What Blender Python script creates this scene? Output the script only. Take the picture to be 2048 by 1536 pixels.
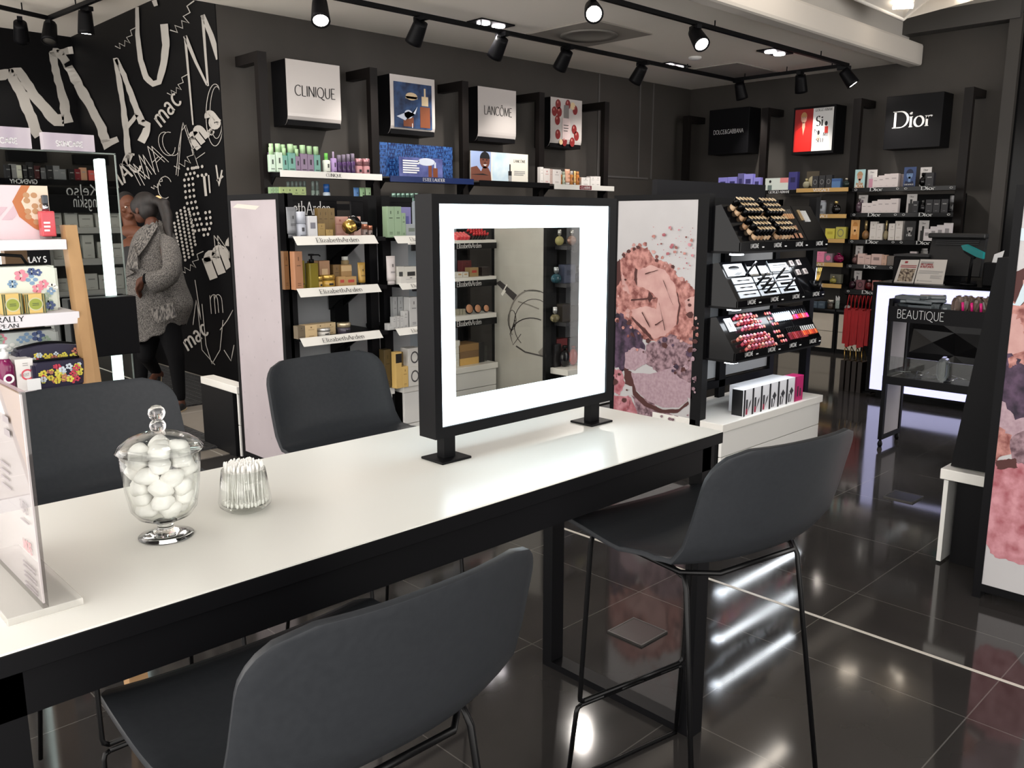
import bpy, bmesh, math, random
from mathutils import Vector, Matrix
random.seed(7)
for o in list(bpy.data.objects): bpy.data.objects.remove(o)
SC=bpy.context.scene; COL=SC.collection
# ---------------- camera, world, exposure
CAMH=1.45; FPX=1704.0; PIT=math.radians(10.96); YAW=math.radians(45.863)
cam=bpy.data.cameras.new('camera'); camo=bpy.data.objects.new('camera',cam); COL.objects.link(camo)
cam.sensor_width=36; cam.lens=FPX/2048*36; cam.clip_start=.05; cam.clip_end=60
camo.location=(0,0,CAMH); camo.rotation_euler=(math.pi/2-PIT,0,YAW-math.pi/2)
SC.camera=camo
W=bpy.data.worlds.new('world'); SC.world=W; W.use_nodes=True
W.node_tree.nodes['Background'].inputs[0].default_value=(1,.96,.92,1)
W.node_tree.nodes['Background'].inputs[1].default_value=3.2
SC.view_settings.view_transform='Standard'; SC.view_settings.look='None'; SC.view_settings.gamma=1
SC.view_settings.exposure=0.25
SC.cycles.max_bounces=8; SC.cycles.transparent_max_bounces=16; SC.cycles.caustics_reflective=False; SC.cycles.caustics_refractive=False
SC.cycles.sample_clamp_indirect=4
# ---------------- photo pixel -> point in the shop
_cp,_sp,_cy,_sy=math.cos(PIT),math.sin(PIT),math.cos(YAW),math.sin(YAW)
FW=Vector((_cp*_cy,_cp*_sy,-_sp)); RT=Vector((_sy,-_cy,0)); UPV=RT.cross(FW); CAM=Vector((0,0,CAMH))
def at(px,py,x=None,y=None,z=None):
    d=FW+RT*((px-1024)/FPX)-UPV*((py-768)/FPX)
    t=x/d.x if x is not None else y/d.y if y is not None else (z-CAMH)/d.z
    return CAM+d*t
# ---------------- materials
def lin(c):
    return tuple(((v/255/12.92) if v/255<=.04045 else ((v/255+.055)/1.055)**2.4) for v in c)+(1,)
MATS={}
def mat(name,c,rough=.5,metal=0,emit=0,ec=None,trans=0,ior=1.45,spec=.5,coat=0,alpha=1):
    if name in MATS: return MATS[name]
    m=bpy.data.materials.new(name); m.use_nodes=True; b=m.node_tree.nodes['Principled BSDF']
    b.inputs['Base Color'].default_value=lin(c); b.inputs['Roughness'].default_value=rough; b.inputs['Metallic'].default_value=metal
    b.inputs['IOR'].default_value=ior; b.inputs['Transmission Weight'].default_value=trans; b.inputs['Specular IOR Level'].default_value=spec
    b.inputs['Coat Weight'].default_value=coat; b.inputs['Alpha'].default_value=alpha
    if emit: b.inputs['Emission Color'].default_value=lin(ec or c); b.inputs['Emission Strength'].default_value=emit
    m.diffuse_color=lin(c); MATS[name]=m; return m
def C(r,g,b,rough=.45,**k): return mat('paint_%d_%d_%d_%g'%(r,g,b,rough)+''.join('_%s%g'%(a,v) for a,v in k.items() if not isinstance(v,tuple)),(r,g,b),rough,**k)
def thin_glass(name,tint=(240,245,243),amt=1.0):
    if name in MATS: return MATS[name]
    m=bpy.data.materials.new(name); m.use_nodes=True; n=m.node_tree.nodes; l=m.node_tree.links
    n.remove(n['Principled BSDF']); out=n['Material Output']
    t=n.new('ShaderNodeBsdfTransparent'); t.inputs[0].default_value=lin(tint)
    g=n.new('ShaderNodeBsdfGlossy'); g.inputs['Roughness'].default_value=.02
    f=n.new('ShaderNodeLayerWeight'); f.inputs[0].default_value=.5
    pw=n.new('ShaderNodeMath'); pw.operation='POWER'; pw.inputs[1].default_value=4.0; l.new(f.outputs['Facing'],pw.inputs[0])
    mu=n.new('ShaderNodeMath'); mu.operation='MULTIPLY_ADD'; mu.inputs[1].default_value=.8*amt; mu.inputs[2].default_value=.035*amt; mu.use_clamp=True
    x=n.new('ShaderNodeMixShader'); l.new(pw.outputs[0],mu.inputs[0]); l.new(mu.outputs[0],x.inputs[0]); l.new(t.outputs[0],x.inputs[1]); l.new(g.outputs[0],x.inputs[2]); l.new(x.outputs[0],out.inputs[0])
    MATS[name]=m; return m
def noise_mat(name,c1,c2,scale,rough=.6,detail=6,lo=.4,hi=.6,bump=0,metal=0,stretch=None,kind='noise'):
    if name in MATS: return MATS[name]
    m=mat(name,c1,rough,metal); n=m.node_tree.nodes; l=m.node_tree.links; b=n['Principled BSDF']
    tc=n.new('ShaderNodeTexCoord'); src=tc.outputs['Object']
    if stretch:
        mp=n.new('ShaderNodeMapping'); mp.inputs['Scale'].default_value=stretch; l.new(src,mp.inputs[0]); src=mp.outputs[0]
    if kind=='voronoi':
        t=n.new('ShaderNodeTexVoronoi'); t.inputs['Scale'].default_value=scale
    else:
        t=n.new('ShaderNodeTexNoise'); t.inputs['Scale'].default_value=scale; t.inputs['Detail'].default_value=detail
    l.new(src,t.inputs['Vector'])
    r=n.new('ShaderNodeValToRGB'); r.color_ramp.elements[0].position=lo; r.color_ramp.elements[1].position=hi
    r.color_ramp.elements[0].color=lin(c1); r.color_ramp.elements[1].color=lin(c2)
    l.new(t.outputs[0],r.inputs[0]); l.new(r.outputs[0],b.inputs['Base Color'])
    if bump:
        bp=n.new('ShaderNodeBump'); bp.inputs['Strength'].default_value=bump; bp.inputs['Distance'].default_value=.01
        l.new(t.outputs[0],bp.inputs['Height']); l.new(bp.outputs[0],b.inputs['Normal'])
    return m
# ---------------- mesh builder
class MB:
    def __init__(s): s.b=bmesh.new(); s.mi=0
    def _tag(s,fs):
        for f in fs: f.material_index=s.mi
        return s
    def m(s,i): s.mi=i; return s
    def face(s,pts):
        f=s.b.faces.new([s.b.verts.new(p) for p in pts]); f.material_index=s.mi; return s
    def box(s,x0,x1,y0,y1,z0,z1,bev=0):
        r=bmesh.ops.create_cube(s.b,size=1); vs=r['verts']
        for v in vs: v.co=Vector((x0+(v.co.x+.5)*(x1-x0),y0+(v.co.y+.5)*(y1-y0),z0+(v.co.z+.5)*(z1-z0)))
        fs=set(f for v in vs for f in v.link_faces)
        for f in fs: f.material_index=s.mi
        if bev:
            es=set(e for v in vs for e in v.link_edges)
            rr=bmesh.ops.bevel(s.b,geom=list(es),offset=bev,segments=2,affect='EDGES',profile=.5)
            for f in rr['faces']: f.material_index=s.mi
        return s
    def quadbox(s,P,thick):   # P four points (planar), extruded by vector thick
        t=Vector(thick); a=[s.b.verts.new(p) for p in P]; b=[s.b.verts.new(Vector(p)+t) for p in P]; n=len(P)
        fs=[s.b.faces.new(a[::-1]),s.b.faces.new(b)]+[s.b.faces.new([a[i],a[(i+1)%n],b[(i+1)%n],b[i]]) for i in range(n)]
        return s._tag(fs)
    def tube(s,pts,r,n=8,cap=True,r2=None):
        pts=[Vector(p) for p in pts]; rings=[]; N=len(pts); up=None
        for i,p in enumerate(pts):
            d=(pts[min(i+1,N-1)]-pts[max(i-1,0)]).normalized()
            if up is None:
                up=Vector((0,0,1)) if abs(d.z)<.9 else Vector((1,0,0))
            x=d.cross(up).normalized(); y=x.cross(d); up=y
            rr=r if r2 is None else r+(r2-r)*i/(N-1)
            if isinstance(r,(list,tuple)): rr=r[i]
            rings.append([s.b.verts.new(p+x*rr*math.cos(2*math.pi*k/n)+y*rr*math.sin(2*math.pi*k/n)) for k in range(n)])
        fs=[]
        for a,b in zip(rings,rings[1:]):
            for k in range(n): fs.append(s.b.faces.new([a[k],b[k],b[(k+1)%n],a[(k+1)%n]]))
        if cap: fs+= [s.b.faces.new(rings[0]),s.b.faces.new(rings[-1][::-1])]
        for f in fs: f.smooth=True
        return s._tag(fs)
    def lathe(s,prof,c=(0,0,0),n=24,axis='z',sx=1,sy=1,smooth=True):
        cx,cy,cz=c; rings=[]
        for r,z in prof:
            if r<1e-6: rings.append([s.b.verts.new((cx,cy,cz+z))])
            else: rings.append([s.b.verts.new((cx+r*sx*math.cos(2*math.pi*k/n),cy+r*sy*math.sin(2*math.pi*k/n),cz+z)) for k in range(n)])
        fs=[]
        for a,b in zip(rings,rings[1:]):
            for k in range(n):
                k2=(k+1)%n
                if len(a)==1 and len(b)==1: continue
                if len(a)==1: fs.append(s.b.faces.new([a[0],b[k2],b[k]]))
                elif len(b)==1: fs.append(s.b.faces.new([a[k],a[k2],b[0]]))
                else: fs.append(s.b.faces.new([a[k],a[k2],b[k2],b[k]]))
        if len(rings[0])>1: fs.append(s.b.faces.new(rings[0][::-1]))
        if len(rings[-1])>1: fs.append(s.b.faces.new(rings[-1]))
        for f in fs: f.smooth=smooth
        return s._tag(fs)
    def ell(s,c,r,n=16,m=10):
        pr=[(math.sin(math.pi*i/m),-math.cos(math.pi*i/m)) for i in range(m+1)]
        k=len(s.b.verts); s.b.verts.ensure_lookup_table()
        return s.lathe([(r[0]*a if 0<i<m else 0,r[2]*b) for i,(a,b) in enumerate(pr)],c,n,sy=r[1]/r[0])
    def xf(s,M):
        bmesh.ops.transform(s.b,matrix=M,verts=s.b.verts); return s
    def polys(s,polys,o,r,u,off=0):   # 2-D polygons placed on the plane o + x r + y u
        o=Vector(o); r=Vector(r); u=Vector(u); nn=r.cross(u)
        for P in polys:
            try:
                f=s.b.faces.new([s.b.verts.new(o+r*x+u*y+nn*off) for x,y in P]); f.material_index=s.mi
            except ValueError: pass
        return s
    def mesh(s,name,mats):
        bmesh.ops.recalc_face_normals(s.b,faces=s.b.faces)
        me=bpy.data.meshes.new(name); s.b.to_mesh(me); s.b.free()
        for m_ in (mats if isinstance(mats,(list,tuple)) else [mats]): me.materials.append(m_)
        return me
def add(name,me,parent=None,loc=(0,0,0),rz=0):
    o=bpy.data.objects.new(name,me); COL.objects.link(o)
    if parent is not None: o.parent=parent
    o.location=loc
    if rz: o.rotation_euler=(0,0,rz)
    return o
def part(name,mb,mats,parent,label=None):
    o=add(name,mb.mesh(name,mats),parent)
    if label: o['label']=label
    return o
def tag(o,label,cat,group=None,kind=None):
    o['label']=label; o['category']=cat
    if group: o['group']=group
    if kind: o['kind']=kind
    return o
def thing(name,label,cat,loc=(0,0,0),rz=0,group=None):
    return tag(add(name,None,None,loc,rz),label,cat,group)
def solo(name,mb,mats,label,cat,loc=(0,0,0),rz=0,group=None,kind=None):
    return tag(add(name,mb.mesh(name,mats),None,loc,rz),label,cat,group,kind)
def struct(name,mb,mats,parent=None):
    o=add(name,mb.mesh(name,mats),parent); o['kind']='structure'; return o
def copy_tree(o,parent=None):
    c=o.copy(); COL.objects.link(c)
    if parent is not None: c.parent=parent
    for ch in [x for x in o.children]: copy_tree(ch,c)
    return c
def mod_sub(o,l=2):
    m=o.modifiers.new('s','SUBSURF'); m.levels=l; m.render_levels=l
def smooth(o):
    for p in o.data.polygons: p.use_smooth=True
    return o
# ---------------- lettering
def arc(cx,cy,rx,ry,a0,a1,n=14): return [(cx+rx*math.cos(math.radians(a0+(a1-a0)*i/n)),cy+ry*math.sin(math.radians(a0+(a1-a0)*i/n))) for i in range(n+1)]
GL={'A':(.78,[[(0,0),(.39,1)],[(.39,1),(.78,0)],[(.14,.36),(.64,.36)]]),
'C':(.8,[arc(.45,.5,.45,.5,45,315)]),'D':(.85,[[(.08,0),(.08,1)],[(.08,1),(.4,1)]+arc(.38,.5,.47,.5,90,-90)+[(.08,0)]]),
'E':(.55,[[(.06,0),(.06,1)],[(.06,1),(.55,1)],[(.06,.52),(.46,.52)],[(.06,0),(.58,0)]]),
'F':(.53,[[(.06,0),(.06,1)],[(.06,1),(.53,1)],[(.06,.52),(.44,.52)]]),'H':(.75,[[(.06,0),(.06,1)],[(.69,0),(.69,1)],[(.06,.52),(.69,.52)]]),'W':(1.05,[[(0,1),(.27,0)],[(.27,0),(.52,.95)],[(.52,.95),(.78,0)],[(.78,0),(1.05,1)]]),'p':(.56,[[(.08,-.28),(.08,.62)],arc(.28,.31,.24,.32,150,-150,14)]),
'G':(.85,[arc(.45,.5,.45,.5,45,330),[(.82,.02),(.82,.42)],[(.55,.42),(.85,.42)]]),
'I':(.16,[[(.08,0),(.08,1)]]),'L':(.52,[[(.06,0),(.06,1)],[(.06,0),(.54,0)]]),
'M':(.95,[[(.04,0),(.1,1)],[(.1,1),(.47,.05)],[(.47,.05),(.84,1)],[(.84,1),(.92,0)]]),
'N':(.78,[[(.05,0),(.05,1)],[(.05,1),(.73,0)],[(.73,0),(.73,1)]]),
'O':(.95,[arc(.47,.5,.45,.5,90,450,24)]),'P':(.6,[[(.06,0),(.06,1)],[(.06,1),(.28,1)]+arc(.28,.74,.28,.26,90,-90,8)+[(.06,.48)]]),
'Q':(.95,[arc(.47,.5,.45,.5,90,450,24),[(.5,.05),(.72,-.14),(1.0,-.2)]]),
'R':(.66,[[(.06,0),(.06,1)],[(.06,1),(.28,1)]+arc(.28,.76,.28,.24,90,-90,8)+[(.06,.52)],[(.28,.52),(.66,0)]]),
'S':(.55,[arc(.28,.75,.24,.25,40,270,10)+arc(.27,.25,.26,.25,90,-140,10)]),
'T':(.66,[[(.33,0),(.33,1)],[(0,1),(.66,1)]]),'U':(.76,[[(.08,1),(.08,.35)]+arc(.38,.32,.3,.32,180,360,10)+[(.68,.35),(.68,1)]]),
'V':(.74,[[(0,1),(.37,0)],[(.37,0),(.74,1)]]),'Y':(.7,[[(0,1),(.35,.48)],[(.7,1),(.35,.48)],[(.35,.48),(.35,0)]]),
'B':(.62,[[(.06,0),(.06,1)],[(.06,1),(.28,1)]+arc(.28,.77,.24,.23,90,-90,8)+[(.06,.54)],[(.28,.54)]+arc(.3,.27,.28,.27,90,-90,8)+[(.06,0)]]),
'K':(.7,[[(.06,0),(.06,1)],[(.62,1),(.06,.42)],[(.26,.6),(.68,0)]]),
'a':(.5,[arc(.2,.44,.18,.2,150,0,8)+[(.38,.1),(.42,0)],arc(.2,.17,.2,.17,60,330,10)]),
'b':(.56,[[(.08,0),(.08,1)],arc(.28,.31,.24,.32,150,-150,14)]),'d':(.58,[[(.48,0),(.48,1)],arc(.27,.31,.24,.32,30,330,14)]),
'e':(.5,[[(.04,.34),(.46,.34)]+arc(.26,.32,.23,.32,5,310,14)]),
'h':(.58,[[(.08,0),(.08,1)],arc(.28,.4,.2,.23,170,0,8)+[(.48,0)]]),'i':(.2,[[(.1,0),(.1,.62)],arc(.1,.84,.035,.04,0,360,6)]),
'l':(.2,[[(.1,0),(.1,1)]]),'n':(.58,[[(.08,0),(.08,.62)],arc(.28,.4,.2,.23,170,0,8)+[(.48,0)]]),
'o':(.6,[arc(.3,.31,.26,.32,90,450,16)]),'r':(.4,[[(.08,0),(.08,.62)],arc(.26,.42,.18,.2,180,50,6)]),
't':(.34,[[(.14,.82),(.14,.1),(.2,.0),(.32,.06)],[(0,.62),(.32,.62)]]),'z':(.46,[[(.02,.6),(.42,.6)],[(.42,.6),(.02,.02)],[(.02,.02),(.44,.02)]]),
'm':(.9,[[(.08,0),(.08,.62)],arc(.27,.4,.19,.23,170,0,8)+[(.46,0)],arc(.65,.4,.19,.23,170,0,8)+[(.84,0)]]),
'c':(.5,[arc(.27,.31,.24,.32,45,315,12)]),'u':(.58,[[(.08,.62),(.08,.25)]+arc(.27,.24,.19,.24,180,360,8)+[(.46,.62)],[(.46,.62),(.46,0)]]),
'g':(.56,[arc(.27,.31,.23,.31,30,330,12),[(.48,.62),(.48,-.1)]+arc(.26,-.1,.22,.2,0,-140,8)]),'s':(.42,[arc(.21,.46,.17,.16,40,270,8)+arc(.21,.15,.18,.16,90,-140,8)]),
'k':(.52,[[(.08,0),(.08,1)],[(.44,.62),(.08,.26)],[(.2,.38),(.48,0)]]),'y':(.52,[[(.04,.62),(.26,.0)],[(.48,.62),(.26,0),(.12,-.28)]]),
'&':(.8,[[(.78,0),(.2,.7)]+arc(.34,.8,.16,.2,200,-40,10)+[(.1,.35)]+arc(.3,.24,.24,.24,150,330,10)+[(.72,.5)]]),
'.':(.2,[arc(.1,.04,.04,.04,0,360,6)]),"'":(.15,[[(.08,1),(.06,.8)]])}
def stroke(P,w):   # w(theta)->width ; ribbon polygons
    out=[]; N=len(P); L=[]; Rr=[]
    for i,(x,y) in enumerate(P):
        ax,ay=P[max(i-1,0)]; bx,by=P[min(i+1,N-1)]
        d=math.hypot(bx-ax,by-ay) or 1; tx,ty=(bx-ax)/d,(by-ay)/d
        ww=w(tx,ty)/2; L.append((x-ty*ww,y+tx*ww)); Rr.append((x+ty*ww,y-tx*ww))
    for i in range(N-1): out.append([L[i],Rr[i],Rr[i+1],L[i+1]])
    return out
def letters(s,width,style='serif',height=None,thick=.13,thin=.035,gap=.13):
    """polygons of a word, scaled to a total width (and height), centred in x, baseline at y=0"""
    out=[]; x=0
    for ch in s:
        if ch==' ': x+=.35; continue
        circ=ch=='Ô'; w,st=GL['O' if circ else ch]
        if circ: st=st+[[(.3,1.12),(.47,1.26),(.64,1.12)]]
        for P in st:
            if style!='sans': f=lambda tx,ty:thin+(thick-thin)*abs(ty*.97-tx*.22)
            else: f=lambda tx,ty:thick
            out+=[[(px+x,py) for px,py in q] for q in stroke(P,f)]
            if style=='serif' and len(P)<=4:
                for (a,b) in ((P[0],P[1]),(P[-1],P[-2])):
                    if abs(a[0]-b[0])<.5*abs(a[1]-b[1]) and abs(a[1]-b[1])>.3 and (a[1]<.02 or a[1]>.6):
                        sw=thick*(1.05 if ch.isupper() else .8); yy=a[1]; out.append([(a[0]-sw+x,yy-thin/2),(a[0]+sw+x,yy-thin/2),(a[0]+sw+x,yy+thin/2),(a[0]-sw+x,yy+thin/2)])
        x+=w+gap
    x-=gap; k=width/x; ky=k if height is None else height
    return [[((px-x/2)*k,py*ky) for px,py in q] for q in out]
def bars(x0,x1,y0,n,h,gap): return [[(x0,y0-i*gap),(x1-(.15*(x1-x0) if i%3==2 else 0),y0-i*gap),(x1-(.15*(x1-x0) if i%3==2 else 0),y0-i*gap+h),(x0,y0-i*gap+h)] for i in range(n)]
def disc(cx,cy,rx,ry=None,n=16): return [(cx+rx*math.cos(2*math.pi*i/n),cy+(ry or rx)*math.sin(2*math.pi*i/n)) for i in range(n)]
def rect(x0,x1,y0,y1): return [(x0,y0),(x1,y0),(x1,y1),(x0,y1)]
# ---------------- shared finishes
BLK=mat('black_powder_coat',(13,13,15),.45,spec=.14); BLKG=mat('black_gloss',(8,8,10),.14,spec=.22); BRN=mat('dark_bronze_post',(22,19,18),.4,spec=.2)
WHT=mat('white_laminate',(226,224,218),.3); WHM=mat('white_matt',(225,224,222),.6); TXK=mat('print_black',(20,20,22),.5); TXW=mat('print_white',(225,225,225),.5)
GLS=thin_glass('clear_glass'); ACR=thin_glass('clear_acrylic',(232,234,232)); CHR=mat('chrome',(200,200,205),.12,1); GOLD=mat('gold_foil',(205,168,92),.22,.9)
X_,Y_,Z_=Vector((1,0,0)),Vector((0,1,0)),Vector((0,0,1))
# ================= SETTING
def tile_mat(name,c,grout,sx,ox,oy,rough,gw=.0025,var=.25):
    m=mat(name,c,rough); n=m.node_tree.nodes; l=m.node_tree.links; b=n['Principled BSDF']
    tc=n.new('ShaderNodeTexCoord'); sp=n.new('ShaderNodeSeparateXYZ'); l.new(tc.outputs['Object'],sp.inputs[0])
    def mth(op,a,bv=None):
        q=n.new('ShaderNodeMath'); q.operation=op
        for i,v in enumerate((a,bv)):
            if v is None: continue
            if isinstance(v,(int,float)): q.inputs[i].default_value=v
            else: l.new(v,q.inputs[i])
        return q.outputs[0]
    def line(co,o):
        t=mth('DIVIDE',mth('SUBTRACT',co,o),sx); fr=mth('FRACT',t); d=mth('MINIMUM',fr,mth('SUBTRACT',1.0,fr)); return mth('LESS_THAN',d,gw/sx)
    g=mth('MAXIMUM',line(sp.outputs[0],ox),line(sp.outputs[1],oy))
    nz=n.new('ShaderNodeTexNoise'); nz.inputs['Scale'].default_value=1.7; nz.inputs['Detail'].default_value=5; l.new(tc.outputs['Object'],nz.inputs['Vector'])
    mx0=n.new('ShaderNodeMix'); mx0.data_type='RGBA'; mx0.inputs[6].default_value=lin([v*(1-var) for v in c]); mx0.inputs[7].default_value=lin([v*(1+var) for v in c]); l.new(nz.outputs[0],mx0.inputs[0])
    mx=n.new('ShaderNodeMix'); mx.data_type='RGBA'; l.new(g,mx.inputs[0]); l.new(mx0.outputs[2],mx.inputs[6]); mx.inputs[7].default_value=lin(grout); l.new(mx.outputs[2],b.inputs['Base Color'])
    rr=n.new('ShaderNodeMapRange'); rr.inputs[1].default_value=.3; rr.inputs[2].default_value=.75; rr.inputs[3].default_value=rough*.7; rr.inputs[4].default_value=rough*1.6; l.new(nz.outputs[0],rr.inputs[0]); l.new(rr.outputs[0],b.inputs['Roughness'])
    return m
struct('floor',MB().box(-1.0,10.6,-2.7,11,-.1,0),tile_mat('dark_polished_tile',(48,46,45),(92,90,87),.6045,2.56,.706,.07,.0018))
struct('trim_1',MB().box(2.858,2.872,-.5,3.9,-.002,.0015),mat('pale_inlay',(205,200,190),.3))
struct('floor_entrance',MB().box(-1.0,3.39,4.95,10.5,-.02,.004),tile_mat('pale_entrance_tile',(128,122,114),(190,186,178),.9,2.28,5.35,.35,.004,.12))
WALL=noise_mat('taupe_wall_paint',(55,52,48),(61,57,53),3,.6,8,.3,.7)
struct('wall_back',MB().box(3.40,10.3,6.95,7.15,0,3.5),WALL)
struct('wall_right',MB().box(10.1,10.3,2.95,6.95,0,3.8),WALL)
# jointed cladding at the far corner of the back wall
TRM=mat('grey_joint_strip',(96,94,92),.4,.3)
jb=MB()
for px,y0,y1 in ((1199,135,352),(1281,168,355),(1308,150,358)):
    a=at(px,y0,y=6.945); b=at(px,y1,y=6.945); jb.box(a.x-.012,a.x+.012,6.94,6.949,b.z,3.15)
a=at(1199,352,y=6.945); jb.box(a.x,9.2,6.941,6.949,a.z-.01,a.z+.01)
struct('trim_2',jb,TRM)
# dark doorway to the right of the right wall
bk=MB().box(10.0,10.2,-1.5,2.95,0,3.75)
struct('wall_doorway',bk,mat('black_gloss_panel',(9,9,11),.16,spec=.15))
struct('trim_3',MB().box(9.93,10.1,2.93,3.05,0,3.46),mat('doorway_jamb',(52,49,46),.5))
# ceilings
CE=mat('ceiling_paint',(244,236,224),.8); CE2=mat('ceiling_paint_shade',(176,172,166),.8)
cb=MB().box(-4,10.1,4.06,6.95,3.16,3.35)
struct('ceiling_slab',cb,CE)
struct('ceiling_edge',MB().box(-4,10.1,3.93,4.10,3.10,3.33,.03),mat('ceiling_paint_dimmed',(196,190,182),.8))  # same ceiling paint, darkened in colour to tone down light on the fascia
struct('ceiling_upper',MB().box(6.6,10.3,-1,4.2,3.62,3.72),CE)
struct('ceiling_unseen_dark',MB().box(-1.5,6.6,-2.7,4.2,3.62,3.72),mat('ceiling_bounce_cut_grey',(52,51,50),.8))  # unseen ceiling part, coloured dark to keep bounced light off the table
struct('ceiling_alcove',MB().box(-4,3.4,6.95,10.8,3.40,3.5),CE)
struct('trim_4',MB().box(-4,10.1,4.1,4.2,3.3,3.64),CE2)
# dark cornice along the right wall above the dropped ceiling
struct('trim_5',MB().box(9.9,10.1,2.95,4.1,3.42,3.62),mat('cornice_grey',(70,68,66),.6))
struct('wall_alcove_side',MB().box(3.40,3.55,7.15,10.6,0,3.42),mat('black_graphic_wall',(9,9,11),.5,spec=.15))
struct('wall_alcove_back',MB().box(-1.5,3.40,10.42,10.6,0,3.42),MATS['black_graphic_wall'])
struct('wall_corner',MB().box(3.392,3.40,6.951,7.15,0,3.42),MATS['black_graphic_wall'])
# entrance mats sunk in the pale tile
MATM=noise_mat('rubber_mat',(30,31,33),(58,58,60),60,.6,2,.45,.55,kind='voronoi')
def floor_mat(P,label):
    mb=MB().quadbox([Vector((x,y,.005)) for x,y in P],(0,0,.012)); mb.mi=1
    xs=[p[0] for p in P]; ys=[p[1] for p in P]
    k=0; x=min(xs)
    while x<max(xs)-.02:
        y0,y1=min(ys)+.02,max(ys)-.02
        mb.box(x+.01,x+.014,y0,y1,.0165,.02); x+=.07
    y=min(ys)+.04
    while y<max(ys)-.02:
        mb.box(min(xs)+.02,max(xs)-.02,y,y+.004,.0165,.02); y+=.045
    solo('entrance_mat',mb,[MATM,mat('mat_wire',(92,92,92),.4,.5)],label,'mat')
floor_mat([(2.62,6.45),(3.34,6.45),(3.34,10.2),(2.62,10.2)],'dark ribbed entrance mat along the black lettered wall behind the woman')
floor_mat([(1.2,5.12),(2.42,5.12),(2.42,6.1),(1.2,6.1)],'dark ribbed floor mat in front of the standing woman, beside the pale stand')
# lettering painted on the black alcove walls
def wallpt(px,py):
    xc=135+(py-69)*(193-135)/(691-69)
    p=at(px,py,x=3.389) if px>xc else at(px,py,y=10.416)
    p.y=max(p.y,6.954); return p
GW=MB()
def ws(P,w,jag=0,closed=False,step=9):
    Q=[]
    if closed: P=P+[P[0]]
    for (a,b) in zip(P,P[1:]):
        n=max(1,int(math.hypot(b[0]-a[0],b[1]-a[1])/step))
        Q+=[(a[0]+(b[0]-a[0])*i/n,a[1]+(b[1]-a[1])*i/n) for i in range(n)]
    Q.append(P[-1]); N=len(Q); L=[];R=[]
    for i,(x,y) in enumerate(Q):
        ax,ay=Q[max(i-1,0)]; bx,by=Q[min(i+1,N-1)]; d=math.hypot(bx-ax,by-ay) or 1
        tx,ty=(bx-ax)/d,(by-ay)/d; wl=(w[0]+(w[1]-w[0])*i/(N-1) if isinstance(w,tuple) else w)/2
        j1=random.uniform(-jag,jag); j2=random.uniform(-jag,jag)
        L.append((x-ty*(wl+j1),y+tx*(wl+j1))); R.append((x+ty*(wl+j2),y-tx*(wl+j2)))
    for i in range(N-1):
        V=[wallpt(*p) for p in (L[i],R[i],R[i+1],L[i+1])]
        GW.face(V)
def pc(*a): return list(a)
# big M
ws(pc((-8,150),(20,148),(45,190),(62,235),(72,262),(78,272)),(22,22),1.5); ws(pc((18,146),(38,142),(52,165),(75,200),(98,226),(112,240),(128,240)),(16,24),1.5)
ws(pc((136,246),(128,205),(122,180),(114,150),(108,120),(106,104)),(20,14),1.8); ws(pc((104,104),(122,108),(136,132),(160,175),(182,215),(200,250),(212,284)),(17,20),1.8)
ws(pc((205,290),(222,284),(236,278)),(20,12),.8); ws(pc((100,108),(146,100)),(12,14),1)
# big A
ws(pc((230,116),(238,160),(246,210),(252,260),(256,310),(250,330)),(9,13),.8); ws(pc((232,118),(248,150),(266,200),(276,226),(284,246)),(8,14),.8)
ws(pc((250,258),(266,240),(274,228)),(10,8),.5); ws(pc((282,244),(296,250),(290,268),(282,284)),(12,16),1); ws(pc((250,330),(262,306)),(14,12),.5)
# big C
ws(pc((274,14),(275,70),(281,120),(292,155),(306,168),(318,164),(327,130),(332,90),(328,48)),(7,16),.4); ws(pc((308,0),(312,12)),(10,8))
# tall M
ws(pc((386,250),(378,160),(370,72)),(3,5),0); ws(pc((370,72),(392,125),(414,170)),(8,4)); ws(pc((416,172),(411,110),(405,30)),(4,6)); ws(pc((405,30),(422,70),(438,118)),(9,12))
# small handwritten marks
def zig(x,y,dx,dy,s,w=1.8):
    P=[(0,0),(4,10),(9,1),(13,12),(20,4),(24,14),(26,2),(36,6),(40,-3),(52,0)]
    c,sn=dx,dy; ws([(x+(p[0]*c-p[1]*sn)*s,y+(p[0]*sn+p[1]*c)*s) for p in P],w)
zig(230,92,.75,-.66,1.1); zig(334,186,.75,-.68,1.05); zig(340,60,.62,-.75,1.5,2.4); zig(348,332,.75,-.62,1.25); zig(302,374,.8,-.6,.7); zig(360,540,.75,-.6,1.2)
def wtxt(s,px,py,size,ang,w=.16,style='sans',stretch=.62,outline=False):
    c,sn=math.cos(math.radians(ang)),math.sin(math.radians(ang)); x=0
    for ch in s:
        wd,st=GL[ch]
        for P in st:
            Q=[((p[0]+x)*size*stretch,-p[1]*size) for p in P]; Q=[(px+q[0]*c-q[1]*sn*.6,py+q[0]*sn+q[1]*c) for q in Q]
            if outline:
                for s_ in (-1,1): ws([(q[0]+s_*size*.07,q[1]) for q in Q],1.3)
            else: ws(Q,size*w,0,step=5)
        x+=wd+.18
wtxt('mac',322,256,48,-52,.09); wtxt('MAC',228,386,42,-42,.1); wtxt('MAC',284,372,58,-44,.1,outline=True); wtxt('m.a',396,300,60,-52,.19); wtxt('mac',376,703,40,-42,.1); wtxt('ma',424,560,82,-32,.2)
wtxt('n',424,628,60,-8,.1,outline=True); wtxt('A',436,520,50,-30,.1,outline=True)
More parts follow.
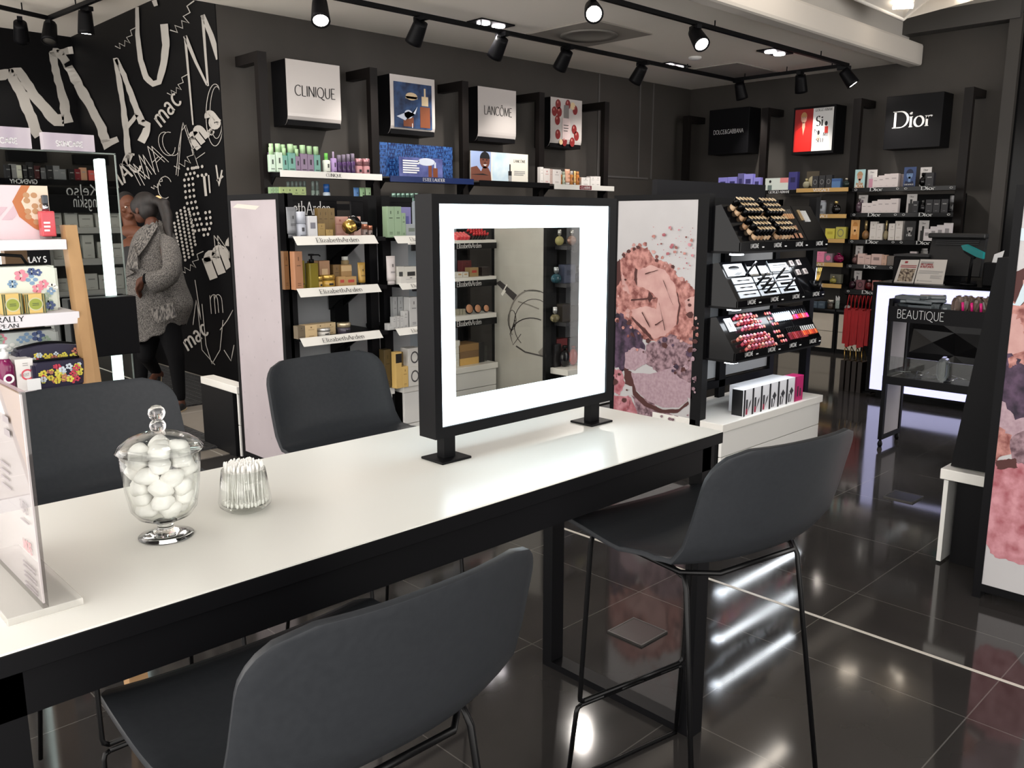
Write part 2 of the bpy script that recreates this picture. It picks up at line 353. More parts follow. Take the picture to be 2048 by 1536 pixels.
# outlined script O, M, arcs
ws(arc(430,230,18,62,0,360,30),1.4); ws(arc(433,225,13,52,0,360,30),1.2); ws(arc(330,375,14,22,60,330,20),1.4)
ws(pc((352,350),(358,290),(366,245),(378,280),(392,318),(410,305)),1.4); ws(pc((356,352),(363,262),(372,250),(386,300),(396,332)),1.2)
ws(pc((404,608),(412,690),(424,728),(440,700),(446,640)),1.4); ws(pc((395,612),(404,700),(430,730)),1.2); ws(pc((440,660),(455,640),(466,620)),1.6); ws(pc((448,700),(462,722),(468,690)),1.6)
ws(pc((390,560),(402,640),(392,600),(386,650)),1.4)
ws(pc((255,692),(262,672),(268,676),(270,660)),3); ws(pc((352,658),(362,642),(372,620)),3)
# dotted letters
for cx,cy,nx,ny in ((358,415,6,14),):
    for j in range(14):
        for i in range(5):
            x=346+i*7.6+j*1.3; y=424+j*7.2-i*5.5+8
            if i in(0,4) and j in(0,1,12,13): continue
            V=[wallpt(x+2.6*math.cos(k*.785),y+3*math.sin(k*.785)) for k in range(8)]; GW.face(V)
def dotline(P,rows=3,dx=8.2,dy=-1.5,step=9):
    for (a,b) in zip(P,P[1:]):
        n=max(1,int(math.hypot(b[0]-a[0],b[1]-a[1])/step))
        for i in range(n):
            for k in range(rows):
                x=a[0]+(b[0]-a[0])*i/n+k*dx-dx; y=a[1]+(b[1]-a[1])*i/n+k*dy
                GW.face([wallpt(x+2.7*math.cos(q*.785),y+3.3*math.sin(q*.785)) for q in range(8)])
dotline(pc((404,352),(396,336),(384,338),(377,360),(380,395),(388,430),(398,462),(406,474))); dotline(pc((416,470),(422,448),(418,414)),2)
ws(pc((408,352),(412,392)),5); ws(pc((417,350),(420,386)),3); ws(pc((432,330),(438,372),(444,340)),3); ws(pc((434,362),(446,352)),4)
o=struct('wall_lettering',GW,mat('wall_lettering_grey',(168,164,158),.6),bpy.data.objects['wall_alcove_side'])
# ---------------- ceiling fittings
def track(p0,p1,label,z=3.075,w=.036):
    a=Vector((p0[0],p0[1],z)); b=Vector((p1[0],p1[1],z)); d=(b-a).normalized(); s=d.cross(Z_)*w/2
    mb=MB().quadbox([a-s,a+s,b+s,b-s],(0,0,.035))
    for t in (.12,.5,.88):
        q=a+(b-a)*t; mb.tube([q+Vector((0,0,.03)),q+Vector((0,0,3.16-z+(.0)))],.006)
    solo('lighting_track',mb,BLK,label,'lighting track')
track((1.2,5.86),(9.42,5.86),'long black lighting track hung nearest the wall of brand signs')
track((4.2,4.46),(9.42,4.46),'black lighting track hung near the dropped ceiling edge')
track((9.4,4.46),(9.4,5.88),'short black lighting track closing the far end of the rectangle')
ALZ=3.30
def track2(a,b,label):
    a=at(*a,z=ALZ); b=at(*b,z=ALZ); d=(b-a).normalized(); s=d.cross(Z_)*.018
    mb=MB().quadbox([a-s,a+s,b+s,b-s],(0,0,.035)); mb.tube([(a+b)/2+Vector((0,0,.03)),(a+b)/2+Vector((0,0,.1))],.006)
    solo('lighting_track',mb,BLK,label,'lighting track')
track2((-10,16),(97,40),'black lighting track before the big white letter M'); track2((96,41),(215,-6),'black lighting track slanting up beside the big white letter A')
SPOTH=MB().lathe([(.0,.075),(.034,.075),(.036,.05),(.042,-.05),(.043,-.072),(.036,-.074),(.034,-.066),(0,-.066)],n=20).mesh('spot_head',BLK)
SPOTL=MB().lathe([(0,-.060),(.034,-.0605),(.034,-.0665),(0,-.0670)],n=20).mesh('spot_lens',mat('spot_lens_lit',(255,250,245),.5,emit=26,ec=(255,243,232)))
SPOTO=MB().lathe([(0,-.060),(.034,-.0605),(.034,-.0665),(0,-.0670)],n=20).mesh('spot_lens',mat('spot_lens_dim',(70,68,64),.3))
SPOTG=MB().box(-.07,.045,-.018,.018,.0,.036).tube([(.02,0,0),(.02,0,-.05)],.012).mesh('spot_gear',BLK)
def spot(loc,aim,label,lit=True,power=60,size=70):
    """track spotlight, or one added out of view, hung at loc, turned to the point aim"""
    loc=Vector(loc); t=thing('track_or_added_spotlight',label,'spotlight',loc,group='black track spotlights')
    d=(Vector(aim)-loc).normalized(); rz=math.atan2(d.y,d.x)
    g=add('gear_box',SPOTG,t); g.rotation_euler=(0,0,rz); g.scale=(1.25,1.25,1)
    q=d.to_track_quat('-Z','Y'); M=Vector((.02*math.cos(rz),.02*math.sin(rz),-.06))
    h=add('lamp_head',SPOTH,t,M+d*.03); h.rotation_euler=q.to_euler(); h.scale=(1.65,1.65,1.3)
    l_=add('lens',SPOTL if lit else SPOTO,t,M+d*.03); l_.rotation_euler=q.to_euler(); l_.scale=(1.65,1.65,1.3)
    if power:
        L=bpy.data.lights.new('spot_beam','SPOT'); L.energy=power; L.spot_size=math.radians(size); L.spot_blend=.9; L.color=(1,.93,.86); L.shadow_soft_size=.03
        lo=bpy.data.objects.new('spot_beam',L); COL.objects.link(lo); lo.parent=t; lo.location=M+d*.14; lo.rotation_euler=q.to_euler()
TZ=3.045
for px,py,Yt,aim,lab,lit,pw in ((640,18,5.86,(3.0,4.7,1.2),'lit track spotlight at the left end of the wall track, above the first white sign',True,60),
  (840,62,5.86,(4.6,6.9,1.6),'dark track spotlight left of the second framed sign',False,60),
  (1002,92,5.86,(5.6,6.9,1.7),'dark track spotlight under the first pair of downlights',False,60),
  (1132,118,5.86,(6.5,6.9,1.7),'dark track spotlight near the picture of red fruit',False,60),
  (1283,148,5.86,(7.6,6.9,1.6),'dark track spotlight before the grey jointed wall',False,50),
  (1185,25,4.46,(2.2,1.4,.9),'lit track spotlight tilted towards the camera, above the square vent',True,60),
  (1392,72,4.46,(5.2,1.9,.4),'lit track spotlight pointing down between vent and fascia',True,70),
  (1478,180,None,(9.9,5.7,1.8),'dark track spotlight above the black sign with small white lettering',False,50),
  (1600,170,None,(9.9,5.1,1.8),'dark track spotlight above the red and white picture sign',False,50),
  (1690,152,None,(9.8,3.5,1.6),'lit track spotlight at the far corner of the track rectangle',True,80)):
    if Yt: p=at(px,py,y=Yt); p=Vector((p.x,Yt,TZ))
    else: p=at(px,py,x=9.4); p=Vector((9.4,p.y,TZ))
    spot(p,aim,lab,lit,pw)
for px,py,aim,lab,lit,pw in ((172,24,(2.9,8.6,1.5),'lit track spotlight left of the big white letter C',True,90),(40,44,(2.9,10.4,2.2),'dark track spotlight above the big white letter M',False,25),(100,48,(2,8,0),'small dark dome fitting beside the track corner',False,0)):
    p=at(px,py,z=ALZ-.03); spot(p,aim,lab,lit,pw)
DLF=MB().box(-.2,.2,-.1,.1,-.012,.0).mesh('bezel',BLK)
DLL=MB().lathe([(0,-.02),(.055,-.018),(.06,-.010),(.06,0),(0,0)],n=20).mesh('lamp',mat('downlight_lit',(255,248,250),.4,emit=22,ec=(255,246,250)))
for i,(px,py,lab) in enumerate(((982,46,'pair of lit downlights beside the wall track, second sign side'),(1347,130,'pair of lit downlights beside the wall track, by the corner'),(1550,103,'pair of lit downlights near the fascia, above the picture sign'),(None,(3.4,4.95),''),(None,(3.2,6.0),''))):
    p=at(px,py,z=3.158) if px else Vector((py[0],py[1],3.158))
    if px:
        t=thing('twin_downlight',lab,'downlight',p,0,'twin recessed downlights')
        add('bezel',DLF,t); add('lamp',DLL,t,(-.09,0,-.006)); add('lamp',DLL,t,(.09,0,-.006))
    else: t=thing('twin_downlight','recessed pair of downlights over the far side of the table',"downlight",p,0,'twin recessed downlights'); add('bezel',DLF,t); add('lamp',DLL,t,(-.09,0,-.006)); add('lamp',DLL,t,(.09,0,-.006))
    L=bpy.data.lights.new('downlight_beam','SPOT'); L.energy=45; L.spot_size=math.radians(130); L.spot_blend=.8; L.color=(1,.95,.9); L.shadow_soft_size=.08
    lo=bpy.data.objects.new('downlight_beam',L); COL.objects.link(lo); lo.parent=t; lo.location=(0,0,-.05)
VG=mat('vent_grey',(150,144,136),.6); VG2=mat('vent_inner',(120,116,110),.6)
p=at(1178,67,z=3.16); t=thing('ceiling_vent','square ceiling vent with a round diffuser','vent',(p.x,p.y,3.16))
part('plate',MB().box(-.42,.42,-.42,.42,-.012,0),VG,t); part('diffuser',MB().lathe([(.27,-.013),(.27,-.03),(.2,-.02),(.19,-.014),(0,-.014)],n=36),VG2,t)
p=at(1480,142,z=3.16); solo('ceiling_vent',MB().box(-.55,.5,-.3,.3,-.012,0),mat('vent_mesh',(150,145,138),.7),'flat grey rectangular ceiling grille near the far corner','vent',(p.x,p.y,3.16))
p=at(1390,114,z=3.16); solo('smoke_detector',MB().lathe([(.07,0),(.07,-.015),(.04,-.03),(0,-.03)]),WHM,'small white ceiling detector between the vents','detector',(p.x,p.y,3.16))
# faceted light feature in the raised ceiling
t=thing('ceiling_light','large faceted white ceiling light with lit bars in the raised ceiling','ceiling light',(0,0,0))
fz=3.6; A=at(1700,-8,z=3.52); B_=at(1806,39,z=3.36); D_=at(2060,-30,z=3.52); E_=at(1870,-12,z=3.6)
FM=mat('facet_white',(214,210,204),.5); LB=mat('lit_bar',(255,248,236),.4,emit=12,ec=(255,240,220))
part('facet',MB().face([A,B_,Vector((B_.x-.8,B_.y-.6,3.61)),Vector((A.x,A.y-.5,3.61))]),FM,t); part('facet',MB().face([B_,E_,Vector((B_.x-.8,B_.y-.6,3.61))]),FM,t); part('facet',MB().face([B_,D_,E_]),FM,t)
part('facet_edge',MB().tube([A,B_,E_],.02,6),FM,t)
a=at(1786,14,z=3.42); b=at(1826,12,z=3.42); part('light_bar',MB().tube([a,b],.022,8),LB,t); a=at(1905,3,z=3.5); b=at(1932,-8,z=3.5); part('light_bar',MB().tube([a,b],.02,8),LB,t)
for r,(yy,x0,x1) in enumerate(((3.5,5.8,7.1),(3.2,5.3,6.5),(2.9,4.8,5.9))):
    t=thing('linear_ceiling_light','linear ceiling light of four lit segments in the raised ceiling','ceiling light',(0,0,0),0,'linear ceiling lights'); 
    part('housing',MB().box(x0-.05,x1+.05,yy-.05,yy+.05,3.585,3.62),FM,t)
    for k in range(4):
        w=(x1-x0)/4; part('lit_segment',MB().box(x0+k*w+.03,x0+(k+1)*w-.03,yy-.03,yy+.03,3.57,3.586),LB,t)
    L=bpy.data.lights.new('linear_glow','AREA'); L.shape='RECTANGLE'; L.size=x1-x0; L.size_y=.2; L.energy=2; L.color=(1,.96,.92)
    lo=bpy.data.objects.new('linear_glow',L); COL.objects.link(lo); lo.parent=t; lo.location=((x0+x1)/2,yy,3.55)
for (xx,yy) in ((1.0,1.2),(0.0,-1.2),(3.6,-1.0)):
    t=thing('square_ceiling_light','square ceiling light in the raised ceiling over the make-up table','ceiling light',(xx,yy,3.62),0,'square ceiling lights')
    part('bezel',MB().box(-.3,.3,-.3,.3,-.03,0),FM,t); part('diffuser',MB().box(-.26,.26,-.26,.26,-.036,-.03),mat('soft_diffuser',(255,250,242),.5,emit=3,ec=(255,244,230)),t)
    L=bpy.data.lights.new('square_glow','AREA'); L.size=.5; L.energy=4; L.color=(1,.95,.88)
    lo=bpy.data.objects.new('square_glow',L); COL.objects.link(lo); lo.parent=t; lo.location=(0,0,-.05)

# spotlights added out of view, off any track, to brighten posters and displays
for loc,aim,lab,pw,sz in (((.5,3.3,3.56),(2.34,4.5,.9),'unseen added spotlight over the near floor aimed at the dotted poster',50,50),((1.6,2.6,3.56),(4.0,2.9,.8),'unseen added spotlight over the table aimed at the tall powder poster',70,50),
   ((2.6,.4,3.56),(4.5,2.4,.5),'unseen added spotlight over the open floor aimed at the make-up island',110,60),((1.6,-.6,3.56),(3.47,.65,.8),'unseen added spotlight near the camera aimed at the powder poster on the right',60,55),
   ((1.5,2.9,3.56),(2.8,4.2,1.0),'unseen added spotlight over the table aimed at the white-labelled shelves',110,60),((3.6,2.3,3.56),(5.0,4.5,.9),'unseen added spotlight over the open floor aimed at the perfume island',90,60),((.2,1.6,3.56),(.9,2.9,1.2),'unseen added spotlight over the left table end aimed at the ladder shelf',70,60),
   ((.6,4.46,3.02),(2.6,6.4,1.2),'unseen added spotlight on the wall side aimed at the women',45,50),((1.8,5.0,3.02),(3.36,7.6,1.4),'unseen added spotlight on the wall side aimed at the lettered wall',130,60)):
    spot(loc,aim,lab,True,pw*.7,sz)
# ================= MAKE-UP TABLE
TT=.892
t=thing('makeup_table','long white-topped make-up table on a black steel sled frame','table',(.15,1.197,0))
def tb(x0,x1,y0,y1,z0,z1,b=0): return MB().box(x0-.15,x1-.15,y0-1.197,y1-1.197,z0,z1,b)
part('table_top',tb(.152,1.949,1.199,1.812,TT-.003,TT),mat('white_table_laminate',(232,231,224),.28,spec=.5),t)
part('edge_band',tb(.15,1.951,1.197,1.814,TT-.033,TT-.003,.001),BLK,t)
part('apron',tb(.165,1.925,1.215,1.24,TT-.105,TT-.033),BLK,t); part('apron',tb(.165,1.925,1.772,1.797,TT-.105,TT-.033),BLK,t)
part('apron',tb(.165,.19,1.24,1.772,TT-.105,TT-.033),BLK,t); part('apron',tb(1.90,1.925,1.24,1.772,TT-.105,TT-.033),BLK,t)
for x0 in (.205,1.885):
    for y0 in (1.215,1.757): part('leg',tb(x0,x0+.055,y0,y0+.04,0,TT-.033),BLK,t)
    part('sled_bar',tb(x0,x0+.055,1.255,1.757,0,.022),BLK,t)
# ---- lit mirror frame
t=thing('vanity_mirror','square black-framed vanity mirror with a glowing white border on the white table','mirror',(1.51,1.51,TT))
def mb_(x0,x1,y0,y1,z0,z1,b=0): return MB().box(x0-1.51,x1-1.51,y0-1.51,y1-1.51,z0-TT,z1-TT,b)
fr=mb_(1.193,1.214,1.48,1.54,.952,1.504); 
for a in ((1.80,1.827,1.48,1.54,.952,1.504),(1.214,1.80,1.48,1.54,.952,.978),(1.214,1.80,1.48,1.54,1.483,1.504)): fr.box(a[0]-1.51,a[1]-1.51,a[2]-1.51,a[3]-1.51,a[4]-TT,a[5]-TT)
part('frame',fr,BLK,t)
lp=MB()
for a in ((1.214,1.26,.978,1.483),(1.737,1.80,.978,1.483),(1.26,1.737,.978,1.03),(1.26,1.737,1.429,1.483)): lp.box(a[0]-1.51,a[1]-1.51,-.024,.02,a[2]-TT,a[3]-TT)
part('lit_border',lp,mat('mirror_led',(235,248,255),.4,emit=3.2,ec=(222,243,255)),t)
part('glass_pane',MB().face([(-.25,-.0235,1.03-TT),(.227,-.0235,1.03-TT),(.227,-.0235,1.429-TT),(-.25,-.0235,1.429-TT)]),thin_glass('pane_glass',(240,241,236),1.0),t)
for x in (1.248,1.775):
    part('foot',MB().box(x-1.51-.045,x-1.51+.045,-.04,.04,0,.006,.002),BLK,t); part('post',MB().box(x-1.51-.017,x-1.51+.017,-.013,.013,.006,.06),BLK,t)
for (yy,ry) in ((1.47,0),(1.55,1)):
    L=bpy.data.lights.new('mirror_glow','AREA'); L.shape='SQUARE'; L.size=.5; L.energy=1.2; L.color=(.88,.95,1)
# ---- glass jar of cotton balls
t=thing('apothecary_jar','footed glass jar with a lid full of cotton balls on the white table','jar',(.564,1.471,TT))
JG=mat('jar_glass',(255,255,255),.0,trans=1,ior=1.45)
pr_=[(0,0),(.045,0),(.047,.002),(.03,.007),(.014,.013),(.012,.024),(.022,.03),(.045,.04),(.056,.055),(.062,.09),(.066,.13),(.068,.158),(.066,.158),(.0635,.13),(.0595,.09),(.053,.056),(.042,.043),(.02,.034),(0,.033)]
part('bowl',MB().lathe(pr_,n=40),thin_glass('jar_thin_glass',(253,254,253),1.3),t)
part('foot',MB().lathe([(0,.0005),(.044,.0005),(.047,.003),(.03,.008),(.015,.014),(.013,.024),(.02,.029),(0,.031)],n=32),JG,t)
ld=part('lid',MB().lathe([(.072,.159),(.0735,.162),(.066,.172),(.05,.183),(.028,.191),(.010,.194),(.008,.193),(.028,.1895),(.049,.181),(.064,.171),(.070,.162)],n=40),thin_glass('jar_lid_glass',(253,254,253),1.5),t)
part('finial',MB().lathe([(.0,.19),(.009,.192),(.013,.198),(.014,.205),(.011,.211),(.0085,.214),(.0125,.219),(.0145,.226),(.013,.233),(.007,.239),(0,.2405)],n=24),JG,ld)
CB=noise_mat('cotton',(244,242,238),(252,250,247),60,.95,4,.3,.7,bump=.25)
cotton=[]
random.seed(3)
lay=[(.058,.030,4),(.078,.037,5),(.099,.041,6),(.121,.042,6),(.143,.043,6),(.16,.033,4)]
for zi,(z,R0,n) in enumerate(lay):
    for k in range(n+1):
        a=6.283*k/n+zi*.55; rr=R0-.002 if k<n else 0
        cotton.append((rr*math.cos(a),rr*math.sin(a),z+random.uniform(-.004,.004)))
def cotton_mesh(s):
    b=MB(); b.ell((0,0,0),(.021,.017,.0155),14,10)
    for v in b.b.verts:
        d=1+.10*math.sin(v.co.x*230+s)*math.cos(v.co.y*210+s*2)+.07*math.sin(v.co.z*300+s*3); v.co*=d
    return b.mesh('cotton_ball',CB)
CM=[cotton_mesh(s) for s in (0,1.3,2.9)]
for i,(x,y,z) in enumerate(cotton):
    o=add('cotton_ball',CM[i%3],None,(.564+x,1.471+y,TT+z)); o.rotation_euler=(random.uniform(-.5,.5),random.uniform(-.4,.4),random.uniform(0,6))
    tag(o,'white cotton ball inside the footed glass jar','cotton ball','cotton balls in the glass jar')
# ---- tumbler of cotton swabs
cx,cy=.732,1.501
solo('glass_tumbler',MB().lathe([(0,0),(.028,0),(.037,.004),(.049,.014),(.050,.02),(.046,.05),(.041,.084),(.0395,.084),(.0445,.05),(.0475,.022),(.045,.017),(.03,.013),(0,.012)],n=40),thin_glass('tumbler_glass',(252,253,252),1.4),'small glass tumbler full of cotton swabs on the white table','tumbler',(cx,cy,TT))
SW=MB().tube([(0,0,0),(0,0,.066)],.0011,6).lathe([(0,.062),(.0022,.064),(.0027,.069),(.0018,.075),(0,.0765)],n=8).lathe([(0,-.008),(.0022,-.006),(.0026,-.001),(0,.004)],n=8).mesh('cotton_swab',mat('swab_white',(243,242,238),.8))
for i in range(95):
    a=i*2.39996; r0=.0385*math.sqrt((i+.5)/95); r1=min(.036,r0*.92+.001)
    p0=Vector((cx+r0*math.cos(a),cy+r0*math.sin(a),TT+.022)); b2=a+random.uniform(-.25,.25); p1=Vector((cx+r1*math.cos(b2),cy+r1*math.sin(b2),TT+.086+random.uniform(-.004,.004)))
    o=add('cotton_swab',SW,None,p0); o.rotation_euler=(p1-p0).to_track_quat('Z','Y').to_euler()
    tag(o,'white cotton swab standing in the small glass tumbler','cotton swab','cotton swabs in the tumbler')
# ---- acrylic price sign
t=thing('acrylic_sign','clear acrylic T-shaped price sign at the near end of the white table','sign',(.313,1.28,TT))
part('base',MB().box(-.05,.05,0,.30,0,.011,.001),mat('acrylic_solid',(232,230,224),.08,alpha=.5),t)
AG=thin_glass('acrylic_pane',(226,224,224),1.2)
part('panel',MB().box(-.004,.004,.001,.30,.011,.327),AG,t)
pp=MB().box(-.0012,.0012,.008,.295,.016,.322)
part('price_sheet',pp,mat('price_sheet_paper',(236,231,231),.6,alpha=.8),t)
tx=MB()
def sgn(s,y,z,w,h,m): tx.m(m).polys(letters(s,w,'sans',h,thick=.16),(-.0046,y,z),(0,-1,0),(0,0,1))
sgn('MANICURES',.045,.085,.042,.016,0); sgn('FACIALS',.042,.145,.034,.016,1)
for k in range(3): tx.m(1).polys(bars(-.03,.03,0,2,.0025,.006),(-.0046,.05,.06-k*.016),(0,-1,0),(0,0,1))
tx.m(1).polys(bars(-.05,.0,0,4,.003,.012),(-.0046,.10,.2),(0,-1,0),(0,0,1)); tx.m(1).polys(bars(-.03,.0,0,2,.01,.02),(-.0046,.07,.27),(0,-1,0),(0,0,1))
tx.m(1).polys(bars(-.02,.02,0,1,.0025,.006),(-.0046,.045,.13),(0,-1,0),(0,0,1))
part('price_text',tx,[mat('faded_pink_print',(176,120,124),.6),mat('faded_grey_print',(128,120,122),.6)],t)
# ================= STOOLS
SHM=noise_mat('stool_plastic',(40,42,45),(43,45,48),90,.42,2,.35,.65)
LEGM=mat('stool_wire',(9,9,10),.3,spec=.25)
SHM.node_tree.nodes['Principled BSDF'].inputs['Specular IOR Level'].default_value=.22
def make_stool():
    t=thing('bar_stool','','bar stool')
    prof=[(.243,.722),(.236,.736),(.20,.745),(.12,.742),(.03,.735),(-.06,.731),(-.13,.735),(-.185,.755),(-.218,.80),(-.238,.86),(-.254,.92),(-.268,.97),(-.278,1.012)]
    # resample by length
    Pf=[]; 
    for a,b in zip(prof,prof[1:]):
        for k in range(3): Pf.append((a[0]+(b[0]-a[0])*k/3,a[1]+(b[1]-a[1])*k/3))
    Pf.append(prof[-1]); Ls=[0]
    for a,b in zip(Pf,Pf[1:]): Ls.append(Ls[-1]+math.hypot(b[0]-a[0],b[1]-a[1]))
    T=Ls[-1]; bm=MB(); nu=20; rows=[]
    for (y,z),s in zip(Pf,Ls):
        q=s/T; w=.236+.012*math.sin(min(1,q/.6)*math.pi)-(.0 if q<.6 else .012*(q-.6)/.4)
        r=.075; d=T-s; ins=0
        if d<r: ins=r-math.sqrt(max(0,r*r-(r-d)**2))
        r2=.05
        if s<r2: ins=r2-math.sqrt(max(0,r2*r2-(r2-s)**2))
        w0=w; w-=ins*.98
        row=[]
        for i in range(nu+1):
            u=-1+2*i/nu; x=w*u; c=abs(x/w0)**2.4
            bend=max(0,min(1,(q-.35)/.3)); yy=y+c*.045*bend; zz=z+c*(.012*(1-bend)+.02*math.sin(bend*math.pi))
            row.append(bm.b.verts.new((x,yy,zz)))
        rows.append(row)
    for a,b in zip(rows,rows[1:]):
        for i in range(nu): bm.b.faces.new([a[i],a[i+1],b[i+1],b[i]]).smooth=True
    o=part('seat_shell',bm,SHM,t); m=o.modifiers.new('thick','SOLIDIFY'); m.thickness=.011; m.offset=-1
    m=o.modifiers.new('edge','BEVEL'); m.width=.004; m.segments=2; m.limit_method='ANGLE'; m.angle_limit=.9
    R=.0062
    part('seat_rail',MB().tube([(-.175,.165,.706),(-.178,.0,.712),(-.178,-.12,.712),(-.12,-.175,.715),(.12,-.175,.715),(.178,-.12,.712),(.178,0,.712),(.175,.165,.706)],R),LEGM,t)
    for s in (-1,1):
        part('leg',MB().tube([(s*.174,.05,.712),(s*.175,.155,.710),(s*.1755,.175,.70),(s*.177,.18,.68),(s*.183,.205,.262),(s*.181,.207,.25),(s*.17,.208,.243)],R).tube([(s*.17,.214,.230),(s*.182,.214,.226),(s*.186,.215,.214),(s*.196,.235,.012)],R),LEGM,t)
        part('leg',MB().tube([(s*.16,-.05,.712),(s*.178,-.13,.705),(s*.182,-.142,.68),(s*.215,-.235,.006)],R),LEGM,t)
    part('footrest',MB().tube([(-.172,.208,.243),(.172,.208,.243)],R).tube([(-.172,.214,.230),(.172,.214,.230)],R).box(-.1,-.04,.205,.217,.231,.243).box(.04,.1,.205,.217,.231,.243),LEGM,t)
    part('floor_bar',MB().tube([(-.196,.235,.0065),(-.18,.236,.0065),(.18,.236,.0065),(.196,.235,.0065)],R),LEGM,t)
    return t
ST=make_stool()
for i,(x,y,rz,lab) in enumerate(((.605,1.045,0,'dark grey bar stool with wire legs nearest the camera, seen from behind'),
   (1.64,1.06,-.175,'dark grey bar stool turned slightly, at the right end of the white table'),
   (1.49,2.155,math.pi+.06,'dark grey bar stool on the far side of the table, behind the glowing mirror frame'),
   (.745,2.155,math.pi,'dark grey bar stool on the far side of the table, behind the glass jar'))):
    o=ST if i==0 else copy_tree(ST)
    o.location=(x,y,0); o.rotation_euler=(0,0,rz); tag(o,lab,'bar stool','bar stools at the white table')
# floor sockets
for (P,lab) in ((((2.216,1.772),(2.345,1.787),(2.365,1.649),(2.208,1.634)),'square metal floor socket under the table end, behind the stool legs'),(((4.455,1.722),(4.589,1.71),(4.558,1.598),(4.407,1.599)),'square metal floor socket on the open floor before the display stand')):
    cxx=sum(p[0] for p in P)/4; cyy=sum(p[1] for p in P)/4; t=thing('floor_socket',lab,'floor socket',(cxx,cyy,0))
    part('lid',MB().box(-.07,.07,-.07,.07,0,.006),mat('socket_lid',(40,39,39),.25),t); part('rim',MB().box(-.076,.076,-.076,-.07,0,.007).box(-.076,.076,.07,.076,0,.007).box(-.076,-.07,-.07,.07,0,.007).box(.07,.076,-.07,.07,0,.007),mat('socket_rim',(70,68,66),.35,.4),t)
# ================= PRODUCTS
class Pl:   # a display plane: items stand with their fronts on it
    def __init__(s,ax,v,rz=None): s.ax=ax; s.v=v; s.rz=(0 if ax=='y' else -math.pi/2) if rz is None else rz
    def pt(s,px,py): return at(px,py,**{s.ax:s.v})
    def slot(s,xl,xr,yt,z0,yb=None):
        ym=yt; a=s.pt(xl,ym); b=s.pt(xr,ym); m=s.pt((xl+xr)/2,yt)
        if s.ax=='y': return Vector(((a.x+b.x)/2,s.v,z0)),abs(b.x-a.x),m.z-z0
        return Vector((s.v,(a.y+b.y)/2,z0)),abs(a.y-b.y),m.z-z0
MC={}
def carton_mesh(w,h,d,col,mark,mk):
    k=('ct',round(w,3),round(h,3),round(d,3),col,mark,mk)
    if k not in MC:
        b=MB().box(-w/2,w/2,0,d,0,h,min(.0015,w*.03)); b.mi=1
        o=(0,-.0006,0); r=(1,0,0); u=(0,0,1)
        if mk=='std': b.polys([rect(-w*.06,w*.06,h*.76,h*.86)]+bars(-w*.25,w*.25,h*.62,1,h*.025,.01)+bars(-w*.22,w*.22,h*.16,2,h*.018,h*.05),o,r,u)
        elif mk=='name': b.polys(bars(-w*.28,w*.28,h*.62,1,h*.07,.01)+bars(-w*.15,w*.15,h*.12,1,h*.02,.01),o,r,u)
        elif mk=='block': b.polys([rect(-w*.28,w*.28,h*.42,h*.7)],o,r,u)
        elif mk=='band': b.polys([rect(-w*.5,w*.5,h*.7,h*.95)],o,r,u)
        elif mk=='ring': b.polys([[ (x*.8,y) for x,y in q] for q in stroke(arc(0,h*.5,w*.34,w*.34,0,360,24),lambda a,c:w*.1)],o,r,u)
        elif mk=='flower': b.polys([disc(0,h*.5,w*.3,h*.3),],o,r,u)
        MC[k]=b.mesh('carton',[C(*col,.4),C(*mark,.5)])
    return MC[k]
def bottle_parts(w,h,col,cap,capf,shape,capw,d,glass=False):
    k=('bt',round(w,3),round(h,3),col,cap,capf,shape,capw,d,glass)
    if k not in MC:
        hb=h*(1-capf); r=w/2; bm=C(*col,.18 if not glass else .08,**({'trans':.35} if glass else {})); b=MB()
        if shape=='round': b.lathe([(0,0),(r*.92,0),(r,r*.1),(r,hb-r*.25),(r*.8,hb-.001),(0,hb)],(0,r,0),20)
        else: b.box(-r,r,0,d,0,hb,min(w,d)*.12)
        b.m(1)
        if shape=='round': pass
        b.polys([rect(-r*.25,r*.25,hb*.45,hb*.72),rect(-r*.6,r*.6,hb*.16,hb*.2)],(0,-.001 if shape!='round' else -.0012,0),(1,0,0),(0,0,1))
        me=b.mesh('body',[bm,C(*[max(0,int(v*.35)) for v in col],.4)])
        yc=r if shape=='round' else d/2
        c=MB().lathe([(0,hb-.001),(r*capw,hb-.001),(r*capw,h-.002),(r*capw*.9,h),(0,h)],(0,yc,0),18).mesh('cap',C(*cap,.25))
        MC[k]=(me,c)
    return MC[k]
def tube_parts(w,h,col,cap,d):
    k=('tu',round(w,3),round(h,3),col,cap)
    if k not in MC:
        r=w/2; ch=h*.14; b=MB(); rings=[]
        for i in range(7):
            q=i/6; rx=r*(.86+.14*q); ry=r*.62*(1-q)**.7+.002; z=ch+q*(h-ch)
            rings.append([b.b.verts.new((rx*math.cos(6.283*j/16),r*.62+ry*math.sin(6.283*j/16),z)) for j in range(16)])
        for a,c in zip(rings,rings[1:]):
            for j in range(16): b.b.faces.new([a[j],a[(j+1)%16],c[(j+1)%16],c[j]]).smooth=True
        b.b.faces.new(rings[-1]); b.b.faces.new(rings[0][::-1])
        b.m(1).polys([rect(-r*.12,r*.12,h*.62,h*.72)]+bars(-r*.5,r*.5,h*.45,2,h*.015,h*.04),(0,-.001,0),(1,0,0),(0,0.0,1))
        me=b.mesh('body',[C(*col,.3),C(*[max(0,int(v*.4)) for v in col],.4)])
        c=MB().lathe([(0,0),(r*.72,0),(r*.74,ch),(0,ch+.001)],(0,r*.62,0),18,sy=.8).mesh('cap',C(*cap,.25))
        MC[k]=(me,c)
    return MC[k]
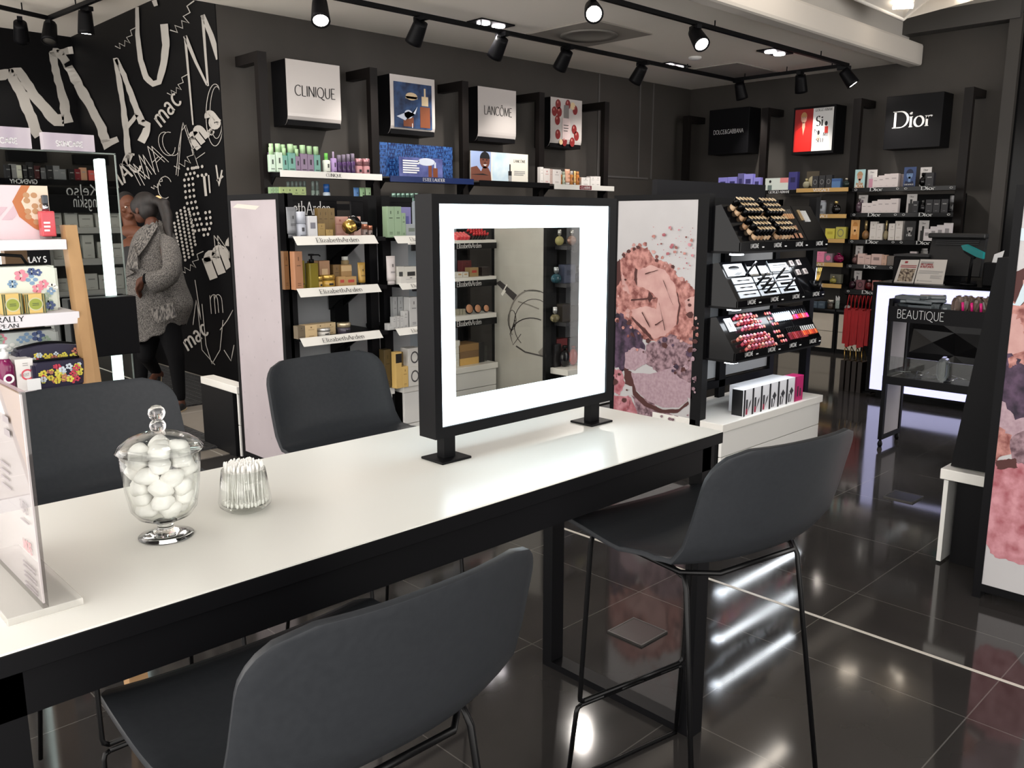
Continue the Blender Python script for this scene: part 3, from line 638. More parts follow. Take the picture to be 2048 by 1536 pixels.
def jar_parts(w,h,col,cap):
    k=('jr',round(w,3),round(h,3),col,cap)
    if k not in MC:
        r=w/2; hb=h*.6
        me=MB().lathe([(0,0),(r*.86,0),(r*.97,h*.1),(r*.97,hb*.9),(r*.85,hb),(0,hb)],(0,r,0),24).m(1).polys([rect(-r*.3,r*.3,hb*.35,hb*.6)],(0,-.0005,0),(1,0,0),(0,0,1)).mesh('body',[C(*col,.15),TXK])
        c=MB().lathe([(0,hb),(r,hb),(r,h*.95),(r*.93,h),(0,h)],(0,r,0),24).mesh('lid',C(*cap,.2,metal=.6))
        MC[k]=(me,c)
    return MC[k]
def perf_parts(w,h,col,cap,d,capf=.32,shape='square'):
    k=('pf',round(w,3),round(h,3),col,cap,shape)
    if k not in MC:
        hb=h*(1-capf); r=w/2; g=MB()
        if shape=='round': g.ell((0,d/2,hb/2),(r,d/2,hb/2),18,12)
        else: g.box(-r,r,0,d,0,hb,w*.08)
        me=g.mesh('body',C(*col,.05,trans=.55)); 
        n=MB().lathe([(0,hb-.002),(r*.22,hb-.002),(r*.22,hb+h*.05),(r*.4,hb+h*.05),(r*.4,h-.002),(0,h)],(0,d/2,0),14).mesh('cap',C(*cap,.15,metal=.7))
        MC[k]=(me,n)
    return MC[k]
def item(kind,pl,xl,xr,yt,z0,label,cat,group=None,col=(230,228,226),cap=(225,225,225),mark=(90,90,90),mk='std',d=None,capf=.25,capw=.8,shape='round',dy=0,glass=False,h=None,name=None):
    loc,w,hh=pl.slot(xl,xr,yt,z0); h=h or max(.02,hh)
    if dy: loc=loc+(Vector((0,dy,0)) if pl.ax=='y' else Vector((dy,0,0)))
    d=d or min(w,.06)
    if kind=='carton': return tag(add(name or 'carton',carton_mesh(w,h,d,col,mark,mk),None,loc,pl.rz),label,cat,group)
    if kind=='bottle': ps=('body','cap'),bottle_parts(w,h,col,cap,capf,shape,capw,d,glass)
    elif kind=='tube': ps=('body','cap'),tube_parts(w,h,col,cap,d)
    elif kind=='jar': ps=('body','lid'),jar_parts(w,h,col,cap)
    elif kind=='perfume': ps=('body','cap'),perf_parts(w,h,col,cap,d,capf,shape)
    t=thing(name or {'bottle':'bottle','tube':'tube','jar':'jar','perfume':'perfume_bottle'}[kind],label,cat,loc,pl.rz,group)
    for n,me in zip(*ps): add(n,me,t)
    return t
def textmesh(name,parent,polys,o,r,u,m): return part(name,MB().polys(polys,o,r,u),m,parent)
# ================= BACK WALL BRAND BAYS
PX=[3.58,4.66,5.74,6.82,7.90]
for i,x in enumerate(PX):
    t=thing('wall_post',['dark bronze shelf post left of the first white sign','dark bronze shelf post between the first white sign and the dark blue picture','dark bronze shelf post between the dark blue picture and the second white sign','dark bronze shelf post between the second white sign and the red fruit picture','dark bronze shelf post right of the red fruit picture'][i],'post',(x,6.6,0),0,'dark posts along the back wall')
    part('upright',MB().box(-.04,.04,-.03,.03,0,2.77),BRN,t); part('top_arm',MB().box(-.04,.04,.03,.348,2.69,2.77),BRN,t)
def signbox(name,label,x0,x1,z0,z1,y0=6.70,y1=6.948,face=None):
    t=thing(name,label,'sign',((x0+x1)/2,y0,z0)); w=x1-x0; h=z1-z0
    part('box',MB().box(-w/2+.004,w/2-.004,.012,y1-y0,.0,h),BLK,t)
    f=MB(); prof=[(0,h),(0,.10)]+[(.07-.07*math.cos(math.radians(a)) ,.10-.10*math.sin(math.radians(a))) for a in (15,30,45,60,75,88)]
    for (a,b) in zip(prof,prof[1:]): f.face([(-w/2,a[0],a[1]),(w/2,a[0],a[1]),(w/2,b[0],b[1]),(-w/2,b[0],b[1])])
    fp=part('face',f,mat('sign_face',(202,196,192),.32,.3),t); smooth(fp)
    return t,fp,w,h
t,f,w,h=signbox('brand_sign','white square wall sign lettered CLINIQUE',3.862,4.392,2.235,2.768)
textmesh('lettering',f,letters('CLINIQUE',w*.74,'flare',.085,thick=.12,thin=.06),(0.01,-.003,h*.46),X_,Z_,TXK)
t,f,w,h=signbox('picture_sign','square wall sign with a dark blue picture of cosmetic jars and a bottle',4.93,5.46,2.235,2.765)
pm=MB(); NVY=noise_mat('poster_navy',(14,24,52),(52,84,130),9,.35,3,.35,.75)
pm.polys([rect(-w/2+.04,w/2-.04,.06,h-.06)],(0,-.003,0),X_,Z_); pm.m(1).polys([disc(-.02,h*.66,.07,.035),rect(-.09,.05,h*.62,h*.66),rect(.1,.18,h*.52,h*.68),rect(.13,.15,h*.68,h*.82)],(0,-.005,0),X_,Z_)
pm.m(2).polys([rect(-.12,-.0,h*.14,h*.3),rect(.08,.2,h*.14,h*.5)],(0,-.005,0),X_,Z_); pm.m(3).polys([[(-.2,h*.3),(-.06,h*.4),(.02,h*.36),(.05,h*.5),(-.02,h*.34),(-.1,h*.24)]]+[disc(-.06,h*.35,.05,.04)],(0,-.006,0),X_,Z_)
pm.m(4).polys([rect(-.02,-.012,h*.12,h*.2)],(0,-.006,0),X_,Z_)
part('picture',pm,[NVY,mat('print_champagne',(196,176,142),.4),mat('print_amber',(116,62,34),.4),mat('print_pale_blue',(198,206,220),.4),TXW],f)
t,f,w,h=signbox('brand_sign','white square wall sign lettered LANCÔME',6.02,6.56,2.235,2.768)
textmesh('lettering',f,letters('LANCÔME',w*.72,'flare',.085,thick=.12,thin=.055),(0.01,-.003,h*.5),X_,Z_,TXK)
t,f,w,h=signbox('picture_sign','white square wall sign with a pink bottle among dark red fruit',7.09,7.61,2.235,2.765)
pm=MB(); RF=mat('print_red_fruit',(122,34,34),.4)
fr=[(-.14,.44),(-.2,.36),(-.12,.36),(.14,.4),(-.15,.27),(.13,.19),(.17,.12),(-.14,.12),(.02,.45),(.1,.05),(-.03,.05)]
pm.polys([disc(x,z+.02,.042,.052) for x,z in fr],(0,-.003,0),X_,Z_); pm.m(1).polys([rect(-.07,.06,.09,.32)],(0,-.004,0),X_,Z_); pm.m(2).polys([rect(-.045,.035,.32,.46)],(0,-.005,0),X_,Z_)
pm.m(3).polys(bars(-.05,.03,.24,3,.007,.03),(0,-.006,0),X_,Z_); pm.m(4).polys([disc(.1,.46,.04,.04),disc(-.09,.06,.03,.03)],(0,-.004,0),X_,Z_); pm.m(5).polys([disc(x-.012,z+.04,.010,.014) for x,z in fr],(0,-.005,0),X_,Z_)
part('picture',pm,[RF,mat('print_blush',(205,186,184),.4),mat('print_silver',(120,116,114),.3),TXK,mat('print_cream_fruit',(214,190,150),.5),mat('print_shine',(190,120,112),.5)],f)
def wshelf(label,x0,x1,z,front,lab=None,labm=TXK,lw=.18,y=6.40,drop=.05,lh=.03,serif='serif'):
    t=thing('wall_shelf',label,'shelf',((x0+x1)/2,y,z)); w=x1-x0
    part('board',MB().box(-w/2,w/2,.012,.22,-.03,0),BLK,t); fp=part('front_strip',MB().box(-w/2,w/2,0,.012,-.035,.018,.001),front,t)
    for s in (-1,1): part('bracket',MB().quadbox([(s*(w/2-.015),.1,-.03),(s*(w/2-.015),.24,-.03),(s*(w/2-.015),.24,-.16)],(s*.01,0,0)),BLK,t)
    if lab: textmesh('lettering',fp,letters(lab,lw,serif,lh,thick=.15),(0,-.0015,-.02),X_,Z_,labm)
    return t
wshelf('white-fronted wall shelf lettered CLINIQUE, holding green and purple bottles',3.60,4.60,1.822,WHT,'CLINIQUE',TXK,.15,lh=.025)
wshelf('dark blue wall shelf lettered ESTEE LAUDER under the blue picture card',4.69,5.69,1.815,mat('navy_strip',(22,40,88),.3),'ESTEE LAUDER',TXW,.26,lh=.028)
wshelf('black wall shelf under the wide white picture card of a smiling woman',5.77,6.77,1.808,BLK)
t=wshelf('white wall shelf with a dark red CLARINS label, holding pale cartons',6.85,7.85,1.80,WHT)
textmesh('label',t,[rect(-.1,.1,-.03,.014)],(0,-.002,0),X_,Z_,mat('clarins_red',(110,22,34),.4)); textmesh('lettering',t,letters('CLARINS',.16,'serif',.026,thick=.15),(0,-.0035,-.022),X_,Z_,TXW)
for k,(x0,x1) in enumerate(((3.60,4.62),(4.70,5.70),(5.78,6.78),(6.86,7.86))):
    wshelf(['lower','lower dark','lower black','lower grey'][k]+' wall shelf just above the island display, '+['below the green bottles','below the blue card','below the smiling woman card','below the pale cartons'][k],x0,x1,1.56,BLK,y=6.42)
CP=Pl('y',6.46); z=1.825; G='lotion bottles on the first white shelf'
GRN=(150,190,158); TEA=(88,146,132); PUR=(118,96,124); CAPG=(172,206,160)
def cb_(xl,xr,yt,col,lab,dy=0,cap=CAPG,capf=.3): item('bottle',CP,xl,xr,yt,z,lab,'bottle',G,col=col,cap=cap,capf=capf,capw=.72,shape='sq',d=.04,dy=dy)
cb_(538,550,294,(182,204,186),'short pale green lotion bottle at the left end of the first white shelf'); cb_(551,564,287,(186,208,188),'tall pale green lotion bottle, second on the first white shelf')
cb_(564,575,296,TEA,'short teal toner bottle with green cap beside the tall pale bottle'); cb_(575,590,288,TEA,'tall teal toner bottle with green cap, left of the purple bottles')
cb_(590,600,298,PUR,'short purple toner bottle with green cap'); cb_(600,614,290,PUR,'tall purple toner bottle numbered two with green cap'); cb_(614,627,292,PUR,'tall purple toner bottle numbered three with green cap'); cb_(627,640,293,TEA,'tall teal toner bottle numbered four, last of the capped row')
for k,(xl,yt) in enumerate(((546,286),(561,289),(570,288),(585,292),(594,290),(622,293))): cb_(xl,xl+11,yt,TEA if k%2 else PUR,'toner bottle with green cap in the back row of the first white shelf',dy=.06)
item('bottle',CP,649,663,306,z,'white squeeze bottle with bright green pump and label on the first white shelf','bottle',G,col=(222,226,214),cap=(120,205,96),mark=(90,200,80),capf=.32,capw=.45)
item('bottle',CP,664,675,303,z,'lilac bottle with a thin clear top on the first white shelf','bottle',G,col=(168,142,190),cap=(190,170,200),capf=.28,capw=.3)
for k in range(4): item('bottle',CP,676+9*k,684.5+9*k,310-k*1,z,'dark purple clear-capped bottle on the first white shelf','bottle',G,col=(74,52,92),cap=(130,120,138),capf=.35,capw=.8)
for k in range(2): item('jar',CP,713+15*k,728+15*k,317,z,['pink wrapped pot near the right end of the first white shelf','pink wrapped pot at the right end of the first white shelf'][k],'pot',G,col=(176,128,132),cap=(190,140,146))
C2=Pl('y',6.48); z=1.575
for k in range(4): item('carton',C2,560+13*k,573+13*k,374,z,'light green carton on the shelf below the green bottles','carton','light green cartons',col=(168,186,128),mark=(30,40,30))
for k in range(3): item('carton',C2,542+6*k,549+6*k,374,z,'pale green carton at the left end of the lower shelf','carton','pale green cartons',col=(140,170,130),dy=.02)
for k in range(7): item('bottle',C2,583+8.2*k,590+8.2*k,362,z,'clear green serum bottle behind the light green cartons','bottle','clear serum bottles',col=(120,136,128),cap=(110,122,118),capf=.4,dy=.07 if k<5 else .0)
item('bottle',C2,650,663,368,z,'small white bottle with blue top on the lower shelf','bottle',col=(200,214,226),cap=(40,90,160),capf=.4)
for k,c in enumerate(((92,140,200),(160,198,150),(168,200,156))): item('tube',C2,709+12*k,720+12*k,375,z,['blue tube on the lower shelf near the post','light green tube on the lower shelf beside the blue tube','light green tube next to the post on the lower shelf'][k],'tube',col=c,cap=c)
C3=Pl('y',6.48)
for k in range(6): item('jar',C3,786+9*k,794+9*k,386,1.575,'mint green pot on the lower shelf below the blue card','pot','mint pots',col=(150,190,176),cap=(160,196,180))
# blue backdrop cards
def card(label,x0,x1,z0,z1,y,mats,draw,name='picture_card',cat='card',tilt=0):
    t=thing(name,label,cat,((x0+x1)/2,y,z0)); w=x1-x0; h=z1-z0
    part('board',MB().box(-w/2,w/2,0,.006,0,h),mats[0],t); pm=MB(); draw(pm,w,h); part('print',pm,mats[1:],t)
    return t
CITY=noise_mat('poster_city_blue',(10,26,70),(60,110,176),26,.35,4,.42,.7,stretch=(3,1,1))
def d1(pm,w,h):
    for k in range(9): pm.m(k%2).polys(bars(-w/2+.01+k*w/9,-w/2+k*w/9+w*.085,h*.92,7,.008,h*.12),(0,-.001,0),X_,Z_)
a=at(755,284,y=6.60); b=at(902,296,y=6.60)
card('tall dark blue picture card of city lights standing on the navy shelf',a.x,b.x,1.835,a.z,6.58,[CITY,mat('print_city',(46,86,150),.4),mat('print_city_deep',(14,30,80),.4)],d1)
def d2(pm,w,h):
    pm.polys(bars(-w*.42,-w*.05,h*.78,6,.012,h*.12),(0,-.001,0),X_,Z_); pm.m(1).polys([rect(.16*w,.24*w,0,h*.62),rect(.27*w,.38*w,0,h*.5)],(0,-.001,0),X_,Z_); pm.m(2).polys([rect(.30*w,.34*w,h*.5,h*.8),disc(.12*w,h*.8,.2*w,h*.2)],(0,-.001,0),X_,Z_)
a=at(798,313,y=6.46); b=at(885,322,y=6.46)
card('small blue picture card with white writing and a serum bottle on the navy shelf',a.x,b.x,1.835,a.z,6.46,[noise_mat('poster_violet_blue',(34,42,96),(120,128,190),5,.35,3,.3,.75),TXW,MATS['print_amber'],MATS['print_pale_blue']],d2)
# the smiling woman card
def d3(pm,w,h):
    L=-w/2
    pm.polys([rect(L,L+w*.34,0,h)],(0,-.001,0),X_,Z_); pm.m(1).polys([disc(L+w*.235,h*.70,w*.085,h*.28),[(L+w*.21,h*.5),(L+w*.29,h*.46),(L+w*.33,h*.3),(L+w*.345,0),(L,0),(L,h*.44),(L+w*.1,h*.5),(L+w*.17,h*.32)]],(0,-.002,0),X_,Z_)
    pm.m(2).polys([[(L+w*.15+w*.085*(1+math.cos(math.radians(q))),h*.76+h*.24*math.sin(math.radians(q))) for q in range(0,181,15)]],(0,-.003,0),X_,Z_); pm.m(2).polys([disc(L+w*.205,h*.72,w*.014,h*.02),disc(L+w*.265,h*.72,w*.014,h*.02),disc(L+w*.235,h*.62,w*.012,h*.018)],(0,-.004,0),X_,Z_)
    pm.m(5).polys([[(L+w*.2,h*.56),(L+w*.235,h*.51),(L+w*.275,h*.56)]],(0,-.004,0),X_,Z_); pm.m(2).polys([[(L,h*.2),(L+w*.2,h*.25),(L+w*.3,h*.19),(L+w*.2,h*.2)]],(0,-.003,0),X_,Z_)
    pm.m(3).polys([rect(L+w*.36,L+w*.66,0,h)],(0,-.001,0),X_,Z_); pm.m(2).polys([rect(L+w*.64,L+w*.70,h*.1,h*.38),rect(L+w*.66,L+w*.68,h*.38,h*.62)],(0,-.003,0),X_,Z_); pm.m(4).polys([rect(L+w*.642,L+w*.698,0,h*.22)],(0,-.004,0),X_,Z_)
    pm.m(2).polys([[(x,y) for x,y in q] for q in letters('LANCÔME',w*.21,'serif',h*.09,thick=.13,thin=.05)],(L+w*.845,-.002,h*.70),X_,Z_); pm.m(4).polys([[(x+L+w*.845,y) for x,y in q] for q in bars(-w*.1,w*.1,h*.37,3,h*.025,h*.06)],(0,-.002,0),X_,Z_)
a=at(941,301,y=6.5); b=at(1056,310,y=6.5)
card('wide white picture card of a smiling dark-haired woman and a dropper bottle',a.x,b.x,1.826,a.z,6.5,[mat('card_cream',(228,224,212),.4),mat('print_sky',(150,168,206),.4),mat('print_skin_brown',(106,62,48),.5),TXK,noise_mat('print_ice',(176,204,222),(226,236,238),6,.4,3,.3,.7),mat('print_grey',(150,150,150),.4),TXW],d3)
CL=Pl('y',6.46); z=1.82; G='pale skincare cartons on the white shelf'
for k,(xl,xr,yt,c) in enumerate(((1081,1087,334,(228,224,220)),(1088,1100,337,(224,218,214)),(1100,1105,338,(196,172,164)),(1106,1122,339,(228,222,218)))): item('carton',CL,xl,xr,yt,z,['narrow white carton at the left end of the red-labelled shelf','white carton with a red mark, second on the red-labelled shelf','slim pinkish carton on the red-labelled shelf','broad white carton beside the amber bottles'][k],'carton',G,col=c,mark=(170,60,60) if k==1 else (150,140,138))
for k,(xl,xr,yt,c,cp) in enumerate(((1122,1126,342,(168,112,66),(220,214,208)),(1127,1132,343,(186,198,176),(186,198,176)),(1133,1143,338,(236,180,150),(232,228,224)),(1143,1148,342,(196,132,70),(226,220,214)),(1149,1153,342,(226,190,120),(230,226,220)),(1154,1161,343,(192,120,56),(216,150,90)))): item('tube' if k in(2,4) else 'bottle',CL,xl,xr,yt,z,['slim amber bottle beside the broad white carton','pale green bottle on the red-labelled shelf','peach tube with white cap on the red-labelled shelf','amber bottle with white cap, right of the peach tube','yellow tube on the red-labelled shelf','orange-amber bottle, last before the low white cartons'][k],'bottle',col=c,cap=cp)
for k,(xl,xr,yt) in enumerate(((1163,1180,355),(1181,1191,353),(1191,1201,353))): item('carton',CL,xl,xr,yt,z,['low white carton, left of the three at the shelf end','low white carton, middle of the three at the shelf end','low white carton at the far end of the red-labelled shelf'][k],'carton',col=(226,222,218))
# ================= ISLAND DISPLAYS
class Root:
    def __init__(s,name,label,cat,loc,group=None): s.t=thing(name,label,cat,loc,0,group); s.l=Vector(loc)
    def p(s,name,mb,mats,parent=None,label=None):
        mb.xf(Matrix.Translation(-s.l)); return part(name,mb,mats,parent or s.t,label)
def Bx(*a): return MB().box(*a)
GRY=mat('back_panel_grey',(168,170,172),.45); 
def endcap(R,x,y0,y1,z1,base=.03,th=.05,fw=.03):
    f=Bx(x-.005,x+th,y0,y0+fw,0,z1).box(x-.005,x+th,y1-fw,y1,0,z1).box(x-.005,x+th,y0+fw,y1-fw,z1-fw,z1).box(x-.005,x+th,y0+fw,y1-fw,base,base+fw).box(x+.012,x+th,y0+fw,y1-fw,base+fw,z1-fw)
    return R.p('end_frame',f,BLK)
def poster(R,parent,x,y0,y1,z0,z1,mats,draw=None,name='poster'):
    pm=MB().face([(x,y0,z0),(x,y1,z0),(x,y1,z1),(x,y0,z1)])
    if draw: draw(pm)
    return R.p(name,pm,mats,parent)
def base(R,x0,x1,y0,y1,z1,slab=.045,seam=True,name='base_cabinet',side_in=.05):
    b=R.p(name,Bx(x0+side_in,x1-side_in,y0+.06,y1,.0,z1-slab),BLK)
    R.p('worktop',Bx(x0,x1,y0,y1,z1-slab,z1,.003),WHT,b)
    zz=z1-slab-.006; h=(zz-.01)/2
    for k in range(2): R.p('drawer_front',Bx(x0+.012,x1-.012,y0+.012,y0+.03,.008+k*(h+.004),.008+k*(h+.004)+h,.002),mat('white_gloss',(222,221,217),.12),b)
    return b
def shelfA(R,x0,x1,yf,yb,z,board,strip=None,lab=None,labm=TXK,sm=None,tilt=True):
    b=R.p('shelf',Bx(x0,x1,yf+.03,yb,z-.022,z),board)
    if strip:
        sx0,sx1,zt,zb=strip
        R.p('label_strip',MB().quadbox([(sx0,yf+.03,zt),(sx1,yf+.03,zt),(sx1+.005,yf,zb),(sx0+.005,yf,zb)],(0,.006,.002)),sm or WHT,b)
        if lab:
            h=zt-zb; o=Vector(((sx0+sx1)/2-.0,yf-.0015,zb+h*.3)); u=Vector((0,.03,h)).normalized()
            R.p('lettering',MB().polys(letters(lab,(sx1-sx0)*(.52 if sx1-sx0>.4 else .6),'serif',h*.62,thick=.11,thin=.045,gap=.1),o,(1,0,0),u),labm,b)
    return b
# ---------- A : white-labelled skincare island
R=Root('island_display','black island display with pale dotted end poster and white shelf labels','display',(2.339,4.19,0),'black island displays')
ef=endcap(R,2.339,4.19,4.775,1.585)
def da(pm):
    pm.m(1)
    for j in range(11):
        for i in range(4):
            y=4.26+i*.15+(j%2)*.06; z=.2+j*.115; 
            if y<4.73: pm.face([(2.3365,y,z-.009),(2.3365,y+.006,z),(2.3365,y,z+.009),(2.3365,y-.006,z)])
    pm.m(2).face([(2.3362,4.45,1.50),(2.3362,4.72,1.515),(2.3362,4.66,1.535),(2.3362,4.4,1.52)]); pm.m(2)
poster(R,ef,2.337,4.222,4.745,.06,1.553,[noise_mat('poster_pale_mauve',(178,168,172),(186,176,180),4,.35,4,.3,.7),mat('print_dot_grey',(168,160,164),.5),mat('poster_torn_patch',(214,204,194),.6)],da)
PST=BLK
for (x0,x1,y) in ((2.37,2.42,4.19),(2.905,2.96,4.19),(3.0,3.06,4.19),(3.36,3.42,4.19)): R.p('post',Bx(x0,x1,y,y+.05,0,1.585),PST)
R.p('back_panel',Bx(2.42,3.40,4.47,4.485,.4,1.40),GRY); R.p('header_board',Bx(2.42,2.86,4.445,4.46,1.405,1.57),BLK); R.p('header_board',Bx(2.96,3.42,4.445,4.46,1.40,1.57),BLK)
hb=R.p('top_rail',Bx(2.35,3.42,4.44,4.47,1.555,1.585),BLK)
R.p('header_lettering',MB().polys(letters('ElizabethArden',.40,'serif',.075,thick=.11,thin=.04,gap=.09),(2.615,4.443,1.475),X_,Z_),TXW)
R.p('mullion',Bx(2.80,2.90,4.42,4.47,.4,1.40),BLK)
EAW=mat('label_white',(232,231,228),.35)
for k,(P,zs) in enumerate(((((586.5,472.3),(749,472),(752.7,487),(590,487.8)),0),(((593.7,577),(755.6,569.8),(758,584),(597.5,592.7)),0),(((600.3,676.9),(759,661.4),(762,676),(604,693)),0))):
    a=at(*P[0],y=4.06); b=at(*P[1],y=4.06); c=at(*P[2],y=4.03); zt=(a.z+b.z)/2; zb=c.z
    shelfA(R,2.40,2.93,4.03,4.46,zt-.008,BLK,(a.x,b.x,zt,zb),'ElizabethArden')
    for sx in (2.78,2.86): R.p('shelf_bracket',MB().quadbox([(sx,4.2,zt-.03),(sx,4.45,zt-.03),(sx,4.45,zt-.17)],(.012,0,0)),BLK)
    if k==0: zA=[zt-.008]
    else: zA.append(zt-.008)
zA2=[]
for k,(p,q) in enumerate((((788,472.5),(791,487)),((797,567),(800,580)),((791.5,658),(794.5,672)))):
    a=at(*p,y=4.05); c=at(*q,y=4.02); shelfA(R,3.05,3.40,4.02,4.46,a.z-.008,BLK,(a.x,3.385,a.z,c.z),'ElizabethArden'); zA2.append(a.z-.008)
base(R,2.42,3.03,4.146,4.5,.45); base(R,3.075,3.42,4.12,4.5,.45)
base(R,2.33,2.42,4.80,5.30,.45,side_in=.0,name='base_cabinet')
PA=Pl('y',4.10); z=zA[0]; G='skincare on the top white-labelled shelf'
def I(kind,xl,xr,yt,lab,cat,**k): return item(kind,PA,xl,xr,yt,z,lab,cat,k.pop('group',None),**k)
I('tube',575,595,414,'silver-grey tube at the left of the top white-labelled shelf','tube',col=(120,122,126),cap=(70,72,76))
I('bottle',594.5,615,423,'silver bullet-shaped bottle on the top white-labelled shelf','bottle',col=(176,180,190),cap=(190,194,204),capf=.45,capw=.96)
I('carton',616,634,432,'white carton picturing a capsule on the top white-labelled shelf','carton',col=(206,206,208),mark=(120,120,130),mk='block')
I('carton',636,650,447,'short gold carton left of the tall gold cartons','carton',col=(150,124,72),mark=(110,90,50))
for k,(xl,xr) in enumerate(((645,655),(655,666),(666,679))): I('carton',xl,xr,416,'tall dark gold carton on the top white-labelled shelf','carton',group='tall dark gold cartons',col=(112,90,50),mark=(80,64,36),dy=.05)
I('carton',652,666,459,'low gold carton in front of the tall gold cartons','carton',col=(160,132,76),mark=(110,90,50))
a=PA.pt(686,455); t=thing('cream_pot','gold cream pot lying on its side with black lid on the top shelf','pot',(a.x+.015,4.10,z+.043))
part('body',MB().lathe([(0,0),(.028,0),(.038,.012),(.040,.05),(.034,.06),(0,.06)],n=24).xf(Matrix.Rotation(math.radians(62),4,'Y')@Matrix.Rotation(0,4,'X')),GOLD,t); part('lid',MB().lathe([(0,.055),(.043,.055),(.043,.082),(.038,.088),(0,.088)],n=24).xf(Matrix.Rotation(math.radians(62),4,'Y')),BLKG,t)
I('carton',679,712,433,'pink wide carton behind the gold pot','carton',col=(206,160,146),mark=(170,110,100),dy=.08); I('carton',711,725,433,'pink carton with dark lettering on the top shelf','carton',col=(208,164,150),mark=(110,60,56),mk='block',dy=.02)
I('jar',727,738,448,'copper-lidded glass pot near the right post','pot',col=(130,112,106),cap=(196,130,104)); I('jar',738,747,451,'small copper-lidded glass pot beside the right post','pot',col=(130,112,106),cap=(190,126,102)); I('carton',737,751,444,'grey-white card box behind the copper pots','carton',col=(180,180,182),mark=(120,120,124),dy=.08)
z=zA[1]; 
I('carton',578,588,503,'brown carton at the far left of the middle labelled shelf','carton',col=(118,84,52),mark=(80,56,36),dy=.06); I('carton',588,604,503,'tall copper-brown carton on the middle labelled shelf','carton',col=(164,116,84),mark=(110,74,52))
I('carton',604,618,512,'tall copper carton behind the amber oil bottles','carton',col=(150,106,76),mark=(100,70,50),dy=.08)
def pump(xl,xr,yt,lab):
    loc,w,h=PA.slot(xl,xr,yt,z); t=thing('pump_bottle',lab,'bottle',loc); r=w/2; hb=h*.74
    part('body',MB().box(-r,r,0,w*.9,0,hb,.005),C(156,140,58,.12,trans=.4),t); part('pump',MB().lathe([(0,hb),(r*.5,hb),(r*.5,hb+.02),(r*.2,hb+.021),(r*.2,h-.01),(r*.6,h-.01),(r*.6,h),(0,h)],(0,w*.45,0),12).tube([(0,w*.45,h-.005),(w*.75,w*.3,h-.006),(w*.9,w*.25,h-.014)],.004),BLK,t)
I('bottle',601,615,512,'amber oil bottle with dark cap behind the pump bottle','bottle',col=(132,118,50),cap=(40,34,24),capf=.14,capw=.5,shape='sq',dy=.03); pump(618,636,508,'amber oil bottle with black pump on the middle labelled shelf')
I('carton',634,648,523,'gold carton beside the pump bottle, middle labelled shelf','carton',col=(140,108,68),mark=(100,76,48),dy=.06); I('carton',648,669,522,'wide rose-gold carton on the middle labelled shelf','carton',col=(166,128,96),mark=(210,180,140),mk='block',dy=.05)
I('jar',636,648,553,'small gold pot on the middle labelled shelf, left','pot',col=(176,140,64),cap=(200,164,84)); I('jar',648,676,550,'wide gold pot on the middle labelled shelf','pot',col=(190,150,66),cap=(206,170,90))
I('carton',678,692,530,'brown gold carton right of the wide gold pot','carton',col=(120,94,56),mark=(90,70,42),dy=.06); I('carton',692,713,530,'gold carton with a pale band, middle labelled shelf','carton',col=(168,134,88),mark=(206,176,130),mk='band',dy=.05)
I('carton',677,691,553,'low gold carton with red mark, left of two','carton',col=(176,140,90),mark=(176,70,60),mk='block'); I('carton',691,713,553,'low wide gold carton with red mark, right of two','carton',col=(176,140,90),mark=(176,70,60),mk='block')
I('tube',718,733,525,'gold tube with black cap on the middle labelled shelf','tube',col=(186,148,72),cap=(20,20,20)); I('bottle',703,717,514,'clear capped bottle behind the gold tube','bottle',col=(150,130,96),cap=(206,208,200),capf=.12,dy=.08)
z=zA[2]
for k,(xl,xr,yt,c,m_,l_) in enumerate(((595,610,652,(108,96,78),(80,70,56),'dark taupe carton at the left of the lowest labelled shelf'),(610,634,650,(206,180,138),(120,96,64),'large cream-gold carton on the lowest labelled shelf'),(640,660,649,(210,186,146),(120,96,64),'cream-gold carton behind the white jar'),(660,681,647,(208,184,144),(120,96,64),'cream-gold carton left of the dark-banded pot'))): I('carton',xl,xr,yt,l_,'carton',col=c,mark=m_,dy=.0 if k<2 else .05)
I('jar',641,666,657,'white jar with white lid on the lowest labelled shelf','pot',col=(210,206,198),cap=(228,226,220)); I('jar',683,707,646,'cream pot with a dark band on the lowest labelled shelf','pot',col=(70,64,76),cap=(206,190,160))
# products on the second bay
PB=Pl('y',4.08)
def J(zz,kind,xl,xr,yt,lab,cat,**k): return item(kind,PB,xl,xr,yt,zz,lab,cat,k.pop('group',None),**k)
for k in range(2): J(zA2[0],'carton',774+14.5*k,788+14.5*k,413,['tall sage green carton, first in the second bay','tall sage green carton, second in the second bay'][k],'carton',col=(140,164,134),mark=(60,80,60))
J(zA2[0],'carton',803,811,426,'slim sage green carton in the second bay','carton',col=(140,164,134),mark=(60,80,60)); J(zA2[0],'carton',811,832,414,'violet shimmering carton in the second bay','carton',col=(128,124,176),mark=(90,90,150),mk='block',dy=.05); J(zA2[0],'carton',812,834,448,'silver carton in front of the violet carton','carton',col=(150,156,160),mark=(110,120,110),mk='block')
J(zA2[1],'tube',776,794,512,'large pearly white tube in the second bay','tube',col=(206,198,196),cap=(196,190,188)); J(zA2[1],'carton',795,808,533,'white carton with small print beside the pearly tube','carton',col=(196,194,186),mark=(60,60,60),mk='block'); J(zA2[1],'carton',808,836,533,'white carton with a dark corner, second bay','carton',col=(196,194,186),mark=(40,40,40),mk='block'); J(zA2[1],'carton',795,836,552,'low white carton in front, second bay middle shelf','carton',col=(206,204,198),mark=(90,90,90),dy=-.03)
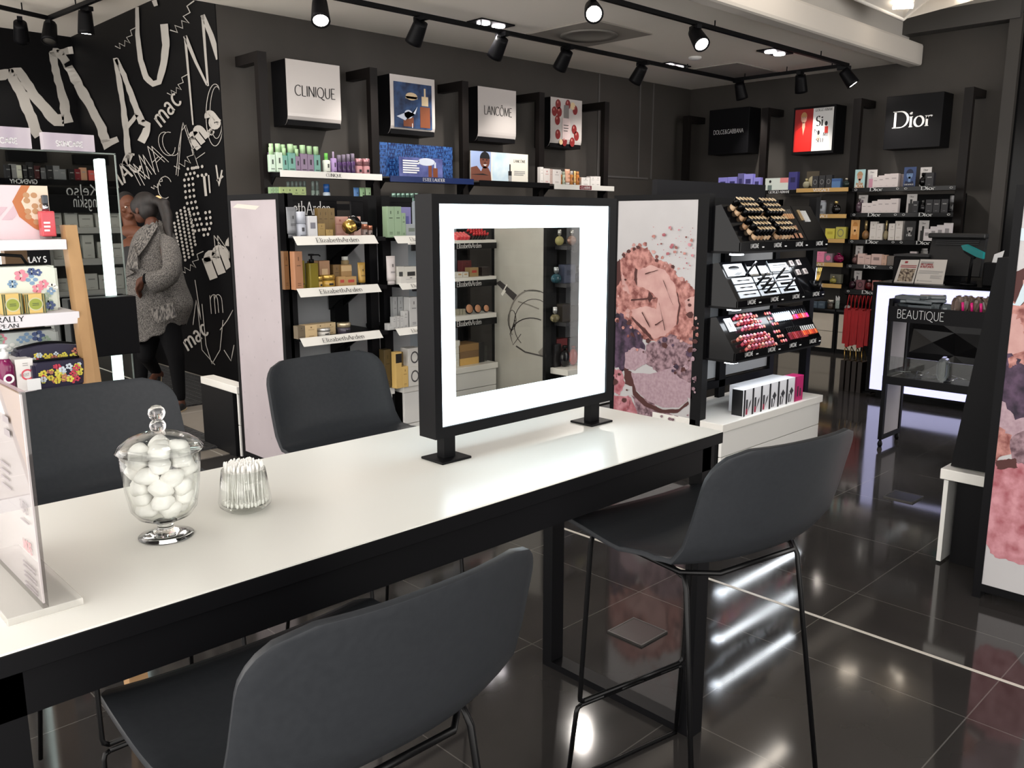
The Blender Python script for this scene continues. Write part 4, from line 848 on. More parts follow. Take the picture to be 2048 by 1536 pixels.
for k,(xl,xr,yt) in enumerate(((776,786,647),(785,792,634),(793,799,632),(800,807,633),(807,816,622),(798,806,595),(808,818,594),(819,836,594))): J(zA2[2],'carton',xl,xr,yt,['low white carton at the left of the second bay lowest shelf','slim white carton, first of three upright','slim white carton, second of three upright','slim white carton, third of three upright','medium white carton beside the slim ones','tall grey carton at the back, left','tall grey carton at the back, right','tall white carton next to the mirror frame edge'][k],'carton',col=(190,190,188) if k not in(5,6) else (150,152,152),mark=(110,110,110),dy=.06 if k in(5,6) else 0)
zb=.45
for k,(xl,xr,yt,c,m_,mk,l_,dy) in enumerate(((778,792,701,(84,70,42),(60,50,30),'std','dark gold carton on the white base, left back',.05),(791,803,704,(206,172,104),(24,22,20),'band','tall gold carton with black corner on the white base',0),(804,817,706,(112,92,56),(70,56,34),'std','brown gold carton behind the small gold one',.05),(804,816,733,(208,174,106),(140,110,60),'std','small gold carton on the white base',0),(817,842,733,(204,202,196),(70,70,70),'ring','white carton picturing pots, lower of two stacked',0))): J(zb,'carton',xl,xr,yt,l_,'carton',col=c,mark=m_,mk=mk,dy=dy)
loc,w,h=PB.slot(817,842,733,zb); lo=Vector((loc.x,loc.y,zb+h)); tag(add('carton',carton_mesh(w,h*.96,.08,(204,202,196),(70,70,70),'ring'),None,lo),'white carton picturing pots, upper of two stacked','carton')
# ---------- D : second labelled island seen through the frame
R=Root('island_display','island display with black labels and white shelf edges, seen through the mirror frame','display',(3.9,4.95,0),'black island displays')
R.p('post',Bx(3.72,3.78,5.05,5.1,0,1.585),BLK); R.p('back_panel',Bx(3.78,4.62,5.30,5.315,.3,1.585),mat('back_panel_blue_grey',(150,160,170),.45)); R.p('mullion',Bx(4.52,4.60,5.26,5.30,.3,1.585),BLK)
base(R,3.75,4.63,4.93,5.32,.32)
zD=[]
for k,(yt,ys0,ys1) in enumerate(((480,486,498),(554,561,574),(629,639,652))):
    zt=at(945,yt,y=4.97).z; z0=at(945,ys0,y=4.95).z; z1=at(945,ys1,y=4.95).z
    b=R.p('shelf',Bx(3.78,4.63,4.95,5.30,z0,zt),WHT); R.p('label_strip',Bx(3.80,4.63,4.945,4.96,z1,z0),BLK,b)
    a=at(914,ys0,y=4.943); c=at(963,ys0,y=4.943); R.p('lettering',MB().polys(letters('ElizabethArden',c.x-a.x,'serif',(z0-z1)*.75,thick=.13,thin=.05,gap=.09),((a.x+c.x)/2,4.9435,z1+(z0-z1)*.2),X_,Z_),TXW,b); zD.append(zt)
PD=Pl('y',5.0); 
def K(zz,kind,xl,xr,yt,lab,cat,**k): return item(kind,PD,xl,xr,yt,zz,lab,cat,k.pop('group',None),**k)
LIPS=MB().box(-.012,.012,-.012,.012,0,.045,.002).m(1).lathe([(.009,.045),(.009,.06),(.006,.068),(0,.07)],n=10).mesh('lipstick',[C(24,20,22,.25),C(190,44,50,.35)])
LIPR=MB().box(-.016,.016,-.012,.012,0,.03,.002).m(1).box(-.012,.012,-.01,.01,.03,.036).mesh('lip_palette',[C(196,60,70,.3),C(220,110,110,.4)])
for r in range(3):
    for c in range(4):
        p=PD.pt(916+c*7+r*2,474-r*6); o=add('lip_colour',LIPR,None,(p.x,5.02+r*.035,zD[0]+.001+r*.012)); o.rotation_euler=(.5,0,.3); tag(o,'red lip colour block on the top black-labelled shelf','lip colour','red lip colour blocks')
for r in range(3):
    for c in range(6):
        p=PD.pt(944+c*5.4,474-r*6); o=add('lipstick',LIPS,None,(p.x,5.02+r*.035,zD[0]+.001+r*.014)); o.rotation_euler=(.7,0,.2); tag(o,'black-cased red lipstick on the top black-labelled shelf','lipstick','black-cased lipsticks')
K(zD[1],'carton',940,957,535,'small gold-framed box with a red mark, middle black-labelled shelf','carton',col=(150,124,84),mark=(170,50,46),mk='block'); K(zD[1],'carton',945,963,522,'dark red box at the back of the middle black-labelled shelf','carton',col=(110,40,44),mark=(80,30,34),dy=.12); K(zD[1],'carton',964,979,534,'dark brown box near the poster frame','carton',col=(46,38,36),mark=(34,28,26))
for k in range(2): K(zD[1],'carton',914+12*k,925+12*k,544,['white tester block, left, middle black-labelled shelf','white tester block, right, middle black-labelled shelf'][k],'tester',col=(206,204,198),mark=(180,150,110),mk='block')
for k,(x0,x1) in enumerate(((932,948),(950,964),(968,980))):
    p=PD.pt((x0+x1)/2,621); r=(PD.pt(x1,621).x-PD.pt(x0,621).x)/2; t=thing('powder_compact','round open powder compact standing on the lowest black-labelled shelf','compact',(p.x,5.0,zD[2]),0,'round powder compacts')
    M=Matrix.Translation((0,.012,r))@Matrix.Rotation(math.radians(78),4,'X')
    part('case',MB().lathe([(0,-.008),(r*.95,-.008),(r,0),(r*.95,.006),(r*.85,.006)],n=24).xf(M),BLKG,t); part('powder',MB().lathe([(0,.0065),(r*.82,.0065),(r*.82,.003),(0,.003)],n=24).xf(M),mat('powder_tan',(196,142,108),.8),t)
for k in range(3): K(zD[2],'carton',914+6*k,919+6*k,618,'small glass foundation bottle left of the powder compacts','bottle',group='small foundation bottles',col=(150,146,128),mark=(100,98,86))
for k,(c,l_) in enumerate((((206,166,96),'gold box at the bottom of the stack on the white base'),((122,94,62),'brown box in the middle of the stack on the white base'),((150,116,72),'bronze box at the top of the stack on the white base'))):
    p=PD.pt(938,710); h=.055; tag(add('carton',carton_mesh(.21,h,.16,c,(90,70,44),'none'),None,(p.x,5.0,.32+k*h)),l_,'box')
p=PD.pt(962,700); tag(add('carton',carton_mesh(.07,.16,.16,(18,18,20),(40,40,40),'none'),None,(p.x+.02,5.02,.32)),'black box beside the stacked gold boxes','box')
for k in range(4): p=PD.pt(913,700); tag(add('carton',carton_mesh(.09,.05,.12,(214,212,202),(120,120,110),'none'),None,(p.x-.01,5.0,.32+k*.051)),['cream box at the bottom of the left stack on the white base','cream box second from the bottom of the left stack','cream box third from the bottom of the left stack','cream box on top of the left stack'][k],'box')
solo('acrylic_stand',MB().box(-.03,.03,0,.003,0,.13).box(-.03,.03,.003,.08,0,.003).box(-.03,-.027,.003,.08,.003,.07).box(.027,.03,.003,.08,.003,.07),ACR,'small empty clear acrylic stand beside the black box','stand',(PD.pt(972,700).x+.01,5.03,.32))
# ---------- C : perfume island with jewellery poster
R=Root('island_display','black perfume island with a pale poster of a bracelet, behind the mirror frame','display',(4.65,4.42,0),'black island displays')
ef=endcap(R,4.65,4.42,5.02,1.585)
def dc(pm):
    def Q(P,w,mi):
        pm.m(mi)
        for q in stroke(P,lambda a,b:w): 
            V=[at(px,py,x=4.6465) for px,py in q]; pm.face(V)
    def F(P,mi,off=0): pm.m(mi); pm.face([at(px,py,x=4.6468-off) for px,py in P])
    F([(1000,561),(1034,590),(1027,601),(992,566)],1); F([(1008,579),(1012,582),(1005,592),(1002,588)],2,.0005)
    Q([(1003,588),(1009,578),(1014,569)],2.2,2); Q(arc(1064,640,46,60,150,290,16),3,3); Q(arc(1068,648,40,50,130,300,14),1.4,1); Q([(1048,581),(1078,582),(1090,587)],1.6,1); Q([(1036,603),(1058,610),(1078,618)],2.6,3); Q([(1030,640),(1020,668),(1026,690),(1042,668)],1.6,1); Q(arc(1024,640,8,20,0,360,12),1.4,1)
    Q([(1032,692),(1050,704),(1092,714)],3,1); Q(arc(1062,668,40,32,190,300,10),2.2,1)
    F([(1076,704),(1090,690),(1092,712),(1082,714)],3)
poster(R,ef,4.648,4.452,4.99,.06,1.553,[noise_mat('poster_stone',(166,164,156),(178,176,168),3,.2,3,.3,.7),mat('print_charcoal',(58,54,54),.3),mat('print_bright',(226,224,216),.3),mat('print_shade',(120,116,110),.3)],dc)
for x0 in (4.70,5.6,6.5): R.p('post',Bx(x0,x0+.06,4.42,4.47,0,1.585),BLK)
R.p('back_panel',Bx(4.76,6.5,4.70,4.715,.3,1.585),mat('back_panel_dark',(92,94,98),.5)); R.p('mullion',Bx(5.05,5.13,4.66,4.70,.3,1.585),BLK)
base(R,4.70,6.56,4.24,4.72,.33)
zC=[]
for yt in (491,566,643):
    zz=at(1150,yt,y=4.31).z; R.p('shelf',Bx(4.74,6.5,4.30,4.70,zz-.03,zz),mat('shelf_charcoal',(44,44,47),.4)); R.p('shelf_lip',Bx(4.80,6.5,4.285,4.30,zz-.05,zz+.004),MATS['shelf_charcoal']); zC.append(zz)
PC=Pl('y',4.34)
def Lp(zz,kind,xl,xr,yt,lab,cat='perfume',**k): return item(kind,PC,xl,xr,yt,zz,lab,cat,k.pop('group',None),**k)
Lp(zC[0],'perfume',1118,1132,459,'square pale yellow perfume bottle on the top charcoal shelf',col=(206,196,128),cap=(190,190,186),capf=.4); Lp(zC[0],'perfume',1142,1157,460,'square pinkish perfume bottle on the top charcoal shelf',col=(206,166,150),cap=(190,190,186),capf=.36); Lp(zC[0],'perfume',1166,1192,452,'large round glass perfume bottle at the frame edge',col=(196,190,140),cap=(180,180,176),capf=.2,shape='round')
Lp(zC[1],'perfume',1109,1128,534,'blue-green perfume bottle on the middle charcoal shelf',col=(64,110,126),cap=(170,176,180),capf=.4); Lp(zC[1],'carton',1129,1151,529,'slate blue carton on the middle charcoal shelf','carton',col=(66,72,92),mark=(44,50,70),mk='block'); Lp(zC[1],'perfume',1155,1175,533,'dark blue perfume bottle on the middle charcoal shelf',col=(30,40,70),cap=(170,176,180),capf=.4); Lp(zC[1],'carton',1176,1186,531,'teal carton beside the dark blue bottle','carton',col=(34,70,76),mark=(30,50,56))
Lp(zC[2],'perfume',1108,1124,614,'small clear perfume bottle with chrome cap, lowest charcoal shelf',col=(150,140,106),cap=(210,212,214),capf=.45); Lp(zC[2],'carton',1125,1141,608,'dark brown carton, left of two on the lowest charcoal shelf','carton',col=(48,42,36),mark=(60,52,40)); Lp(zC[2],'carton',1143,1157,612,'dark brown carton, right of two on the lowest charcoal shelf','carton',col=(40,36,32),mark=(60,52,40)); Lp(zC[2],'perfume',1158,1168,604,'small grey perfume bottle on the lowest charcoal shelf',col=(120,116,110),cap=(150,150,152),capf=.4)
a=PC.pt(1150,605); 
Lp(.33,'perfume',1127,1144,691,'black perfume bottle on the white base behind the frame',col=(22,20,26),cap=(16,16,18),capf=.2); Lp(.33,'perfume',1145,1160,692,'ribbed red perfume bottle on the white base',col=(190,44,24),cap=(130,26,20),capf=.15,shape='round'); Lp(.33,'carton',1121,1134,690,'black carton behind the black bottle','carton',col=(24,22,24),mark=(40,40,40),dy=.06); Lp(.33,'carton',1133,1154,680,'dark red ribbed carton behind the red bottle','carton',col=(110,26,26),mark=(70,16,16),mk='block',dy=.1); Lp(.33,'carton',1156,1180,678,'dark carton on the white base near the frame edge','carton',col=(34,34,38),mark=(50,50,54),dy=.1); Lp(.33,'perfume',1171,1184,690,'brown glass perfume bottle at the frame edge',col=(120,88,66),cap=(90,80,70),capf=.25)
# ---------- B : make-up island with powder poster
R=Root('island_display','black make-up island with a crushed powder poster and sloping tester trays','display',(3.994,2.60,0),'black island displays')
ef=endcap(R,3.994,2.60,3.25,1.585)
CORAL=noise_mat('powder_coral',(118,66,62),(192,138,130),26,.7,9,.36,.62); PINK=noise_mat('powder_pink',(176,132,128),(202,164,158),9,.7,7,.3,.7); MAUV=noise_mat('powder_mauve',(86,62,70),(158,130,138),34,.7,9,.36,.62); LILA=noise_mat('powder_lilac',(150,124,134),(172,148,156),60,.7,3,.3,.7); PLUM=noise_mat('powder_plum',(34,24,40),(84,64,86),22,.7,9,.36,.64); ROSE=noise_mat('powder_rose',(146,74,82),(196,140,148),16,.7,8,.34,.62); DARKB=mat('powder_shadow',(74,40,38),.7); PGR=noise_mat('poster_grey',(176,174,175),(186,184,185),3,.4,3,.3,.7)
PMATS=[PGR,CORAL,PINK,MAUV,LILA,PLUM,ROSE,DARKB]
def powder(pm,MAP,X):
    n=[0]
    def F(P,mi,rough=3,sub=5):
        n[0]+=1; Q=[]
        for i,(x,y) in enumerate(P):
            x2,y2=P[(i+1)%len(P)]
            for k in range(sub): Q.append((x+(x2-x)*k/sub+random.uniform(-rough,rough)*(k>0),y+(y2-y)*k/sub+random.uniform(-rough,rough)*(k>0)))
        pm.m(mi); V=[]
        for x,y in Q: V.append(MAP(x,y,X-.0008-.00006*n[0]))
        f=pm.b.faces.new([pm.b.verts.new(v) for v in V]); f.material_index=mi
    F([(1231,545),(1240,520),(1262,496),(1295,494),(1305,512),(1322,520),(1345,530),(1352,548),(1378,566),(1391,580),(1390,690),(1340,690),(1300,682),(1232,650)],1)
    F([(1231,525),(1240,520),(1243,560),(1232,575)],7,1); F([(1242,540),(1250,560),(1262,590),(1246,580)],2,1.5); 
    F([(1275,540),(1300,530),(1330,540),(1350,570),(1358,610),(1352,650),(1330,672),(1308,678),(1290,655),(1268,645),(1262,620),(1290,612),(1312,618),(1316,596),(1296,580),(1274,572)],2,1.5); F([(1270,535),(1275,540),(1274,572),(1268,560)],7,.8); F([(1352,575),(1361,610),(1355,650),(1353,648),(1358,610)],7,1); F([(1262,632),(1290,657),(1308,680),(1302,680),(1264,638)],7,1); F([(1298,582),(1306,592),(1300,606),(1294,598)],7,1)
    F([(1229,628),(1240,625),(1262,650),(1280,665),(1290,690),(1292,720),(1262,740),(1244,745),(1228,730)],5,3); F([(1292,690),(1340,668),(1388,690),(1384,790),(1350,760),(1310,740),(1290,725)],3,3); F([(1370,600),(1391,590),(1390,640),(1372,624)],2,2); F([(1355,660),(1390,630),(1389,690),(1360,680)],1,2)
    F([(1250,705),(1268,694),(1290,700),(1294,725),(1270,742),(1250,738)],4,2); F([(1228,738),(1242,740),(1250,765),(1240,790),(1227,785)],6,2); F([(1226,790),(1262,795),(1278,830),(1300,838),(1226,822)],6,2); F([(1262,790),(1300,800),(1330,825),(1370,838),(1330,846),(1280,838)],3,2)
    F([(1248,735),(1264,745),(1270,775),(1250,768)],7,1.5); F([(1262,745),(1300,748),(1345,735),(1362,760),(1376,800),(1358,815),(1325,815),(1295,802),(1272,780)],4,1); F([(1262,748),(1272,782),(1296,806),(1325,819),(1358,818),(1376,802),(1378,808),(1355,826),(1320,826),(1288,812),(1266,790)],7,.6); F([(1356,755),(1384,765),(1382,800),(1368,790)],4,2)
    def crumb(x,y,sz,mi): 
        m=random.choice((5,6,7)); F([(x+sz*random.uniform(.6,1.1)*math.cos(6.283*q/m),y+sz*random.uniform(.6,1.1)*math.sin(6.283*q/m)) for q in range(m)],mi,.1,1)
    for P,mis,nn,sz in (([(1240,520),(1262,496),(1295,494),(1322,520),(1352,546),(1391,582)],(1,2,7,1),5,6),([(1385,600),(1386,680)],(1,2,7),8,8),([(1250,540),(1240,600),(1250,640),(1290,670)],(1,2,7,1),6,7),([(1300,690),(1385,680),(1380,740),(1330,735)],(3,4,7,5),9,8),([(1300,715),(1380,705),(1385,780)],(3,4,3),9,6),([(1232,640),(1262,665),(1285,700)],(5,5,7,1),6,7),([(1230,730),(1240,780),(1262,800)],(6,6,7),5,7),([(1230,800),(1290,835),(1370,838)],(6,3,4),5,6),([(1355,680),(1390,640)],(1,2),5,6)):
        for (p,q) in zip(P,P[1:]):
            for k in range(nn): u=random.random(); crumb(p[0]+(q[0]-p[0])*u+random.uniform(-9,9),p[1]+(q[1]-p[1])*u+random.uniform(-9,9),random.uniform(.25,1)*sz,random.choice(mis))
    for (p,q,w) in (((1262,600),(1312,596),2),((1318,606),(1330,660),1.6),((1326,560),(1346,610),1.2),((1284,625),(1300,655),2.2),((1310,650),(1326,640),1.6),((1290,548),(1316,540),1.2)): F([(p[0],p[1]-w),(q[0],q[1]-w*.4),(q[0],q[1]+w*.4),(p[0],p[1]+w)],7,.8,4)
    for k in range(60):
        x=random.uniform(1300,1390); y=random.uniform(452,548)
        if y>500+max(0,(x-1315))*.75: continue
        crumb(x,y,random.choice((1,1.2,1.6,2.2,4.2)),6 if k%3 else 1)
poster(R,ef,3.992,2.632,3.22,.06,1.553,PMATS,lambda pm:powder(pm,lambda x,y,X:Vector((X,min(3.22,max(2.632,at(x,y,x=X).y)),min(1.553,max(.06,at(x,y,x=X).z)))),3.992))
for x0 in (3.99,5.235): R.p('post',Bx(x0,x0+.055,2.62,2.67,.0,1.585),BLK)
R.p('top_rail',Bx(4.05,5.29,2.88,2.93,1.53,1.575),BLK); R.p('back_panel',Bx(4.04,5.23,2.90,2.915,.47,1.53),mat('back_panel_light',(176,180,184),.4)); R.p('mullion',Bx(4.60,4.67,2.87,2.90,.34,1.53),BLK); R.p('low_rail',Bx(4.04,5.235,2.87,2.92,.41,.455),BLK)
R.p('post',Bx(5.235,5.29,2.88,2.93,0,1.575),BLK)
base(R,3.99,5.161,2.452,2.93,.342)
R.p('back_header',Bx(4.58,5.93,3.38,3.42,1.50,1.70),mat('header_charcoal',(26,26,29),.45,spec=.15))
R.p('back_header_post',Bx(4.58,4.64,3.40,3.45,0,1.55),BLK); R.p('back_header_post',Bx(5.87,5.93,3.40,3.45,0,1.55),BLK)
# tester trays
TR=[]
for n,(zt,zm,zl,lab) in enumerate(((1.526,1.328,1.281,'top sloping black tester tray of foundations and compacts'),(1.220,1.018,.985,'middle sloping black tester tray of mascaras and brow products'),(.925,.738,.695,'lowest sloping black tester tray of lipsticks and glosses'))):
    x0,x1,yf,yb=4.02,5.005,2.42,2.545; t=thing('tester_tray',lab,'display tray',(x0,yf,zl),0,'sloping tester trays'); w=x1-x0
    def L(x,y,z_): return (x-x0,y-yf,z_-zl)
    for s in (x0,x1-.01): part('side_panel',MB().quadbox([L(s,yf,zl),L(s,yf,zm),L(s,yb,zt),L(s,2.86,zt-.06),L(s,2.86,zl)],(.01,0,0)),BLKG,t)
    part('sloping_face',MB().quadbox([L(x0+.01,yf,zm),L(x1-.01,yf,zm),L(x1-.01,yb,zt),L(x0+.01,yb,zt)],(0,.012,-.006)),BLKG,t)
    lip=part('front_lip',MB().box(0,w,-.004,.006,0,zm-zl),BLKG,t)
    part('top_board',MB().quadbox([L(x0+.01,yb,zt),L(x1-.01,yb,zt),L(x1-.01,2.86,zt-.06),L(x0+.01,2.86,zt-.06)],(0,0,-.008)),BLK,t); part('bottom_board',MB().box(0,w,0,.44,-.012,0),BLK,t)
    tx=MB()
    for k in range(4): tx.polys(letters('LANCOME',.08,'sans',.022,thick=.17,gap=.2),(w*(.14+.25*k),-.0055,(zm-zl)*.35),X_,Z_); tx.polys([rect(-.012,.012,0,.006)],(w*(.23+.25*k),-.0055,(zm-zl)*.35),X_,Z_)
    part('lettering',tx,TXW,lip)
    for k in (1,2,3): part('divider',MB().quadbox([L(x0+w*k/4,yf-.002,zl),L(x0+w*k/4,yf-.002,zm),L(x0+w*k/4,yb-.002,zt),L(x0+w*k/4,yb+.003,zt),L(x0+w*k/4,yf+.004,zl)],(.003,0,0)),BLK,t)
    # small strip light under the tray
    part('strip_light',MB().box(.03,.09,.03,.08,-.022,-.012),mat('strip_lit',(240,246,255),.4,emit=14,ec=(235,244,255)),t)
    L_=bpy.data.lights.new('tray_glow','AREA'); L_.shape='RECTANGLE'; L_.size=.9; L_.size_y=.05; L_.energy=1.6; L_.color=(.9,.95,1); lo=bpy.data.objects.new('tray_glow',L_); COL.objects.link(lo); lo.parent=t; lo.location=(w/2,.03,-.03)
    TR.append((x0,x1,yf,yb,zm,zt))
def on(n,u,v,h=0):
    x0,x1,yf,yb,zm,zt=TR[n]; s=Vector((0,yb-yf,zt-zm)); nn=Vector((0,-(zt-zm),yb-yf)).normalized()
    return Vector((x0+u*(x1-x0),yf,zm))+s*v+nn*h
SL=[math.atan2(t[5]-t[4],t[3]-t[2]) for t in TR]
def put(me,n,u,v,label,cat,group,name,rx=None,rz=0,h=.001):
    o=add(name,me,None,on(n,u,v,h)); o.rotation_euler=(SL[n] if rx is None else rx,0,rz); return tag(o,label,cat,group)
def put_t(meshes,n,u,v,label,cat,group,name,rx=None,rz=0,h=.001):
    t=thing(name,label,cat,on(n,u,v,h),0,group); t.rotation_euler=(SL[n] if rx is None else rx,0,rz)
    for nm,me in meshes: add(nm,me,t)
    return t
# foundations : local z runs out of the tray
FB=[MB().lathe([(0,0),(.0155,0),(.0165,.004),(.0165,.036),(.012,.042),(0,.042)],n=14).mesh('bottle_glass',C(*c,.15)) for c in ((206,178,146),(196,164,130),(180,146,112),(160,124,92))]
FC=MB().lathe([(0,.042),(.0165,.042),(.0165,.083),(.014,.0835),(0,.0835)],n=14).mesh('cap',BLKG)
FD=[MB().lathe([(0,.0838),(.0152,.0838),(.0152,.0842),(0,.0842)],n=14).mesh('shade_dot',C(*c,.5)) for c in ((222,200,166),(214,190,154),(204,178,140),(196,168,128))]
for r,v in enumerate((.90,.76,.62,.40,.26,.12)):
    for c in range(10):
        u=(.085+c*.036) if c<5 else (.325+(c-5)*.036); u+=.02*(r%3)+(.03 if r>2 else 0)
        put_t((('bottle_glass',FB[(r+c)%4]),('cap',FC),('shade_dot',FD[(r*2+c)%4])),0,u,v-.03,'black-capped foundation tester in the %s row of the top sloping tray'%('highest','second','third','fourth','fifth','lowest')[r],'foundation','foundation testers, %s row'%('highest','second','third','fourth','fifth','lowest')[r],'foundation_bottle',rx=math.radians(36),h=-.02)
CONM=MB().box(-.009,.009,-.032,.0,0,.012,.002).mesh('body',C(196,150,108,.3)); CONC=MB().box(-.008,.008,.0,.03,0,.011,.002).mesh('cap',C(70,68,66,.25))
for c in range(7): put_t((('body',CONM),('cap',CONC)),0,.535+c*.026,.74,'peach concealer tube with grey cap in the third section of the top tray','concealer','peach concealer tubes','concealer_tube')
PC_=MB().box(-.019,.019,-.019,.019,0,.007,.001).m(1).box(-.015,.015,-.015,.015,.007,.0078).mesh('compact',[BLKG,C(176,130,102,.6)]); PC2=MB().box(-.019,.019,-.019,.019,0,.007,.001).m(1).box(-.015,.015,-.015,.015,.007,.0078).mesh('compact',[BLKG,C(150,104,78,.6)])
for r in range(2):
    for c in range(3): put(PC_ if (r+c)%2 else PC2,0,.56+c*.052+.012*r,.34-.22*r,'square tan powder compact in the %s row of the top tray'%('upper','lower')[r],'compact','square powder compacts, %s row'%('upper','lower')[r],'powder_compact')
PEN=MB().box(-.003,.003,-.035,.035,0,.006).mesh('brow_pencil',C(206,180,140,.3,metal=.3)); PEW=MB().box(-.0025,.0025,-.045,.03,0,.006).mesh('brow_pencil',C(225,225,225,.3))
for c in range(6): put(PEN if c<2 else PEW,0,.80+c*.018,.72,['tan brow pencil','white brow pencil'][c>1]+' in the last section of the top tray','pencil',['tan brow pencils','white brow pencils'][c>1],'brow_pencil')
# middle tray
PANW=mat('tray_white_card',(206,214,224),.35); 
def scard(n,u0,u1,v0,v1,label,marks,name='tester_card',cat='card',m0=None):
    x0,x1,yf,yb,zm,zt=TR[n]; w=(u1-u0)*(x1-x0); H=math.hypot(zt-zm,yb-yf)*(v1-v0); t=thing(name,label,cat,on(n,(u0+u1)/2,v0,.0012)); t.rotation_euler=(SL[n],0,0)
    part('card',MB().box(-w/2,w/2,0,H,0,.004),m0 or PANW,t)
    if marks: part('print',MB().polys([[(x*w,y*H) for x,y in q] for q in marks],(0,0,.0046),X_,Y_),BLKG,t)
wand=[[(-.35,.5),(-.2,.62),(.0,.55),(.3,.6),(.36,.5),(.3,.4),(0,.47),(-.2,.38)]]; rough_=[[(-.3,.35),(-.1,.5),(.1,.42),(.3,.3),(.1,.22),(-.1,.3)]]
scard(1,.02,.21,.62,.93,'white card picturing black mascara in the first section of the middle tray',[disc(-.02,.66,.3,.17),[(-.2,.1),(.05,.3),(.34,.24),(.1,.06)]])
for k,(v0) in enumerate((.42,.24,.06)):
    for j,(u0,u1) in enumerate(((.04,.245),(.265,.47),(.49,.69))):
        scard(1,u0,u1,v0,v0+.15,'white tester strip with black smear, %s of the %s stack, middle tray'%(('top','middle','bottom')[k],('first','second','third')[j]),wand if j<1 else [rect(-.34,.34,.3,.7)])
MIRR=mat('tray_mirror',(235,238,240),.03,1)
def smir(u0,u1,v0,v1,label):
    x0,x1,yf,yb,zm,zt=TR[1]; w=(u1-u0)*(x1-x0); H=math.hypot(zt-zm,yb-yf)*(v1-v0); t=thing('tray_mirror',label,'mirror',on(1,(u0+u1)/2,v0,.002)); t.rotation_euler=(SL[1],0,0)
    part('frame',MB().box(-w/2,w/2,0,H,0,.006),BLKG,t); part('glass',MB().box(-w/2+.006,w/2-.006,.006,H-.006,.006,.007),MIRR,t)
smir(.235,.335,.56,.97,'small tilted mirror, left of two in the middle tray'); smir(.355,.455,.56,.97,'small tilted mirror, right of two in the middle tray')
scard(1,.49,.70,.66,.95,'white box card picturing brow pens in the middle tray',[rect(-.5,.5,.75,1),rect(-.36,.3,.3,.4),rect(-.3,.4,.5,.58)])
EY=MB().box(-.02,.02,-.018,.018,0,.008,.001).m(1).box(-.012,.012,-.011,.011,.008,.0086).mesh('eyeshadow',[C(190,180,176,.3,metal=.4),C(96,86,84,.6)])
for k,(u,v,l_) in enumerate(((.76,.84,'upper left'),(.85,.85,'upper right'),(.79,.58,'lower left'),(.88,.59,'lower right'))): put(EY,1,u,v,'square eyeshadow palette at the %s of four in the middle tray'%l_,'eyeshadow','eyeshadow palettes','eyeshadow_palette')
WN=MB().tube([(0,0,0),(0,0,.085)],.007,10).m(1).tube([(0,0,.085),(0,0,.10)],.005,8).mesh('mascara',[BLKG,C(190,190,195,.2,metal=.6)])
for k,(u,v,tl,l_) in enumerate(((.20,.62,.0,'first'),(.27,.35,.1,'second'),(.30,.22,.05,'third'),(.325,.12,.0,'fourth'),(.50,.45,.1,'fifth'),(.53,.12,.15,'last'))): o=put(WN,1,u,v,'black mascara sticking out of the middle tray, %s from the left'%l_,'mascara','black mascaras in the middle tray','mascara',rx=SL[1]-.35,rz=0); 
t=thing('brush_pot','black pot of gold-handled brushes at the right end of the middle tray','pot',on(1,.90,.08,.002)); part('pot',MB().lathe([(0,0),(.032,0),(.036,.05),(.032,.05),(.029,.004),(0,.004)],(0,0,0),18),BLKG,t)
for k in range(4): tag(add('make_up_brush',MB().tube([(0,0,0),(.02+.006*k,-.004*k,.12)],.0035,8).mesh('make_up_brush',GOLD if k else CHR),None,on(1,.90,.08,.0)+Vector((-.012+k*.008,0,.008))),'gold make-up brush in the black pot on the middle tray' if k else 'silver make-up brush in the black pot on the middle tray','brush',None if not k else 'gold make-up brushes')
# lowest tray
def LIPm(c,c2=(206,206,208)): return [('case',MB().lathe([(0,0),(.0095,0),(.0095,.036),(0,.036)],n=12).mesh('case',C(*c,.3))),('cap',MB().lathe([(0,.036),(.0097,.036),(.0097,.05),(.007,.0515),(0,.0515)],n=12).mesh('cap',C(*c2,.12,metal=.5)))]
RED=((176,60,80),(196,80,90),(206,104,100),(170,40,50),(190,90,110),(150,40,60),(206,120,104),(160,70,84))
LM=[LIPm(c,c2) for c,c2 in zip(RED,((216,130,150),(224,150,160),(226,160,150),(206,90,96),(206,140,170),(180,80,100),(226,170,150),(190,110,130)))]
for r,(v,n_,u0,du,l_) in enumerate(((.86,5,.15,.037,'highest'),(.70,5,.165,.037,'second'),(.54,5,.18,.037,'third'),(.30,8,.085,.037,'fourth'),(.16,8,.105,.037,'fifth'),(.02,8,.12,.037,'lowest'))):
    for c in range(n_): put_t(LM[(c*3+r*2)%8],2,u0+c*du,v,'lipstick tester in the %s row at the left of the lowest tray'%l_,'lipstick','lipstick testers, %s row'%l_,'lipstick_tester',rx=math.radians(44),h=-.016)
SWT=[MB().lathe([(0,0),(.010,0),(.010,.003),(0,.003)],n=12).mesh('swatch',C(*c,.5)) for c in ((214,128,110),(206,90,80),(224,150,140),(214,110,130))]
for b,(u0,vv,l_) in enumerate(((.345,(.88,.72,.56),'upper left'),(.50,(.90,.74,.58),'upper right'),(.375,(.32,.18,.04),'lower left'),(.50,(.36,.22,.08),'lower right'))):
    for r in range(3):
        for c in range(3): put(SWT[(r+c+b)%4],2,u0+.027*c+.012*r,vv[r],'round lip shade swatch in the %s block of the lowest tray'%l_,'swatch','lip shade swatches, %s block'%l_,'shade_swatch')
GLO=[[('tube',MB().box(-.007,.007,-.045,.0,0,.012,.002).mesh('tube',C(*c,.15))),('cap',MB().box(-.0065,.0065,.0,.035,0,.0115,.002).mesh('cap',BLKG))] for c in ((126,34,50),(110,24,30),(150,40,46),(160,60,70),(130,30,34))]
